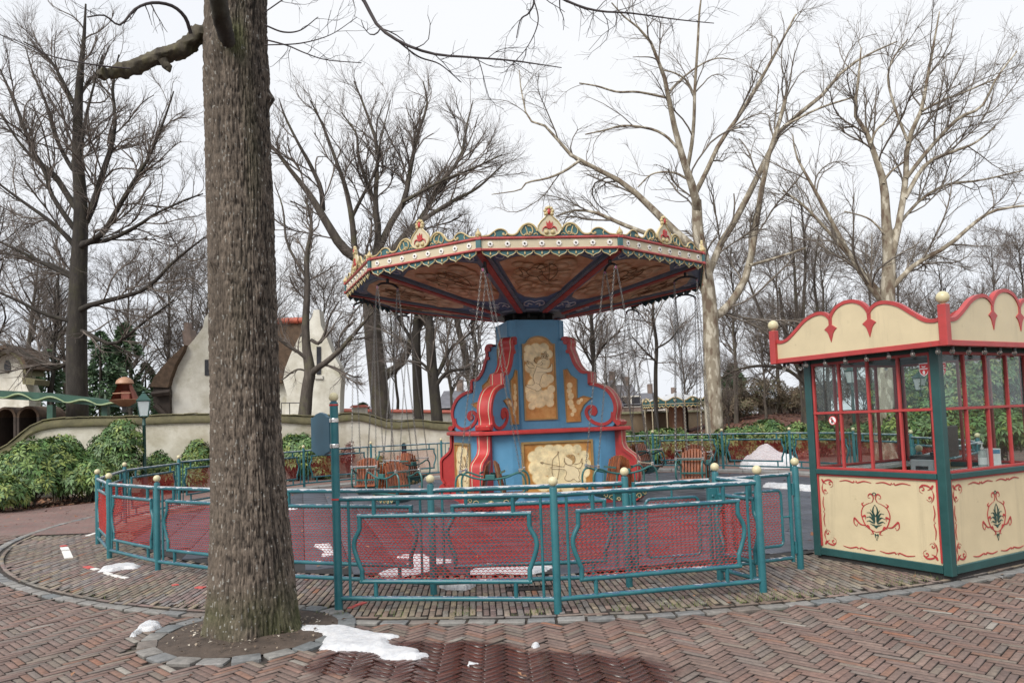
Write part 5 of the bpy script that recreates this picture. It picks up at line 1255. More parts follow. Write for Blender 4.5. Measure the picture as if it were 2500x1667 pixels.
def spawn(g, P, R, n, lr, ang, up, Kc, rf, rmin, tmin=.15, wig=.13, tipw=.5):
    seg = np.linalg.norm(np.diff(P, axis=1), axis=2).sum(1); pid = g.choice(len(P), n, p=seg/seg.sum())
    t = tmin+(1-tmin)*g.random(n)**.85; Kp = P.shape[1]; f = t*(Kp-1); i = np.minimum(f.astype(int), Kp-2); f = (f-i)[:, None]
    p0 = P[pid, i]*(1-f)+P[pid, i+1]*f; d = P[pid, i+1]-P[pid, i]; d /= np.maximum(np.linalg.norm(d, axis=1, keepdims=True), 1e-9)
    r0 = (R[pid, i]*(1-f[:, 0])+R[pid, i+1]*f[:, 0])*rf
    rv = g.normal(size=(n, 3)); rv -= d*(rv*d).sum(1, keepdims=True); rv /= np.linalg.norm(rv, axis=1, keepdims=True)
    a = np.radians(g.uniform(*ang, n))[:, None]; d = d*np.cos(a)+rv*np.sin(a)
    L = g.uniform(*lr, n)*(1-tipw*t); out = np.empty((n, Kc, 3)); out[:, 0] = p0; w = 0
    for k in range(1, Kc):
        w = .5*w+g.normal(0, wig, (n, 3)); d = d+w; d[:, 2] += up; d /= np.linalg.norm(d, axis=1, keepdims=True); out[:, k] = out[:, k-1]+d*(L/(Kc-1))[:, None]
    r0 = np.clip(r0, rmin, None); Rr = r0[:, None]*np.linspace(1, .38, Kc)[None]; return out, np.maximum(Rr, rmin*.55)
def limb3d(px, Y, seed, spread=.28, Kp=14, y0=None):
    r = random.Random(seed); pts = [Vector((q[0], 0, q[1])) for q in px]; ws = [q[2] for q in px]
    sm = bez(pts, 6); m = len(sm); L = sum((pts[i+1]-pts[i]).length for i in range(len(pts)-1))/1699*Y
    dy = r.uniform(-1, 1)*spread*L; out = []; rr = []
    for k in range(Kp):
        f = k/(Kp-1)*(m-1); i = min(int(f), m-2); q = sm[i].lerp(sm[i+1], f-i); u_ = f/(m-1)
        fw = f/(m-1)*(len(ws)-1); j = min(int(fw), len(ws)-2); wv = ws[j]*(1-(fw-j))+ws[j+1]*(fw-j)
        YY = Y+dy*u_; p = at(q.x, q.z, YY); out.append(tuple(p)); rr.append(wv/2/1699*YY)
    return out, rr
def hook(l, trunk):
    """start a limb inside the trunk instead of beside it"""
    x, y, w = l[0]; rows = sorted((q[1], q[0]) for q in trunk); tx = interp_(rows, y); dx = abs(x-tx)
    if dx > 45 or not rows[0][0] < y < rows[-1][0]: return l
    y2 = y+dx*1.1+4; return [(interp_(rows, y2), y2, w*1.15)]+list(l)
def interp_(pts, x):
    for (a, b), (c, d) in zip(pts[:-1], pts[1:]):
        if a <= x <= c: return b+(d-b)*(x-a)/(c-a)
    return pts[0][1] if x < pts[0][0] else pts[-1][1]
def traced_tree(name, label, Y, trunk, limbs, mt, mc, seed, n2=70, n3=600, n4=2600, up=.05, len2=(1.6, 3.8), len3=(.7, 1.8), len4=(.3, .85), ground=True, tw=.0036, spread=.28, ang=(22, 48), z0=-.1, attach=True):
    g = np.random.default_rng(seed); o3 = at(trunk[0][0], trunk[0][1], Y)
    t = thing(name, label, 'tree', (o3.x, o3.y, z0)); base = np.array([o3.x, o3.y, z0])
    tp, tr = limb3d(trunk, Y, seed, 0.02, 20)
    if ground:  # carry the trunk down to the ground with a root flare
        x, y, z = tp[0]; n_ = 4; tp = [(x, y, z0+(z-z0)*k/n_) for k in range(n_)]+tp; tr = [tr[0]*(1+.45*(1-k/n_)**2.5) for k in range(n_)]+tr
    Pt, Rt = np.array([tp]), np.array([tr])
    LP, LR = [], []
    for i, l in enumerate(limbs):
        if attach: l = hook(l, trunk)
        a, b = limb3d(l, Y, seed*31+i, spread); LP.append(a); LR.append(b)
    parts = [tubes_np(Pt, Rt, 14)]
    if LP: LP, LR = np.array(LP), np.array(LR); parts.append(tubes_np(LP, LR, 9))
    V, Fq = join(parts); np_mesh('trunk', V-base, Fq, mt, t, smooth=True)
    # upper trunk also bears branches
    kk = Pt.shape[1]; idx = np.linspace(kk//2, kk-1, 14).astype(int)
    SP = np.concatenate([LP, Pt[:, idx]]) if len(limbs) else Pt[:, idx]; SR = np.concatenate([LR, Rt[:, idx]]) if len(limbs) else Rt[:, idx]
    P2, R2 = spawn(g, SP, SR, n2, len2, ang, up, 9, .5, .008, .18); R2 = np.minimum(R2, .03)
    P3, R3 = spawn(g, np.concatenate([P2, P2]), np.concatenate([R2, R2]), n3, len3, (18, 45), up, 6, .55, .0052, .1)
    n4a = int(n4*1.25); P4, R4 = spawn(g, P3, R3, n4a, len4, (18, 48), up, 4, .65, tw, .05, .10)
    V, Fq = join([tubes_np(P2, R2, 5), tubes_np(P3, R3, 4), tubes_np(P4, R4, 3)]); np_mesh('crown', V-base, Fq, mc, t)
    return t
cA = lambda *q: [(a*.42, b*.42, w) for a, b, w in q]                       # crop of the upper left
cD = lambda *q: [(602+a*.48, b*.48, w) for a, b, w in q]
cG = lambda *q: [(1129+a*.336, b*.336, w) for a, b, w in q]
cH = lambda *q: [(1693+a*.456, b*.456, w) for a, b, w in q]
cE = lambda *q: [(602+a*.276, 659+b*.276, w) for a, b, w in q]
# left tree
traced_tree('bare_tree', 'tall dark leafless tree with straight trunk at the left edge', 27,
    [(178, 955, 46), (176, 800, 44), (180, 640, 37), (186, 480, 30), (178, 350, 24), (182, 200, 17), (192, 100, 9), (197, 10, 4)],
    [cA((430, 1280, 17), (500, 1150, 16), (560, 950, 13), (610, 800, 11), (630, 650, 9), (615, 480, 7), (650, 300, 3)), cA((450, 1340, 15), (560, 1280, 13), (650, 1130, 11), (740, 980, 9), (820, 850, 7), (900, 650, 5), (950, 500, 3)),
     cA((440, 1330, 12), (600, 1310, 10), (760, 1230, 8), (850, 1170, 6), (1000, 1100, 5), (1110, 1060, 3)), cA((400, 900, 12), (440, 800, 9), (470, 640, 7), (510, 480, 5), (560, 300, 3)),
     cA((390, 1100, 15), (300, 960, 13), (210, 880, 11), (140, 720, 9), (80, 560, 7), (0, 380, 4)), cA((370, 1200, 12), (280, 1060, 10), (240, 930, 8), (120, 800, 6), (0, 620, 4)), cA((370, 1300, 12), (260, 1200, 9), (120, 1100, 7), (0, 1010, 5), (-80, 950, 3)),
     cA((380, 900, 10), (300, 740, 8), (250, 560, 6), (180, 400, 4), (140, 260, 2)), cA((400, 560, 9), (330, 420, 7), (250, 300, 5), (130, 230, 3)), cA((400, 600, 9), (470, 470, 7), (540, 380, 5), (600, 250, 3)), cA((390, 1500, 9), (250, 1440, 7), (100, 1400, 5), (-20, 1380, 3)),
     [(168, 828, 13), (120, 846, 10), (60, 812, 8), (0, 785, 6), (-40, 770, 4)], [(195, 705, 13), (280, 682, 10), (340, 660, 9), (400, 600, 7), (470, 545, 4)], [(190, 760, 10), (260, 790, 8), (330, 740, 6), (400, 690, 4)], [(165, 740, 11), (100, 720, 9), (40, 690, 7), (-30, 660, 4)], [(185, 650, 10), (90, 600, 8), (10, 560, 5), (-40, 540, 3)]],
    'bark_dark', 'bark_twig', 11, 190, 1900, 6500, .06, attach=True)
# small forked tree by the white house
traced_tree('bare_tree', 'small forked leafless tree in front of the white gable', 25.8, [(700, 952, 30), (706, 890, 26), (712, 852, 26), (704, 800, 20), (702, 740, 17), (706, 660, 14), (704, 590, 12), (716, 520, 8), (700, 450, 4)],
    [cE((440, 690, 15), (540, 620, 13), (650, 520, 11), (740, 420, 9), (860, 280, 7), (930, 200, 3)), cE((370, 600, 9), (300, 540, 8), (200, 480, 7), (130, 420, 5), (100, 330, 3)), cE((400, 440, 8), (470, 470, 9), (520, 390, 7), (560, 250, 5), (640, 120, 3)), cE((365, 700, 5), (280, 690, 4), (160, 780, 3)), [(705, 640, 8), (660, 560, 6), (650, 480, 4), (630, 420, 2)]],
    'bark_grey', 'bark_twig', 12, 46, 330, 1300, .06, (.8, 2.0), (.4, 1.0), (.2, .55))
# big tree behind the canopy's left side
traced_tree('bare_tree', 'broad leafless tree with thick trunk left of the tower', 28.5, [(878, 965, 44), (868, 870, 42), (858, 780, 40), (852, 700, 38), (846, 640, 34), (838, 590, 30)],
    [cD((480, 1250, 26), (390, 1190, 24), (330, 1100, 20), (270, 1000, 17), (220, 920, 14), (140, 820, 10), (40, 690, 6), (-20, 640, 3)), cD((450, 1230, 16), (430, 1050, 13), (400, 900, 11), (350, 760, 8), (290, 600, 6), (230, 480, 3)), cD((290, 1010, 13), (280, 900, 11), (220, 770, 9), (180, 700, 7), (110, 560, 5), (80, 470, 2)),
     cD((545, 1230, 20), (555, 1100, 16), (545, 1000, 13), (545, 880, 11), (555, 720, 9), (500, 540, 6), (440, 390, 3)), cD((560, 1190, 18), (620, 1060, 15), (680, 960, 13), (715, 780, 10), (745, 640, 8), (790, 500, 5), (770, 390, 3)), cD((600, 1240, 18), (680, 1130, 16), (760, 1050, 13), (850, 890, 11), (950, 750, 8), (980, 600, 5), (1010, 480, 2)),
     cD((760, 1060, 11), (900, 970, 9), (1030, 900, 6), (1150, 790, 3)), cD((670, 970, 9), (850, 870, 7), (1000, 810, 5), (1150, 740, 3)), cD((545, 980, 9), (500, 880, 8), (460, 740, 7), (450, 640, 5), (380, 540, 3)), cD((430, 1040, 9), (470, 960, 8), (540, 820, 6), (560, 700, 4), (615, 480, 2)),
     [(888, 860, 20), (925, 830, 18), (950, 770, 16), (990, 720, 12), (1050, 690, 8)]],
    'bark_grey', 'bark_twig', 13, 130, 1200, 4600, .07)
traced_tree('bare_tree', 'slim dark leafless tree second from the tower on its left', 27, [(962, 960, 23), (958, 860, 22), (956, 770, 20), (962, 700, 16), (966, 620, 10), (960, 540, 5)], [[(958, 800, 9), (920, 740, 7), (890, 690, 5)], [(960, 760, 10), (985, 700, 8), (1020, 640, 5), (1050, 600, 3)], [(960, 830, 6), (940, 790, 5), (915, 780, 3)]], 'bark_dark', 'bark_twig', 14, 40, 280, 1100)
traced_tree('bare_tree', 'dark leafless tree nearest the tower on its left', 26.5, [(1004, 965, 27), (998, 900, 25), (992, 840, 24), (988, 770, 21), (984, 700, 16), (990, 620, 11), (1000, 540, 5)], [cE((1420, 760, 9), (1360, 660, 7), (1250, 580, 5)), cE((1480, 690, 10), (1520, 600, 9), (1580, 500, 7), (1700, 410, 5), (1800, 330, 3)), cE((1490, 760, 9), (1560, 700, 8), (1700, 680, 6), (1800, 640, 3)), [(986, 760, 10), (950, 700, 8), (930, 640, 6)], [(990, 700, 11), (1030, 650, 9), (1075, 600, 6)]], 'bark_dark', 'bark_twig', 15, 55, 380, 1500)
traced_tree('bare_tree', 'two-stemmed leafless tree just behind the tower', 33, [(1092, 965, 17), (1080, 880, 16), (1065, 800, 15), (1050, 740, 13), (1040, 640, 9), (1050, 560, 5)], [[(1085, 900, 12), (1095, 820, 11), (1085, 740, 9), (1100, 640, 6)], [(1330, 800, 8), (1350, 760, 7), (1400, 700, 4)]][:1], 'bark_grey', 'bark_twig', 16, 45, 330, 1300)
# plane tree right of the canopy
PL = traced_tree('plane_tree', 'pale mottled plane tree with spreading limbs right of the canopy', 24.5, [(1642, 1005, 42), (1637, 900, 39), (1634, 800, 37), (1630, 700, 33), (1620, 620, 30), (1604, 540, 26), (1600, 460, 22)],
    [cG((1405, 1420, 21), (1380, 1300, 19), (1340, 1180, 17), (1290, 1020, 15), (1230, 780, 12), (1190, 560, 10), (1140, 420, 8), (1060, 240, 6), (930, 140, 4), (820, 20, 3)), cG((1340, 1150, 10), (1370, 980, 9), (1385, 800, 8), (1390, 600, 7), (1410, 300, 6), (1420, 100, 5), (1440, -60, 3)),
     cG((1390, 1330, 12), (1480, 1150, 11), (1560, 980, 10), (1700, 780, 9), (1820, 580, 8), (1960, 330, 6), (2080, 100, 4)), cG((1410, 1720, 22), (1240, 1570, 18), (1060, 1390, 15), (960, 1300, 13), (800, 1190, 11), (600, 1100, 9), (490, 1010, 8), (400, 880, 6), (290, 840, 5), (240, 790, 4), (200, 600, 3), (190, 480, 2)),
     cG((1400, 1740, 14), (1200, 1650, 11), (960, 1560, 10), (840, 1510, 9), (700, 1450, 7), (560, 1440, 6), (440, 1480, 4)), cG((1280, 1020, 7), (1190, 930, 6), (1080, 880, 6), (900, 860, 5), (780, 890, 4), (640, 920, 3)), cG((600, 1100, 7), (500, 1170, 6), (380, 1220, 5), (240, 1250, 4), (190, 1300, 3), (0, 1330, 2)),
     cG((1200, 670, 6), (1000, 630, 5), (860, 630, 5), (720, 590, 4), (600, 570, 3)), cG((1330, 1220, 6), (1240, 1180, 5), (1100, 1190, 4), (1000, 1280, 3)), cG((1380, 640, 6), (1330, 550, 5), (1250, 500, 4), (1160, 480, 3)), cG((1220, 620, 5), (1300, 540, 5), (1420, 450, 4), (1540, 400, 3), (1660, 410, 2)),
     [(1632, 730, 22), (1660, 715, 20), (1693, 675, 18), (1720, 615, 17), (1739, 500, 14), (1761, 374, 11), (1798, 255, 9), (1804, 222, 9)], [(1624, 640, 18), (1655, 560, 16), (1693, 500, 15), (1750, 385, 13), (1800, 290, 11), (1870, 238, 9), (1935, 165, 7), (1990, 128, 5), (2060, 96, 3)], [(1722, 610, 8), (1790, 590, 6), (1850, 570, 5)], [(1800, 290, 6), (1880, 250, 5), (1965, 222, 4)]],
    'bark_plane', 'twig_plane', 21, 85, 560, 2300, .0)
traced_tree('plane_tree', 'mottled plane tree with many upright limbs behind the booth', 23, [(2030, 1000, 42), (2034, 850, 40), (2038, 690, 34), (2042, 600, 28), (2036, 520, 22), (2030, 425, 17), (2012, 365, 13), (1988, 300, 10), (1964, 262, 8), (1972, 180, 6), (1978, 110, 3)],
    [cH((780, 1290, 17), (820, 1100, 15), (850, 900, 13), (860, 720, 11), (930, 550, 9), (950, 440, 8), (980, 280, 6), (1020, 60, 3)), cH((845, 1000, 11), (950, 830, 9), (1100, 760, 7), (1200, 720, 5), (1300, 640, 3)), cH((850, 900, 10), (960, 760, 9), (1110, 600, 8), (1230, 540, 6), (1310, 390, 5), (1410, 260, 3)), cH((735, 1530, 14), (640, 1400, 12), (560, 1270, 11), (440, 1050, 9), (370, 920, 7), (300, 790, 5), (280, 680, 3)),
     cH((745, 1500, 10), (650, 1390, 9), (480, 1190, 8), (340, 1040, 6), (230, 960, 4)), cH((780, 1450, 13), (900, 1330, 11), (1060, 1240, 10), (1200, 1120, 8), (1300, 1060, 7), (1460, 1035, 5)), cH((800, 1150, 8), (920, 1010, 7), (1060, 930, 6), (1220, 910, 5), (1440, 860, 3)), cH((860, 715, 7), (800, 560, 6), (760, 400, 5), (790, 290, 4), (860, 200, 3)), cH((700, 660, 5), (740, 620, 5), (790, 560, 3)), cH((740, 910, 6), (780, 860, 5), (850, 810, 4)),
     cH((930, 560, 6), (1050, 500, 6), (1110, 480, 5), (1250, 420, 4), (1300, 400, 3)), cH((735, 1170, 5), (660, 1100, 4), (540, 1065, 3))],
    'bark_plane', 'twig_plane', 22, 100, 760, 3000, .05)
traced_tree('bare_tree', 'low dark leafless tree just left of the booth', 30, [(1852, 965, 20), (1856, 890, 19), (1838, 850, 16), (1815, 800, 13), (1800, 740, 9), (1790, 660, 5)], [[(1850, 880, 12), (1870, 820, 11), (1880, 740, 8), (1870, 640, 5), (1880, 540, 3)], [(1820, 810, 9), (1770, 770, 8), (1740, 700, 6), (1710, 620, 3)], [(1810, 850, 8), (1750, 840, 7), (1690, 850, 5), (1640, 880, 3)], [(1840, 840, 9), (1830, 740, 8), (1825, 620, 6), (1815, 500, 3)], [(1860, 850, 9), (1845, 740, 8), (1850, 600, 6), (1840, 470, 3)]], 'bark_grey', 'bark_twig', 23, 80, 520, 2000, .06, (1.0, 2.6))
traced_tree('bare_tree', 'thin leafless tree standing by the far garden wall', 38, [(1506, 925, 10), (1506, 850, 9), (1508, 790, 8), (1500, 720, 6), (1505, 640, 3)], [[(1508, 800, 5), (1540, 780, 4), (1570, 740, 2)], [(1506, 830, 5), (1475, 800, 4), (1450, 770, 2)]], 'bark_dark', 'bark_twig', 24, 40, 260, 900)
traced_tree('bare_tree', 'leafless tree whose trunk shows just right of the tower', 36, [(1368, 930, 12), (1366, 880, 11), (1362, 800, 10), (1358, 730, 8), (1350, 640, 5)], [[(1364, 830, 6), (1390, 790, 5), (1425, 760, 3)], [(1362, 840, 6), (1340, 800, 5), (1320, 760, 3)]], 'bark_dark', 'bark_twig', 25, 45, 300, 1100)
# ---- generic trees of the wood behind
def generic(seed, H, r0, n1, n2, n3, n4, up=.10, tall=.35):
    g = np.random.default_rng(seed); Kp = 12; z = np.linspace(-.3, H, Kp); x = np.cumsum(g.normal(0, H*.006, Kp)); y = np.cumsum(g.normal(0, H*.006, Kp)); x -= x[0]; y -= y[0]
    P = np.stack([x, y, z], 1)[None]; R = (r0*(1-np.linspace(0, 1, Kp))**.8+.015)[None]; R[:, 0] *= 1.35
    P1, R1 = spawn(g, P, R, n1, (H*.28, H*.5), (25, 60), up, 8, .5, .02, tall, .12, .55); P2, R2 = spawn(g, P1, R1, n2, (1.2, 2.8), (25, 60), up, 6, .6, .011, .15)
    P3, R3 = spawn(g, P2, R2, n3, (.5, 1.4), (25, 55), up*.6, 5, .6, .0075, .05); P4, R4 = spawn(g, P3, R3, n4, (.3, .8), (20, 50), .03, 3, .7, .006, .05)
    return join([tubes_np(P, R, 8), tubes_np(P1, R1, 6)]), join([tubes_np(P2, R2, 4), tubes_np(P3, R3, 3), tubes_np(P4, R4, 3)])
GEN = []
for i, (H_, r_, t_) in enumerate(((13, .20, .3), (15, .24, .4), (11, .15, .25), (14, .17, .45), (9, .11, .15))):
    (V1, F1), (V2, F2) = generic(100+i, H_, r_, 26, 150, 900, 2600, .10, t_)
    o1 = np_mesh('trunk', V1, F1, 'bark_dark' if i % 2 else 'bark_grey', smooth=True); o2 = np_mesh('crown', V2, F2, 'bark_twig'); GEN.append((o1.data, o2.data)); bpy.data.objects.remove(o1); bpy.data.objects.remove(o2)
def gtree(k, x, y, s, rz, label, group, z=-.06):
    t = thing('bare_tree', label, 'tree', (x, y, z), rz, group); t.scale = (s, s, s); child('trunk', GEN[k][0], t); child('crown', GEN[k][1], t)
rt_ = random.Random(3)
LW, CW, RW = 'leafless tree in the wood behind the crooked houses', 'leafless tree in the thin row behind the tower', 'leafless tree on the leafy bank at the right'
for px_, Y, k, s in ((60, 40, 0, .95), (118, 36, 3, .8), (300, 38, 2, .9), (395, 41, 4, 1.2), (430, 50, 3, .9), (470, 43, 2, 1.0), (-40, 36, 1, .9), (150, 52, 0, 1.0)):
    p = at(px_, 960, Y); gtree(k, p.x, p.y, s, rt_.uniform(0, 6), LW, 'wood behind the houses')
for px_, Y, k, s in ((640, 40, 3, .75), (760, 38, 4, 1.0), (915, 40, 3, .62), (1040, 42, 4, .9), (1190, 52, 0, .6), (1400, 60, 4, .9), (1450, 70, 2, .7), (1580, 44, 4, .75)):
    p = at(px_, 960, Y); gtree(k, p.x, p.y, s, rt_.uniform(0, 6), CW, 'row of trees behind the tower')
for px_, Y, k, s in ((1690, 40, 4, 1.0), (1790, 44, 4, 1.05), (1905, 38, 4, .95), (2000, 36, 4, .9), (2080, 42, 2, .8), (2190, 40, 3, .6), (2300, 44, 2, .85), (2360, 38, 4, .95), (2110, 50, 0, .6)):
    p = at(px_, 950, Y); gtree(k, p.x, p.y, s, rt_.uniform(0, 6), RW, 'trees on the right bank')
# ---- the big trunk in the foreground
bt = thing('oak_tree', 'massive furrowed brown tree trunk in the left foreground', 'tree', (PIT.x, PIT.y, 0))
rows = [(-160, 476, 610), (-60, 475, 610), (0, 474, 611), (60, 470, 612), (120, 469, 614), (180, 469, 619), (230, 470, 618), (300, 472, 619), (400, 475, 624), (500, 478, 629), (650, 481, 633), (800, 484, 638), (900, 485, 641), (1000, 486, 647), (1100, 487, 656), (1200, 486, 664), (1300, 482, 674), (1360, 479, 681), (1410, 475, 688), (1440, 470, 694), (1458, 462, 702)]
prof = []
for (yy, xl, xr) in rows:
    a, c = at(xl, yy, 6.0), at(xr, yy, 6.0); m_ = (a+c)/2; prof.append((m_.z, m_.x, (c-a).length/2*.95))
prof.sort(); zs = np.array([q[0] for q in prof]); xs_ = np.array([q[1] for q in prof]); rs_ = np.array([q[2] for q in prof])
zt = 10.5; zs = np.append(zs, zt); xs_ = np.append(xs_, xs_[-1]-.1); rs_ = np.append(rs_, rs_[-1]*.75); zs = np.insert(zs, 0, -.08); xs_ = np.insert(xs_, 0, xs_[0]); rs_ = np.insert(rs_, 0, rs_[0]*1.10)
NA = 320; zz = np.concatenate([np.arange(-.06, 5.4, .0105), np.arange(5.4, zt, .12)]); A_ = np.arange(NA)*2*np.pi/NA
Zg, Ag = np.meshgrid(zz, A_, indexing='ij'); cxg = np.interp(Zg, zs, xs_); rg_ = np.interp(Zg, zs, rs_)
ca, sa_ = np.cos(Ag), np.sin(Ag)
def fbm_bark(u, v, w):
    wob = .55*(vnoise(u*.8, v*.8, w*.35)-.5)
    n1 = np.abs(vnoise(u*10+wob*4, v*10+wob*4, w*5.0)-.5)*2; n2 = np.abs(vnoise(u*19+wob*5, v*19, w*10+4)-.5)*2; n3 = vnoise(u*36, v*36, w*34)
    return n1, n2, n3
u_, v_ = ca*1.9+3, sa_*1.9+3; n1, n2, n3 = fbm_bark(u_*1.25, v_*1.25, Zg*1.5)
ridge = np.clip(n1*2.3, 0, 1)*.56+np.clip(n2*2.0, 0, 1)*.32+n3*.26; rg2 = rg_+(ridge-.62)*.028+.02*(vnoise(ca*1.6+9, sa_*1.6+9, Zg*.9)-.5)
flare = np.clip((.55-Zg)/.6, 0, 1)**2; rg2 = rg2+flare*(-.012+.032*np.cos(Ag*5+1.3)+.018*np.cos(Ag*3+.4))
def knob(z0, a0_, hz, ha, h): return h*np.exp(-(((Zg-z0)/hz)**2+(((Ag-a0_+np.pi) % (2*np.pi)-np.pi)/ha)**2))
zk = lambda yy: float(at(545, yy, 5.65).z)
rg2 = rg2+knob(zk(183), 0.05, .05, .16, .05)+knob(zk(585), -2.2, .05, .14, .035)+knob(zk(745), -2.35, .05, .13, .03)+knob(zk(660), -.75, .06, .14, .03)+knob(zk(85), -1.75, .13, .35, .05)+knob(zk(610), -.9, .03, .1, .02)+knob(zk(600), -2.0, .03, .10, .02)
X_ = cxg+rg2*ca; Y_ = 6.0+rg2*sa_
nz, na = Zg.shape; Vt = np.stack([X_-PIT.x, Y_-PIT.y, Zg], -1).reshape(-1, 3)
ii, jj2 = np.meshgrid(np.arange(nz-1), np.arange(na), indexing='ij'); Fq = np.stack([ii*na+jj2, ii*na+(jj2+1) % na, (ii+1)*na+(jj2+1) % na, (ii+1)*na+jj2], -1).reshape(-1, 4)
# bark colour: plates, furrows, moss near the ground and below the limb
hz_ = np.clip((ridge-.22)/.5, 0, 1)[..., None]; hz_ = hz_*hz_*(3-2*hz_); base_c = np.array([.036, .029, .023])*(1-hz_)+np.array([.138, .112, .088])*hz_
tint = vnoise(ca*2.2+5, sa_*2.2+5, Zg*1.1)[..., None]; base_c = base_c*(.84+.3*tint)*(.74+.5*vnoise(ca*5+3, sa_*5+3, Zg*.7)[..., None])*(.62+.76*vnoise(ca*36, sa_*36, Zg*40)[..., None])
moss = np.clip((.42-Zg)/.42, 0, 1)*np.clip(vnoise(ca*3+1, sa_*3+1, Zg*4)*1.7-.25, 0, 1)+.55*np.clip(vnoise(ca*1.7+2, sa_*1.7+7, Zg*.8)*2.2-1.25, 0, 1)*np.clip(ca+.3, 0, 1)
moss = (moss+1.1*np.exp(-(((Zg-zk(70))/.14)**2+(((Ag+1.25+np.pi) % (2*np.pi)-np.pi)/.3)**2)))
moss = np.clip(moss, 0, .75)[..., None]; base_c = base_c*(1-moss)+np.array([.085, .095, .035])*moss
lich = (vnoise(ca*30, sa_*30, Zg*55) > .84)[..., None]*(ridge > .55)[..., None]; base_c = np.where(lich, base_c*.35+np.array([.40, .40, .37])*.65, base_c)
fc = base_c.reshape(-1, 3)[Fq[:, 0]]
_colattr('trunk_bark', .92, 70, .7)
np_mesh('trunk', Vt, Fq, 'trunk_bark', bt, smooth=True, col=fc)
def near_limb(px, seed, spread, Y0=6.0, lift=0, Kp=22):
    r = random.Random(seed); sm = bez([Vector((q[0], 0, q[1])) for q in px], 6); m = len(sm); ws = [q[2] for q in px]; out = []; rr = []
    for k in range(Kp):
        f = k/(Kp-1)*(m-1); i = min(int(f), m-2); q = sm[i].lerp(sm[i+1], f-i); fw = f/(m-1)*(len(ws)-1); j = min(int(fw), len(ws)-2); wv = ws[j]*(1-fw+j)+ws[j+1]*(fw-j)
        YY = Y0+spread*f/(m-1); p = at(q.x, q.z, YY); out.append(tuple(p)); rr.append(wv/2/1699*YY)
    return np.array([out]), np.array([rr])
def limb_mesh(nm, P, R, ns, m, wob=.0):
    V, Fq = tubes_np(P, R, ns)
    if wob: V = V+(np.stack([vnoise(V[:, 0]*9+i*7, V[:, 1]*9, V[:, 2]*9)+.55*vnoise(V[:, 0]*26+i*7, V[:, 1]*26, V[:, 2]*26)+.3*vnoise(V[:, 0]*60+i*7, V[:, 1]*60, V[:, 2]*60) for i in range(3)], 1)-.92)*wob
    return np_mesh(nm, V-np.array([PIT.x, PIT.y, 0]), Fq, m, bt, smooth=True)
_bark('bark_mossy', (.03, .025, .02), (.085, .072, .05), (.15, .135, .07), 12, (.10, .10, .035))
Pa, Ra = near_limb([(500, 78, 52), (470, 82, 50), (440, 95, 44), (400, 118, 38), (350, 140, 34), (300, 158, 31), (262, 163, 30), (244, 168, 34), (240, 168, 26), (239, 168, 3)], 1, -.35, Kp=90); limb_mesh('limb_stub', Pa, Ra*.92, 30, 'bark_mossy', .055)
MB().lathe([(.05, -.008), (.045, .004), (.02, .007)], (0, 0, 0), 14, None).build('cut_face', 'bark_mossy', bt).matrix_local = Matrix.Translation(Vector(at(239.5, 168, 5.65))-Vector((PIT.x, PIT.y, 0))) @ Matrix.Rotation(-math.pi/2, 4, 'Y')
Pk, Rk = near_limb([(372, 140, 20), (378, 152, 16), (388, 158, 15), (384, 165, 9)], 2, .0, 5.78, Kp=10); limb_mesh('limb_knob', Pk, Rk, 10, 'bark_mossy', .03)
Pb, Rb = near_limb([(520, 98, 40), (513, 60, 44), (504, 20, 44), (494, -30, 42), (480, -120, 40)], 3, -.5, 5.75); limb_mesh('limb', Pb, Rb, 16, 'bark_dark', .03)
lim = [near_limb(q, 10+i, sp_, y0) for i, (q, sp_, y0) in enumerate((
    ([(438, 78, 9), (425, 40, 9), (395, 14, 8), (350, 7, 7), (310, 22, 6), (275, 58, 5), (240, 36, 4), (200, 40, 3)], -.5, 5.8), ([(560, -260, 30), (700, -160, 20), (790, -60, 13), (838, 6, 9), (870, 62, 8), (930, 102, 7), (1000, 125, 6), (1080, 132, 5), (1180, 140, 4), (1290, 156, 2)], -.6, 6.0), ([(905, 88, 4), (960, 130, 4), (1010, 148, 3), (1060, 190, 2)], .3, 5.75),
    ([(600, -300, 26), (900, -160, 15), (1180, -60, 9), (1300, 2, 6), (1370, 25, 5), (1450, 31, 4), (1560, 46, 3), (1640, 54, 2)], -.3, 5.9), ([(1180, -60, 6), (1225, -5, 5), (1215, 30, 4), (1196, 45, 3), (1186, 88, 2)], .2, 5.6), ([(1225, -4, 3), (1236, 50, 3), (1210, 110, 2), (1160, 165, 1.5)], .2, 5.6),
    ([(608, 58, 4), (650, 74, 4), (690, 70, 3), (730, 40, 2)], .1, 5.9), ([(612, 92, 4), (660, 105, 3.5), (700, 122, 3), (750, 138, 2.5), (830, 145, 2)], -.3, 5.9), ([(608, 104, 3), (690, 100, 3), (760, 80, 2), (820, 40, 1.5)], -.4, 5.9), ([(606, 30, 3), (680, -20, 3), (740, -50, 2)], -.3, 5.9), ([(300, 158, 4), (220, 150, 4), (120, 130, 3), (40, 95, 2), (0, 80, 1.5)], -.3, 5.65)))]
LPn = np.concatenate([q[0] for q in lim]); LRn = np.concatenate([q[1] for q in lim]); gN = np.random.default_rng(5)
limb_mesh('branch', LPn, LRn, 7, 'bark_twig2')
P2n, R2n = spawn(gN, LPn, LRn, 85, (.2, .75), (25, 70), -.02, 7, .5, .0022, .25, .2); P3n, R3n = spawn(gN, P2n, R2n, 190, (.1, .32), (25, 65), 0, 5, .7, .0016, .1)
V, Fq = join([tubes_np(P2n, R2n, 4), tubes_np(P3n, R3n, 3)]); stuff(np_mesh('twigs', V-np.array([PIT.x, PIT.y, 0]), Fq, 'bark_twig2', bt))
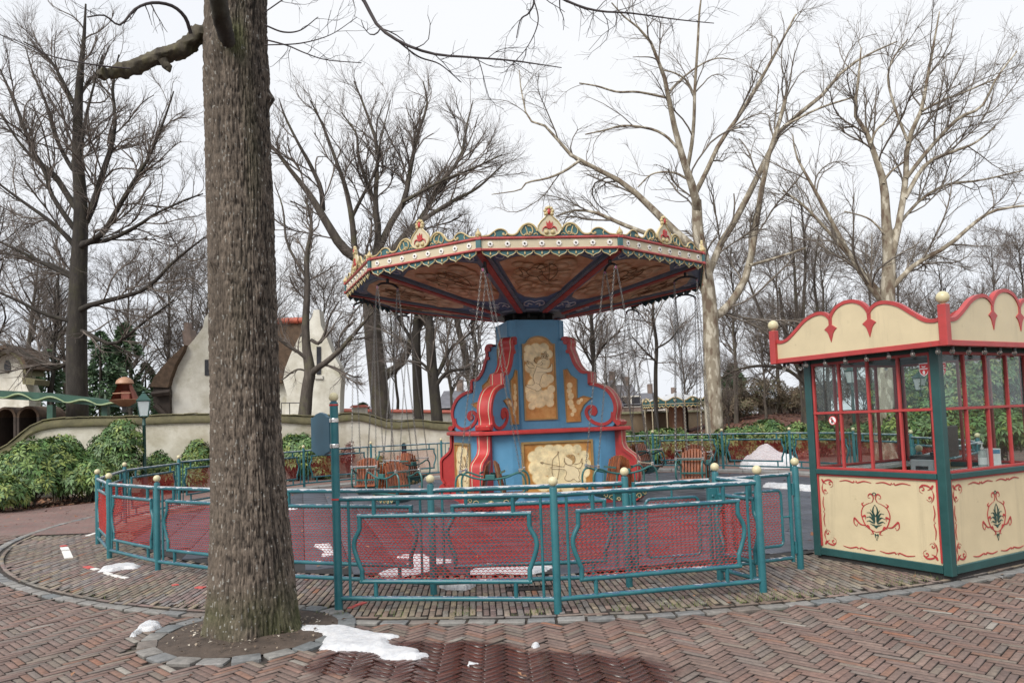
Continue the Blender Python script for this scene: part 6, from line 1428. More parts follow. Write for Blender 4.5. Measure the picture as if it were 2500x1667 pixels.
# ================================================================== BACKGROUND
def interp(pts, x):
    for (a, b), (c, d) in zip(pts[:-1], pts[1:]):
        if a <= x <= c: return b+(d-b)*(x-a)/(c-a)
    return pts[0][1] if x < pts[0][0] else pts[-1][1]
# ---- undulating garden wall
TOP = [(-60, 1046), (0, 1032), (40, 1005), (75, 975), (100, 965), (150, 959), (230, 957), (300, 956), (400, 951), (480, 950), (560, 950), (643, 951), (685, 954), (729, 956), (779, 950), (809, 946), (837, 949), (864, 960), (903, 968), (935, 965), (961, 961), (988, 969), (1055, 971), (1150, 964), (1250, 968), (1340, 966)]
DEP = [(-60, 20.6), (60, 21.2), (480, 22.6), (650, 23.6), (1055, 26.2), (1340, 28.0)]
ws = np.arange(-60, 1341, 9.0); rows_ = np.array([interp(TOP, q) for q in ws]); rows_ = np.convolve(np.pad(rows_, 2, 'edge'), np.ones(5)/5, 'valid')
wt = [at(a, c, interp(DEP, a)) for a, c in zip(ws, rows_)]
gw = thing('garden_wall', 'undulating plastered garden wall with mossy coping behind the bushes', 'wall')
def sweep(name, section, m, parent, smooth=True):
    vs, fs = [], []; n = len(section)
    for i, p in enumerate(wt):
        d = (wt[min(i+1, len(wt)-1)]-wt[max(i-1, 0)]); d = Vector((d.x, d.y, 0)).normalized(); nr = Vector((d.y, -d.x, 0))
        for (o_, h_) in section: vs.append((p.x+nr.x*o_, p.y+nr.y*o_, max(-.08, p.z+h_) if h_ > -50 else -.08))
    for i in range(len(wt)-1):
        for k in range(n): l = (k+1) % n; fs.append((i*n+k, i*n+l, (i+1)*n+l, (i+1)*n+k))
    fs += [tuple(range(n))[::-1], tuple((len(wt)-1)*n+k for k in range(n))]
    return MB().add(vs, fs).build(name, m, parent, smooth)
sweep('wall', [(.17, -.20), (.17, -99), (-.17, -99), (-.17, -.20)], 'plaster_wall', gw)
sweep('coping', [(.17, -.28), (.235, -.27), (.26, -.22), (.245, -.12), (.24, -.05), (.18, -.02), (-.18, -.02), (-.26, -.12), (-.24, -.27)], 'coping_moss', gw)
i = 0; rs2 = random.Random(9)
while i < len(wt)-4:
    j = i+3; a, c = wt[i], wt[j]; d = c-a; L = d.length; MM = Matrix((d.normalized(), Vector((-d.y, d.x, 0)).normalized(), d.normalized().cross(Vector((-d.y, d.x, 0)).normalized()))).transposed()
    b = MB(); b.box((a+c)/2+Vector((0, 0, .0+rs2.uniform(-.012, .012))), (L*1.03, .54, .035), MM @ Matrix.Rotation(rs2.uniform(-.05, .05), 3, 'Y')); b.build('cap_stone', 'coping_moss', gw, bevel=.008); i = j
b = MB(); p = at(932, 1035, 25.2); b.box((p.x-.02, p.y-.24, p.z), (.16, .03, .55)); b.build('niche', 'window_dark', gw, bevel=.05)
# ---- crooked white house behind the wall
def facade(name, px, Y, depth, m, parent, org):
    poly = [at(a, c, Y) for a, c in px]; b = MB(); n = len(poly); vs = [q-org for q in poly]+[q-org+Vector((0, depth, 0)) for q in poly]
    b.add(vs, [tuple(range(n)), tuple(range(2*n-1, n-1, -1))]+[((k+1) % n, k, n+k, n+(k+1) % n) for k in range(n)]); return b.build(name, m, parent)
ho = Vector((at(590, 950, 29).x, 29, 0)); house = thing('crooked_house', 'crooked white plaster house with pointed bulging gables behind the wall', 'house', ho)
facade('gable', [(391, 1010), (391, 957), (396, 900), (389, 873), (402, 837), (422, 806), (446, 779), (466, 752), (470, 729), (480, 718), (500, 716), (520, 740), (560, 800), (600, 860), (612, 1010)], 30, 1.0, 'plaster', house, ho)
facade('gable', [(640, 1000), (654, 951), (659, 907), (650, 872), (655, 845), (668, 812), (688, 772), (704, 750), (717, 727), (720, 712), (733, 711), (737, 747), (751, 778), (765, 814), (779, 838), (785, 863), (782, 894), (780, 951), (782, 1000)], 28, .7, 'plaster', house, ho)
facade('roof', [(540, 742), (702, 736), (690, 775), (668, 815), (652, 850), (648, 878), (560, 885), (530, 860)], 28.9, 1.6, 'thatch', house, ho)
facade('wall', [(560, 880), (655, 872), (660, 905), (656, 1005), (560, 1005)], 29.3, 1.0, 'plaster', house, ho)
for k in range(8): # ridge tiles
    a, c = at(540+k*21, 741-k*.75, 28.85)-ho, at(559+k*21, 740.5-k*.75, 28.85)-ho; MB().tube([a, c], [.11, .13], 10).build('ridge_tile', 'red_tile', house, smooth=True)
facade('window', [(727, 796), (737, 796), (737, 860), (727, 860)], 27.97, .1, 'window_dark', house, ho); facade('sill', [(722, 862), (741, 862), (741, 870), (722, 870)], 27.93, .12, 'house_white', house, ho)
facade('window', [(470, 826), (484, 826), (484, 862), (470, 862)], 29.96, .1, 'window_dark', house, ho)
facade('lean_to_roof', [(345, 888), (352, 868), (372, 842), (398, 815), (424, 792), (420, 806), (402, 838), (391, 868), (385, 890)], 29.7, 1.4, 'thatch', house, ho)
facade('lean_to_wall', [(352, 880), (388, 872), (392, 1005), (380, 1005), (366, 930), (352, 925)], 29.8, 1.2, 'dark_timber', house, ho)
b = MB()
for (a, c, d, e) in ((356, 930, 384, 958), (350, 905, 392, 900)): b.tube([at(a, c, 29.6)-ho, at(d, e, 29.6)-ho], .12, 6)
b.build('timber_brace', 'dark_timber', house)
b = MB(); pr = [at(q, 925, 27.3)-ho for q in (646, 665, 690, 700)]; b.tube(pr, .02, 5)
for q in pr: b.tube([q, Vector((q.x, q.y, -.06))], .016, 5)
b.build('handrail', 'black_iron', house)
facade('chimney', [(418, 760), (436, 755), (440, 790), (424, 806)], 30.8, .6, 'house_brick', house, ho); facade('chimney_pot', [(422, 742), (432, 740), (433, 757), (423, 759)], 30.9, .35, 'house_brick', house, ho)
ho2 = Vector((at(0, 950, 31).x, 31, 0)); h2 = thing('round_gable_house', 'white cottage with round mossy gable and oval window at far left', 'house', ho2)
facade('gable', [(-90, 1000), (-60, 880), (-40, 840), (-15, 815), (8, 808), (26, 812), (42, 826), (52, 850), (54, 872), (66, 900), (68, 1000)], 31, .8, 'plaster', h2, ho2)
facade('coping', [(-40, 838), (-15, 810), (8, 800), (28, 804), (46, 820), (58, 848), (62, 862), (55, 858), (44, 828), (26, 813), (8, 809), (-14, 817)], 30.6, 1.2, 'coping_moss', h2, ho2); facade('coping', [(-44, 834), (-15, 798), (8, 792), (32, 797), (52, 816), (62, 845), (58, 848), (46, 820), (28, 804), (8, 800), (-15, 810), (-40, 838)], 30.4, 1.6, 'thatch', h2, ho2)
facade('ledge', [(50, 866), (80, 872), (78, 884), (52, 882)], 30.5, 1.0, 'coping_moss', h2, ho2)
b = MB(); cw = at(17, 842, 30.97)-ho2; b.lathe([(.001, -.02), (.13, -.02), (.13, .06)], cw, 18, Matrix(((1, 0, 0), (0, 0, 1), (0, 2.1, 0)))); b.build('oval_window', 'window_dark', h2)
for (a, r_) in ((12, 24), (64, 26)):
    v = thing('vaulted_porch', 'dark brick barrel vault below the %s end of the green rail' % ('left' if a < 40 else 'middle of the left'), 'porch', Vector((at(a, 950, 26.5).x, 26.5, 0)))
    zc = at(a, 958, 26.5).z; R_ = r_/1699*26.5; b = MB(); pts = circ(0, 0, R_, 15, 0, 180); pin = circ(0, 0, R_*.78, 15, 180, 0); b.prism([(x, z+zc) for x, z in pts+pin], 1.6, None, (0, .8, 0)); b.build('vault', 'thatch', v)
    b = MB(); b.box((-R_*.89, .8, zc/2-.03), (R_*.22, 1.6, zc+.06)).box((R_*.89, .8, zc/2-.03), (R_*.22, 1.6, zc+.06)); b.build('pier', 'dark_timber', v)
    b = MB(); b.box((0, 1.5, (zc+R_*.5)/2), (R_*1.6, .06, zc+R_*.6)); b.build('back_wall', 'dark_timber', v)
# ---- painted monorail beam and its bell-shaped car
mr = thing('monorail_track', 'dark green monorail beam painted with pale waves behind the wall', 'rail', at(140, 940, 26).xy.to_3d())
mo_ = Vector(mr.location); a0_, a1_ = at(-30, 902, 26), at(292, 930, 25.4)
b = MB(); P = [(-30, 895, 914, 26), (100, 902, 921, 25.8), (200, 913, 929, 25.6), (290, 925, 936, 25.4)]; vs = []
for (px_, ra, rb, Y) in P:
    p, q = at(px_, ra, Y)-mo_, at(px_, rb, Y)-mo_; vs += [p, q, q+Vector((.1, .45, 0)), p+Vector((.1, .45, 0))]
b.add(vs, [(i*4+k, i*4+(k+1) % 4, i*4+4+(k+1) % 4, i*4+4+k) for i in range(3) for k in range(4)]+[(3, 2, 1, 0), (12, 13, 14, 15)]); b.build('beam', 'rail_green', mr)
b = MB()
for k in range(4):
    x0_ = -6+k*74; pts = []
    for i in range(12):
        t = i/11; px_ = x0_+t*78; f = (px_+30)/320; mid = 904.5+26*f; pts.append(at(px_, mid+(6.5-3*f)*math.sin(t*6.283+.6), 25.93-.6*f)-mo_)
    b.tube(pts, [.018+.03*math.sin(math.pi*i/11) for i in range(12)], 5)
b.build('painted_wave', 'wave_pale', mr)
for px_ in (118, 243): p = at(px_, 930, 25.9)-mo_; b = MB(); b.box((p.x, p.y, (p.z-.1)/2), (.2, .2, p.z+.1)); b.build('support', 'rail_green', mr)
cc = at(287, 925, 25.2); car = thing('bell_car', 'bell-shaped reddish monorail car with domed roof on the green beam', 'ride car', (cc.x, cc.y, cc.z))
b = MB(); b.lathe([(.02, -.14), (.15, -.12), (.30, -.02), (.46, .06), (.50, .10), (.44, .11), (.001, .11)], n=20); b.build('base_bowl', 'car_cream', car, smooth=True)
b = MB(); pr_ = [(.44, .11), (.36, .30), (.27, .50), (.21, .68)]; vs = []; n_ = 15
for (r_, z_) in pr_:
    for k in range(n_): a = rad(-30+240*k/(n_-1)); vs.append((r_*math.cos(a), r_*math.sin(a), z_))
vs += [(q[0]*.9, q[1]*.9, q[2]) for q in vs]; m_ = n_*4
fs = [(i*n_+k, i*n_+k+1, (i+1)*n_+k+1, (i+1)*n_+k) for i in range(3) for k in range(n_-1)]; fs += [tuple(q+m_ for q in f)[::-1] for f in fs]
b.add(vs, fs); b.build('shell', 'car_red', car, smooth=True)
MB().lathe([(.27, .64), (.29, .66), (.26, .76), (.17, .84), (.07, .88), (.001, .89)], n=20).build('dome', 'car_cream', car, smooth=True)
b = MB(); b.box((0, .12, .26), (.34, .2, .3)); b.build('seat', 'car_red', car, bevel=.03); b = MB(); b.tube([(-.3, -.2, .32), (0, -.32, .32), (.3, -.2, .32)], .02, 6); b.build('safety_bar', 'car_cream', car)
b = MB(); b.box((0, .0, -.2), (.14, .14, .24)); b.build('bogie', 'black_iron', car)
# ---- lanterns
def _lampglass():
    m, nt, b, tc = newmat('lamp_glass'); b.inputs['Base Color'].default_value = (.72, .80, .82, 1); b.inputs['Roughness'].default_value = .25; b.inputs['Transmission Weight'].default_value = .35; return m
_defs['lamp_glass'] = _lampglass
def lamp(label, x, y, H, z0=0.0):
    t = thing('street_lamp', label, 'lamp', (x, y, z0), .4, 'old-style lanterns in the park')
    b = MB(); b.lathe([(.12, -.08), (.12, .10), (.085, .14), (.085, .45), (.065, .50), (.075, .54), (.05, .60), (.045, H-.95), (.06, H-.93), (.045, H-.90), (.04, H-.72)], n=12); b.build('post', 'lamp_green', t, smooth=True)
    q4 = lambda r, z: [(r*math.cos(rad(45+90*k)), r*math.sin(rad(45+90*k)), z) for k in range(4)]
    b = MB(); b.add(q4(.15, H-.68)+q4(.225, H-.27), [(0, 1, 5, 4), (1, 2, 6, 5), (2, 3, 7, 6), (3, 0, 4, 7), (3, 2, 1, 0)]); b.build('lantern_glass', 'lamp_glass', t)
    b = MB(); lo_, hi_ = q4(.152, H-.69), q4(.23, H-.26)
    for k in range(4): b.tube([lo_[k], hi_[k]], .012, 5); b.tube([lo_[k], lo_[(k+1) % 4]], .014, 5); b.tube([hi_[k], hi_[(k+1) % 4]], .018, 5)
    for k in range(4): b.tube([(0, 0, H-.76), lo_[k]], .012, 5)
    b.build('lantern_frame', 'lamp_green', t)
    b = MB(); b.add(q4(.26, H-.25)+q4(.10, H-.10)+q4(.07, H-.06), [(0, 1, 5, 4), (1, 2, 6, 5), (2, 3, 7, 6), (3, 0, 4, 7), (4, 5, 9, 8), (5, 6, 10, 9), (6, 7, 11, 10), (7, 4, 8, 11), (8, 9, 10, 11), (3, 2, 1, 0)]); b.ball((0, 0, H-.03), .04, 8, 6); b.build('lantern_roof', 'lamp_green', t)
for px_, row, Y, lab in ((330, 899, 20.6, 'green lantern post standing between the bushes at the left'), (1747, 908, 44, 'distant lantern on the leafy bank left of the booth'), (2111, 852, 27, 'larger of the two lanterns seen together through the booth glass'), (2091, 880, 40, 'smaller of the two lanterns seen together through the booth glass'), (1954, 836, 27, 'lantern seen through the left panes of the booth'), (2176, 876, 38, 'lantern seen just right of the near booth corner')):
    p = at(px_, row, Y); z0_ = max(0, p.z-3.1) if Y > 38 else 0.0; lamp(lab, p.x, p.y, p.z-z0_, z0_-.02 if z0_ else 0.0)
# ---- leaf-covered bank at the right
nx_, ny_ = 90, 70; gx_, gy_ = np.meshgrid(np.linspace(1, 75, nx_), np.linspace(25.5, 95, ny_))
def sstep(a, b, x): t = np.clip((x-a)/(b-a), 0, 1); return t*t*(3-2*t)
def bank_h(x, y): return 1.55*sstep(27, 44, y)*sstep(4, 13, x-.12*(y-27))-.055+.12*(vnoise(np.asarray(x)*.5, np.asarray(y)*.5, 1.1)-.5)*sstep(27, 30, y)
gz_ = bank_h(gx_, gy_); gz_[0] = -.3; gz_[:, 0] = -.3
ii, jj3 = np.meshgrid(np.arange(ny_-1), np.arange(nx_-1), indexing='ij'); Fb = np.stack([ii*nx_+jj3, ii*nx_+jj3+1, (ii+1)*nx_+jj3+1, (ii+1)*nx_+jj3], -1).reshape(-1, 4)
def _litter():
    m, nt, b, tc = newmat('leaf_litter'); g = nt.nodes.new('ShaderNodeNewGeometry'); P = g.outputs['Position']
    f = node_noise(nt, P, 7, 6, .75); c = ramp(nt, f, [(.3, (.05, .024, .018)), (.5, (.125, .056, .04)), (.72, (.24, .125, .088))]); nt.links.new(c, b.inputs['Base Color']); b.inputs['Roughness'].default_value = .9; bump(nt, b, f, .8, .06); return m
_defs['leaf_litter'] = _litter
struct(np_mesh('bank', np.stack([gx_, gy_, gz_], -1).reshape(-1, 3), Fb, 'leaf_litter', smooth=True))
for o_ in C.objects:     # trees, lamps that stand on the bank are lifted onto it
    if o_.get('group') == 'trees on the right bank' or o_.get('label', '').startswith(('low dark leafless tree just', 'mottled plane tree with many', 'pale mottled', 'thin leafless tree standing', 'leafless tree whose trunk')):
        hh = float(bank_h(o_.location.x, o_.location.y))
        if o_.get('group') == 'trees on the right bank' and hh > .05: o_.location.z = hh-.1
# ---- leaves: scattered dead leaves
def leaf_quads(g, c, n_, size, zf, cols, flat=.25):
    x, y = c; L = g.uniform(.6, 1.3, n_)*size; a = g.uniform(0, 6.28, n_); d = np.stack([np.cos(a), np.sin(a), g.normal(0, flat, n_)], 1); s = np.stack([-np.sin(a), np.cos(a), g.normal(0, flat, n_)], 1)
    P = np.stack([x, y, zf(x, y)+.012+np.abs(g.normal(0, .008, n_))], 1); V = np.stack([P-d*L[:, None]/2, P+s*L[:, None]*.32+[0, 0, .006], P+d*L[:, None]/2, P-s*L[:, None]*.32+[0, 0, .006]], 1)
    col = np.array(cols)[g.integers(0, len(cols), n_)]*g.uniform(.6, 1.4, (n_, 1)); return V.reshape(-1, 3), np.arange(n_*4).reshape(-1, 4), col
BR = [(.20, .09, .05), (.26, .13, .07), (.13, .06, .04), (.30, .18, .11), (.17, .07, .045)]
g9 = np.random.default_rng(9); z0f = lambda x, y: np.zeros_like(x)
n_ = 4200; yy = g9.uniform(13.8, 21, n_); xx = -7.9-(yy-13)*.32-g9.random(n_)**1.3*7.5; V, Fq, cl_ = leaf_quads(g9, (xx, yy), n_, .11, lambda x, y: 0*x-.045, BR); o = np_mesh('dead_leaves', V, Fq, 'dry_leaf', col=cl_); stuff(tag(o, 'brown fallen leaves under the left bushes', 'leaves'))
n_ = 9000; yy = g9.uniform(26, 46, n_); xx = 3+g9.random(n_)*30; V, Fq, cl_ = leaf_quads(g9, (xx, yy), n_, .16, bank_h, BR); o = np_mesh('dead_leaves', V, Fq, 'dry_leaf', col=cl_); stuff(tag(o, 'reddish fallen leaves covering the right bank', 'leaves'))
n_ = 260; aa = g9.uniform(0, 6.28, n_); rr_ = 7.0*g9.random(n_)**.25; V, Fq, cl_ = leaf_quads(g9, (CX+rr_*np.sin(aa), CYC-rr_*np.cos(aa)), n_, .07, lambda x, y: 0*x+.012, BR); o = np_mesh('dead_leaves', V, Fq, 'dry_leaf', col=cl_); stuff(tag(o, 'a few dead leaves scattered on the ride floor', 'leaves'))
n_ = 46; xx = g9.uniform(-5, 5, n_); yy = g9.uniform(4.4, 7, n_); V, Fq, cl_ = leaf_quads(g9, (xx, yy), n_, .045, z0f, BR); o = np_mesh('dead_leaves', V, Fq, 'dry_leaf', col=cl_); stuff(tag(o, 'stray dead leaves on the brick paving', 'leaves'))
n_ = 420; xx = PIT.x+g9.normal(0, .3, n_); yy = PIT.y+g9.normal(0, .3, n_); k_ = (np.hypot(xx-PIT.x, yy-PIT.y) < .66) & (np.hypot(xx-PIT.x, yy-PIT.y) > .36); xx, yy = xx[k_], yy[k_]; V, Fq, cl_ = leaf_quads(g9, (xx, yy), len(xx), .028, lambda x, y: .05*(1-np.hypot(x-PIT.x, y-PIT.y)/.68), [(.25, .20, .15), (.12, .085, .06), (.4, .36, .3)]); o = np_mesh('bark_chips', V, Fq, 'dry_leaf', col=cl_); stuff(tag(o, 'bark chips and crumbs on the soil round the trunk', 'bark chips'))
# grass and moss in the joints along the kerb
n_ = 2600; aa = np.radians(g9.normal(4, 17, n_)); rr_ = RK-.17-np.abs(g9.normal(0, .32, n_))*g9.random(n_); clump = vnoise(aa*40, rr_*3, 1.0) > .52; aa, rr_ = aa[clump], rr_[clump]; n_ = len(aa); xx, yy = CX+rr_*np.sin(aa), CYC-rr_*np.cos(aa); hgt = g9.uniform(.012, .05, n_); an_ = g9.uniform(0, 6.28, n_); w_ = .0028
P0_ = np.stack([xx, yy, 0*xx-.004], 1); sd_ = np.stack([np.cos(an_)*w_, np.sin(an_)*w_, 0*an_], 1); tp_ = P0_+np.stack([g9.normal(0, .014, n_), g9.normal(0, .014, n_), hgt], 1)
V = np.stack([P0_-sd_, P0_+sd_, tp_], 1).reshape(-1, 3); o = np_mesh('grass', V, np.arange(n_*3).reshape(-1, 3), 'leaf', col=np.array([(.10, .15, .04), (.14, .17, .05), (.20, .19, .10)])[g9.integers(0, 3, n_)]); stuff(tag(o, 'short grass growing in the brick joints by the kerb', 'grass'))
# ---- leafy shrubs
RH = [(.095, .19, .05), (.07, .145, .04), (.15, .23, .055), (.05, .105, .035), (.20, .25, .06), (.11, .18, .065)]
LA = [(.055, .125, .035), (.085, .165, .045), (.04, .09, .03), (.12, .18, .05), (.15, .17, .05)]
DRY = [(.16, .05, .035), (.11, .035, .03), (.20, .08, .05), (.08, .03, .025)]
def shrub(name, label, x, y, rx, ry, h, seed, n_tip=620, leaf=.13, cols=RH, per=7, cat='shrub', group='evergreen shrubs', z0=-.05, lobes=7, droop=.35, stems=True, narrow=.33):
    g = np.random.default_rng(seed); t = thing(name, label, cat, (x, y, z0), 0, group)
    lc = np.stack([g.uniform(-.55, .55, lobes)*rx, g.uniform(-.5, .5, lobes)*ry, g.uniform(.30, .74, lobes)*h], 1); lc[0] = (0, 0, .62*h); lr = g.uniform(.36, .56, lobes)[:, None]*np.array([[rx, ry, h*.72]])
    li = g.integers(0, lobes, n_tip); dv = g.normal(size=(n_tip, 3)); dv[:, 2] = np.abs(dv[:, 2])*.9-.25; dv /= np.linalg.norm(dv, axis=1, keepdims=True)
    P = lc[li]+dv*lr[li]*g.uniform(.72, 1.05, (n_tip, 1)); P[:, 2] = np.clip(P[:, 2], .12*h, h); N_ = dv*np.array([1/rx, 1/ry, 1/h]); N_ /= np.linalg.norm(N_, axis=1, keepdims=True); N_[:, 2] += .35; N_ /= np.linalg.norm(N_, axis=1, keepdims=True)
    rv = g.normal(size=(n_tip, 3)); A = np.cross(N_, rv); A /= np.linalg.norm(A, axis=1, keepdims=True); B = np.cross(N_, A)
    k = np.arange(per); ph = (k*2*np.pi/per)[None]+g.uniform(-.3, .3, (n_tip, per)); rad_ = A[:, None]*np.cos(ph)[..., None]+B[:, None]*np.sin(ph)[..., None]
    D_ = rad_+N_[:, None]*g.uniform(.0, .55, (n_tip, per, 1)); D_[..., 2] -= droop*g.uniform(.3, 1.2, (n_tip, per)); D_ /= np.linalg.norm(D_, axis=2, keepdims=True)
    S_ = np.cross(D_, N_[:, None]); S_ /= np.maximum(np.linalg.norm(S_, axis=2, keepdims=True), 1e-6); L = leaf*g.uniform(.65, 1.25, (n_tip, per, 1)); b0 = P[:, None]+D_*L*.08; W = L*narrow/2
    mid = b0+D_*L*.55-np.array([0, 0, 1])*0; tip = b0+D_*L-np.array([0, 0, .12])*L
    V = np.stack([b0, mid+S_*W+N_[:, None]*W*.35, tip, mid-S_*W+N_[:, None]*W*.35], 2).reshape(-1, 3); nf = n_tip*per
    col = np.array(cols)[np.repeat(g.integers(0, len(cols), n_tip), per)]*g.uniform(.75, 1.3, (nf, 1)); np_mesh('foliage', V, np.arange(nf*4).reshape(-1, 4), 'leaf', t, col=col)
    if stems:
        ns_ = 22; idx = g.integers(0, n_tip, ns_); Q = np.zeros((ns_, 6, 3)); s0 = g.normal(0, .12, (ns_, 2))*[rx, ry]; tt = np.linspace(0, 1, 6)[None, :, None]; st = np.concatenate([s0, np.zeros((ns_, 1))-.02], 1)[:, None]
        Q = st*(1-tt)+P[idx][:, None]*.93*tt+np.array([0, 0, .12])*np.sin(np.pi*tt)*h*.4; V, Fq = tubes_np(Q, np.full((ns_, 6), .014)*np.linspace(1.3, .6, 6)[None], 5); np_mesh('stem', V, Fq, 'bark_grey', t)
    return t
SH = [(62, 1165, 17.3, 1.25, .95, 1.55, 'big pale green rhododendron at the left, nearest the path'), (-10, 1185, 16.0, .9, .8, .85, 'low rhododendron cut by the left picture edge'), (150, 1140, 18.8, 1.2, .9, 1.62, 'rhododendron between the left edge and the lantern'), (262, 1120, 19.6, 1.25, .9, 1.95, 'tallest rhododendron just left of the lantern post'), (205, 1150, 18.2, .9, .8, 1.15, 'dense dark rhododendron right behind the leftmost fence posts'), (20, 1110, 19.6, 1.3, .9, 1.35, 'rhododendron in front of the lower end of the garden wall'), (368, 1105, 20.8, .62, .55, 1.25, 'narrow young rhododendron right of the lantern post'), (448, 1100, 21.6, .8, .5, 1.35, 'light green shrub partly hidden by the left side of the trunk'), (412, 1120, 20.4, .9, .6, .8, 'low shrub behind the fence left of the trunk'), (672, 1080, 22.6, 1.0, .6, 1.55, 'rounded shrub against the wall right of the trunk'), (720, 1085, 22.8, .9, .6, .95, 'low shrub by the wall behind the sign post'), (850, 1080, 24.3, .65, .5, .85, 'small shrub at the wall foot left of the tower')]
for i, (px_, row, Y, rx, ry, h, lab) in enumerate(SH):
    Y += .9; p = at(px_, row, Y); rx *= .86; shrub('rhododendron', lab, p.x, p.y, rx, ry, h*1.05, 300+i, int(430+360*rx*h), .15, RH, cat='shrub', group='shrubs along the garden wall')
for i, (px_, Y, rx, h, lab) in enumerate(((757, 23.8, .28, 1.35, 'dry reddish climber on the wall just right of the sign post'), (800, 24.1, .24, 1.2, 'second dry reddish climber on the wall, nearer the seats'), (715, 23.4, .25, 1.15, 'dry reddish climber on the wall behind the blue sign board'))):
    p = at(px_, 1040, Y); shrub('dry_climber', lab, p.x, p.y, rx, .22, h, 340+i, 260, .09, DRY, per=6, group='dry climbers on the wall')
RB = [(1445, 24.6, .95, 1.15, 'laurel shrub directly right of the tower'), (1500, 25.0, 1.0, 1.2, 'second laurel right of the tower, behind the hanging seats'), (1556, 25.2, .95, 1.3, 'laurel left of the pale plane trunk'), (1600, 24.0, .9, 1.05, 'laurel at the foot of the plane trunk'), (1690, 24.6, 1.05, 1.15, 'laurel just right of the plane trunk'), (1752, 25.2, 1.15, 1.5, 'tallest laurel in the row left of the booth'), (1812, 24.8, .9, 1.2, 'laurel touching the left side of the booth view'), (1880, 25.6, 1.1, 1.3, 'laurel seen through the left panes of the booth'), (2010, 26.5, 1.2, 1.2, 'laurel behind the plane trunk seen through the booth')]
for i, (px_, Y, rx, h, lab) in enumerate(RB):
    p = at(px_, 1010, Y); shrub('laurel', lab, p.x, p.y, rx, .8, h, 360+i, int(420+200*rx*h), .15, LA, group='laurels behind the far fence', narrow=.38)
for i, (px_, Y, rx, h, lab) in enumerate(((2150, 19.5, 1.3, 2.0, 'yellowish evergreen seen through the booth near the corner post'), (2215, 24, 2.2, 3.6, 'tall dark evergreen behind the right booth windows'), (2290, 18.5, 1.1, 1.5, 'low yellowish evergreen behind the fence end at the right'), (2330, 26, 2.6, 4.2, 'large evergreen at the right picture edge behind the booth'), (2120, 31, 2.4, 3.2, 'evergreen mass far behind the booth corner'))):
    p = at(px_, 1010, Y); shrub('evergreen_bush', lab, p.x, p.y, rx, 1.1, h, 380+i, int(500+140*rx*h), .18, LA if i % 2 else RH, group='evergreens behind the booth')
# ---- dry undergrowth along the crest of the bank
UG = [(.17, .13, .085), (.13, .10, .065), (.21, .165, .10), (.12, .12, .06), (.16, .11, .07)]
for i, (px_, Y, lab) in enumerate(((1668, 41, 'tawny undergrowth beside the far plane trunk'), (1712, 43, 'tawny undergrowth below the distant lantern'), (1768, 42, 'tawny undergrowth on the crest left of the booth'), (1822, 43, 'tawny undergrowth nearest the booth on the crest'), (1890, 41, 'tawny undergrowth behind the left booth panes'), (1990, 42, 'tawny undergrowth behind the middle booth panes'), (2085, 40, 'tawny undergrowth behind the right part of the booth'))):
    p = at(px_, 960, Y); shrub('dry_bush', lab, p.x, p.y, 1.9, 1.2, 1.5+.35*(i % 3), 420+i, 520, .22, UG, per=6, group='undergrowth on the bank', z0=float(bank_h(p.x, p.y))-.1, narrow=.2, droop=-.2)
# ---- conifers
def conifer(label, x, y, H_, R_, seed, n_=7500, z=-.06, cols=((.05, .10, .045), (.07, .13, .06), (.09, .15, .07), (.045, .085, .045))):
    g = np.random.default_rng(seed); t = thing('conifer', label, 'tree', (x, y, z), 0, 'dark conifers'); u_ = g.random(n_)**.8; zz_ = H_*(.12+.88*u_); lay = .75+.25*np.sin(zz_*5.5+g.normal(0, .4, n_)); a = g.uniform(0, 6.28, n_); a0c = np.cos(a)*1.5+4; r_ = R_*(1-u_)**.55*lay*(.75+.5*vnoise(a0c, zz_*.9, seed))*np.sqrt(g.uniform(.15, 1, n_))+.05
    gap = vnoise(np.cos(a)*2+5, np.sin(a)*2+5, zz_*.8+seed) > .5; zz_, r_, a = zz_[gap], r_[gap], a[gap]; n_ = len(a); P = np.stack([r_*np.cos(a), r_*np.sin(a), zz_-.25*r_], 1); d = np.stack([np.cos(a), np.sin(a), g.normal(-.25, .3, n_)], 1)+g.normal(0, .35, (n_, 3)); d /= np.linalg.norm(d, axis=1, keepdims=True); s = np.cross(d, g.normal(size=(n_, 3))); s /= np.linalg.norm(s, axis=1, keepdims=True); L = g.uniform(.18, .42, (n_, 1))
    V = np.stack([P-d*L*.5, P+s*L*.16, P+d*L*.5, P-s*L*.16], 1).reshape(-1, 3); np_mesh('crown', V, np.arange(n_*4).reshape(-1, 4), 'leaf', t, col=np.array(cols)[g.integers(0, len(cols), n_)]*g.uniform(.7, 1.3, (n_, 1)))
    Q = np.array([[(0, 0, H_*k/7) for k in range(8)]]); V, Fq = tubes_np(Q, np.array([np.linspace(.16, .02, 8)]), 8); np_mesh('trunk', V, Fq, 'bark_dark', t)
for px_, Y, H_, R_, lab in ((232, 33, 6.4, 1.8, 'dark conifer close right of the left tree trunk'), (290, 36, 7.2, 2.0, 'tallest dark conifer behind the bell-shaped car'), (112, 36, 6.0, 1.8, 'dark conifer left of the left tree trunk'), (335, 40, 5.6, 1.7, 'dark conifer beside the crooked house lean-to'), (1296, 47, 6.6, 1.5, 'narrow conifer behind the tower, right side'), (1688, 46, 3.4, 1.6, 'low conifer right of the plane trunk in the distance'), (835, 40, 3.0, 1.6, 'low conifer behind the garden wall left of the tower')):
    p = at(px_, 960, Y); conifer(lab, p.x, p.y, H_, R_, int(px_), z=max(-.06, float(bank_h(p.x, p.y))-.1) if px_ > 1500 else -.06)
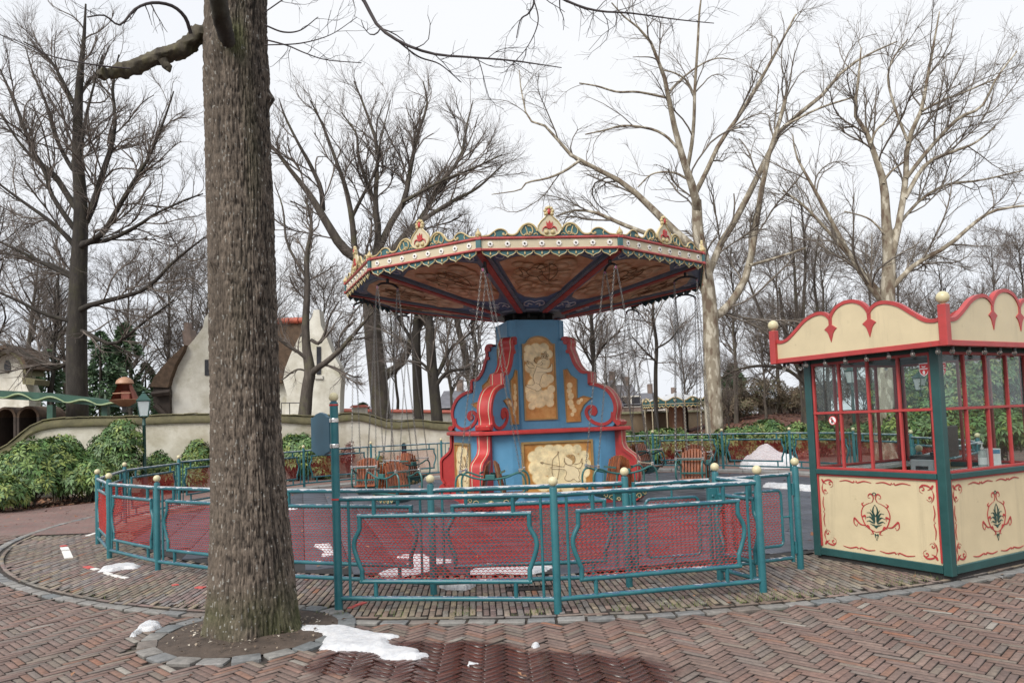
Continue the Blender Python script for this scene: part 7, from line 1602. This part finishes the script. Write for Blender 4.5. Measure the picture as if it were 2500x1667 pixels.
# ---- leafless thicket on the bank
for i, (px_, Y) in enumerate(((1675, 33), (1760, 38), (1845, 37), (1900, 33), (1960, 37), (2060, 33), (2105, 36), (2170, 32), (2240, 35), (2310, 31))):
    p = at(px_, 980, Y); k_ = (4, 2)[i % 2]; gtree(k_, p.x, p.y, .42+.09*(i % 3), i*1.3, 'low leafless bush in the brown thicket on the bank', 'thicket on the bank', float(bank_h(p.x, p.y))-.25)
# ---- second, small carousel far behind
p = at(1556, 960, 43); hz = float(bank_h(p.x, p.y)); c2_ = thing('small_carousel', 'small far carousel with scalloped green and gold canopy', 'carousel', (p.x, p.y, 0))
R2 = 77/1699*43; zf0, zf1, zpk = at(1556, 936, 43).z, at(1556, 921, 43).z, at(1556, 901, 43).z; b = MB(); ng = 12
b.add([(R2*math.cos(2*math.pi*k/ng), R2*math.sin(2*math.pi*k/ng), zf1) for k in range(ng)]+[(0, 0, zpk)], [(k, (k+1) % ng, ng) for k in range(ng)]); b.build('roof', 'roof_sheet', c2_)
for k in range(ng):
    a0_, a1_ = 2*math.pi*k/ng, 2*math.pi*(k+1)/ng; A = Vector((R2*math.cos(a0_), R2*math.sin(a0_), 0)); B_ = Vector((R2*math.cos(a1_), R2*math.sin(a1_), 0)); d = B_-A; b = MB(); pts = []
    for i in range(17): t = i/16; pts.append((t, zf0+.10*abs(math.cos(t*math.pi*4))))
    for i in range(9): t = 1-i/8; pts.append((t, zf1+.32*math.sin(math.pi*t)**2*.6))
    n_ = len(pts); o_ = d.cross(Vector((0, 0, 1))).normalized()*.03; b.add([A+d*t+Vector((0, 0, z_)) for t, z_ in pts]+[A+d*t+o_+Vector((0, 0, z_)) for t, z_ in pts], [tuple(range(n_)), tuple(range(2*n_-1, n_-1, -1))]+[(i, (i+1) % n_, n_+(i+1) % n_, n_+i) for i in range(n_)]); f = b.build('fascia', 'teal_board', c2_)
    b = MB(); b.tube([A+d*t+o_+Vector((0, 0, z_)) for t, z_ in pts], .035, 5, closed=True); m_ = A+d*.5+o_; b.ball((m_.x, m_.y, zf1+.02), .10, 8, 6); b.tube([A+o_+Vector((0, 0, zf0+.2)), B_+o_+Vector((0, 0, zf0+.2))], .03, 5); b.build('gold_scroll', 'gold_trim', f)
    b = MB(); b.tube([A*.96+Vector((0, 0, -.05)), A*.96+Vector((0, 0, zf1))], .035, 6); b.build('pole', 'cream_paint', c2_)
MB().lathe([(.5, -.05), (.5, zf1)], n=10).build('core', 'car_cream', c2_); MB().lathe([(R2*.97, -.05), (R2*.97, .12), (.3, .13)], n=24).build('platform', 'car_red', c2_)
# ---- far garden wall, timber screen, houses beyond
def wallrun(name, label, px, Y, top, m, thick=.3, cat='wall', cap=None):
    A, B_ = at(px[0], 960, Y[0]), at(px[1], 960, Y[1]); za, zb_ = at(px[0], top[0], Y[0]).z, at(px[1], top[1], Y[1]).z; t = thing(name, label, cat, (A.x, A.y, 0)); d = B_-A; d.z = 0; n_ = d.cross(Vector((0, 0, 1))).normalized()*thick
    b = MB(); q = [Vector((0, 0, -.1)), d+Vector((0, 0, -.1)), d+Vector((0, 0, zb_)), Vector((0, 0, za))]; b.add(q+[v-n_ for v in q], [(0, 1, 2, 3), (7, 6, 5, 4), (0, 4, 5, 1), (1, 5, 6, 2), (2, 6, 7, 3), (3, 7, 4, 0)]); b.build('wall', m, t)
    if cap:
        b = MB(); e = n_*.25; q = [Vector((0, 0, za))+e, d+Vector((0, 0, zb_))+e, d+Vector((0, 0, zb_))-n_-e, Vector((0, 0, za))-n_-e]; u_ = Vector((0, 0, .16)); b.add([v+Vector((0, 0, .003)) for v in q]+[q[0]+u_*.3, q[1]+u_*.3, (q[1]+q[2])/2+u_, (q[0]+q[3])/2+u_], [(0, 1, 2, 3), (0, 4, 5, 1), (4, 7, 6, 5), (7, 3, 2, 6), (0, 3, 7, 4), (1, 5, 6, 2)]); b.build('coping', cap, t)
    return t
wallrun('far_wall', 'tan plaster wall in the distance right of the tower', (1330, 1690), (40, 50), (955, 944), 'far_wall', .3, 'wall', 'coping_moss')
wallrun('tiled_wall', 'low white wall with red tiled coping behind the garden wall', (776, 1100), (31, 35), (946, 950), 'plaster', .3, 'wall', 'red_tile')
b = thing('gate_pier', 'square plaster pier with brown cap behind the garden wall', 'pier', at(827, 960, 30.5).xy.to_3d()); zp = at(827, 935, 30.5).z; MB().box((0, 0, zp/2-.05), (.55, .5, zp+.1)).build('shaft', 'plaster', b); MB().box((0, 0, zp+.04), (.72, .66, .10), None, .7).build('cap', 'red_tile', b)
ts = thing('timber_screen', 'dark timber screen and beam on the bank left of the booth', 'fence', at(1745, 950, 46).xy.to_3d()); to = Vector(ts.location)
for k in range(14):
    q = at(1748+k*11, 950, 46+k*.1)-to; zt_ = at(1748+k*11, 926, 46).z; hb = .6; MB().box((q.x, q.y, (hb+zt_)/2), (.285, .05, zt_-hb)).build('board', 'fence_timber', ts)
q0, q1 = at(1744, 922, 45.8)-to, at(1905, 918, 47)-to; MB().tube([Vector((q0.x, q0.y, q0.z)), Vector((q1.x, q1.y, q1.z))], .14, 6).build('beam', 'fence_timber', ts)
def far_house(label, px, Y, rows_, roofm, wallm, depth=8, gable=False, chim=(), wins=()):
    x0_, x1_ = px; ridge, eave = rows_; o_ = at((x0_+x1_)/2, 960, Y); o_.z = 0; t = thing('far_house', label, 'house', o_); zr, ze = at(x0_, ridge, Y).z, at(x0_, eave, Y).z; w_ = (at(x1_, 950, Y)-at(x0_, 950, Y)).x
    MB().box((0, depth/2, ze/2), (w_*.96, depth, ze)).build('wall', wallm, t)
    b = MB()
    if gable: b.prism([(-w_/2, ze), (w_/2, ze), (0, zr)], depth+.4, None, (0, depth/2, 0)); b.build('roof', roofm, t); b2 = MB(); b2.prism([(-w_/2+.4, ze), (w_/2-.4, ze), (0, zr-.45)], .2, None, (0, -.22, 0)); b2.build('gable', wallm, t)
    else: b.add([(-w_/2, -.3, ze), (w_/2, -.3, ze), (w_/2, depth+.3, ze), (-w_/2, depth+.3, ze), (-w_*.36, depth/2, zr), (w_*.36, depth/2, zr)], [(0, 1, 5, 4), (1, 2, 5), (2, 3, 4, 5), (3, 0, 4), (3, 2, 1, 0)]); b.build('roof', roofm, t)
    for (cx_, hh) in chim: MB().box((cx_*w_, depth/2, zr+hh/2-.3), (.62, .5, hh*.6+.6)).build('chimney', 'house_brick', t)
    for (cx_, cz_) in wins:
        f = MB().box((cx_*w_, -.02-(.2 if gable else 0), cz_), (1.2, .12, 1.3)).build('window', 'house_white', t); MB().box((cx_*w_, -.09-(.2 if gable else 0), cz_), (.95, .05, 1.05)).build('pane', 'window_dark', f)
    return t
far_house('brick house with dark slate roof and white gable trim right of the tower', (1392, 1434), 78, (872, 936), 'slate_roof', 'house_brick', 9, True, ((.25, 1.4),), ((-.1, 3.0),))
far_house('long dark-roofed house with dormer beyond the far wall', (1425, 1478), 84, (880, 930), 'slate_roof', 'house_brick', 9, False, ((.1, 1.2),), ((-.25, 3.4), (.2, 3.4)))
far_house('pale house with hipped roof behind the thin tree', (1470, 1530), 90, (900, 928), 'slate_roof', 'house_white', 9, False, ((.2, 1.4),), ((-.2, 3.0), (.25, 3.0)))
far_house('distant house with brick chimneys above the small carousel', (1538, 1612), 96, (904, 930), 'slate_roof', 'house_brick', 9, False, ((-.1, 1.2),), ((0, 3.2),))
far_house('slate-roofed house glimpsed left of the tower', (1000, 1072), 62, (893, 938), 'slate_roof', 'house_brick', 9, False, ((.2, 1.2),), ((-.2, 2.4),))
# ---- small figure beyond the booth
pp = at(2106, 1000, 21); ps = thing('person', 'small figure in dark jacket with pink scarf seen through the booth glass', 'person', (pp.x, pp.y, 0), 2.6)
def skinned(name, verts, edges, radii, m, parent, sub=2):
    me = bpy.data.meshes.new(name); me.from_pydata(verts, edges, []); o = link(name, me, m, parent); sk = o.modifiers.new('skin', 'SKIN')
    for v, r in zip(me.skin_vertices[0].data, radii): v.radius = (r, r) if not hasattr(r, '__len__') else r
    me.skin_vertices[0].data[0].use_root = True; sk.use_smooth_shade = True; s = o.modifiers.new('sub', 'SUBSURF'); s.levels = sub; s.render_levels = sub; return o
h_ = 1.16
bv = [(0, 0, .58), (0, 0, .70), (0, 0, .86), (0, .0, .94), (0, -.01, 1.00), (0, -.015, 1.08), (0, -.01, 1.13), (.07, 0, .54), (.075, -.01, .30), (.078, .01, .06), (.08, -.07, .03), (-.07, 0, .54), (-.075, -.01, .30), (-.078, .01, .06), (-.08, -.07, .03), (.12, 0, .85), (.17, 0, .70), (.15, -.09, .58), (.13, -.13, .54), (-.12, 0, .85), (-.17, 0, .70), (-.15, -.09, .58), (-.13, -.13, .54)]
be = [(0, 1), (1, 2), (2, 3), (3, 4), (4, 5), (5, 6), (0, 7), (7, 8), (8, 9), (9, 10), (0, 11), (11, 12), (12, 13), (13, 14), (2, 15), (15, 16), (16, 17), (17, 18), (2, 19), (19, 20), (20, 21), (21, 22)]
br_ = [(.10, .075), (.10, .075), (.09, .065), .04, .075, .082, .05, .06, .045, .03, .028, .06, .045, .03, .028, .045, .035, .027, .024, .045, .035, .027, .024]
skinned('body', bv, be, br_, 'skin', ps)
jr = [(q+.018 if not hasattr(q, '__len__') else (q[0]+.022, q[1]+.022)) for q in br_]
skinned('jacket', [bv[i] for i in (0, 1, 2, 15, 16, 17, 19, 20, 21)], [(0, 1), (1, 2), (2, 3), (3, 4), (4, 5), (2, 6), (6, 7), (7, 8)], [jr[i] for i in (0, 1, 2, 15, 16, 17, 19, 20, 21)], 'brown_jacket', ps)
skinned('trousers', [bv[i] for i in (0, 7, 8, 9, 11, 12, 13)], [(0, 1), (1, 2), (2, 3), (0, 4), (4, 5), (5, 6)], [jr[i]-.004 if not hasattr(jr[i], '__len__') else .1 for i in (0, 7, 8, 9, 11, 12, 13)], 'trousers', ps)
MB().ball((0, .008, 1.085), .098, 14, 10, (.92, .95, 1.02)).build('hair', 'hair', ps, smooth=True).location = (0, .012, .012)
b = MB(); b.tube(circ3 if False else [(.075*math.cos(2*math.pi*k/12), .065*math.sin(2*math.pi*k/12)-.005, .93) for k in range(12)], .032, 6, closed=True); b.tube([(.03, -.075, .92), (.04, -.10, .82), (.035, -.105, .72)], [.03, .032, .028], 6); b.build('scarf', 'pink_scarf', ps, smooth=True)

# ---- give every tree of a row its place in the row
ORD = ['first', 'second', 'third', 'fourth', 'fifth', 'sixth', 'seventh', 'eighth', 'ninth', 'tenth', 'eleventh', 'twelfth', 'thirteenth']
for grp, txt in (('wood behind the houses', 'leafless tree from the left in the wood behind the houses'), ('row of trees behind the tower', 'leafless tree from the left in the thin row behind the tower'), ('trees on the right bank', 'leafless tree from the left on the leafy right bank'), ('thicket on the bank', 'low leafless bush from the left in the bank thicket')):
    row_ = sorted((o_ for o_ in C.objects if o_.get('group') == grp), key=lambda o_: pix(o_.location+Vector((0, 0, 2)))[0])
    for i, o_ in enumerate(row_): o_['label'] = ORD[i]+' '+txt
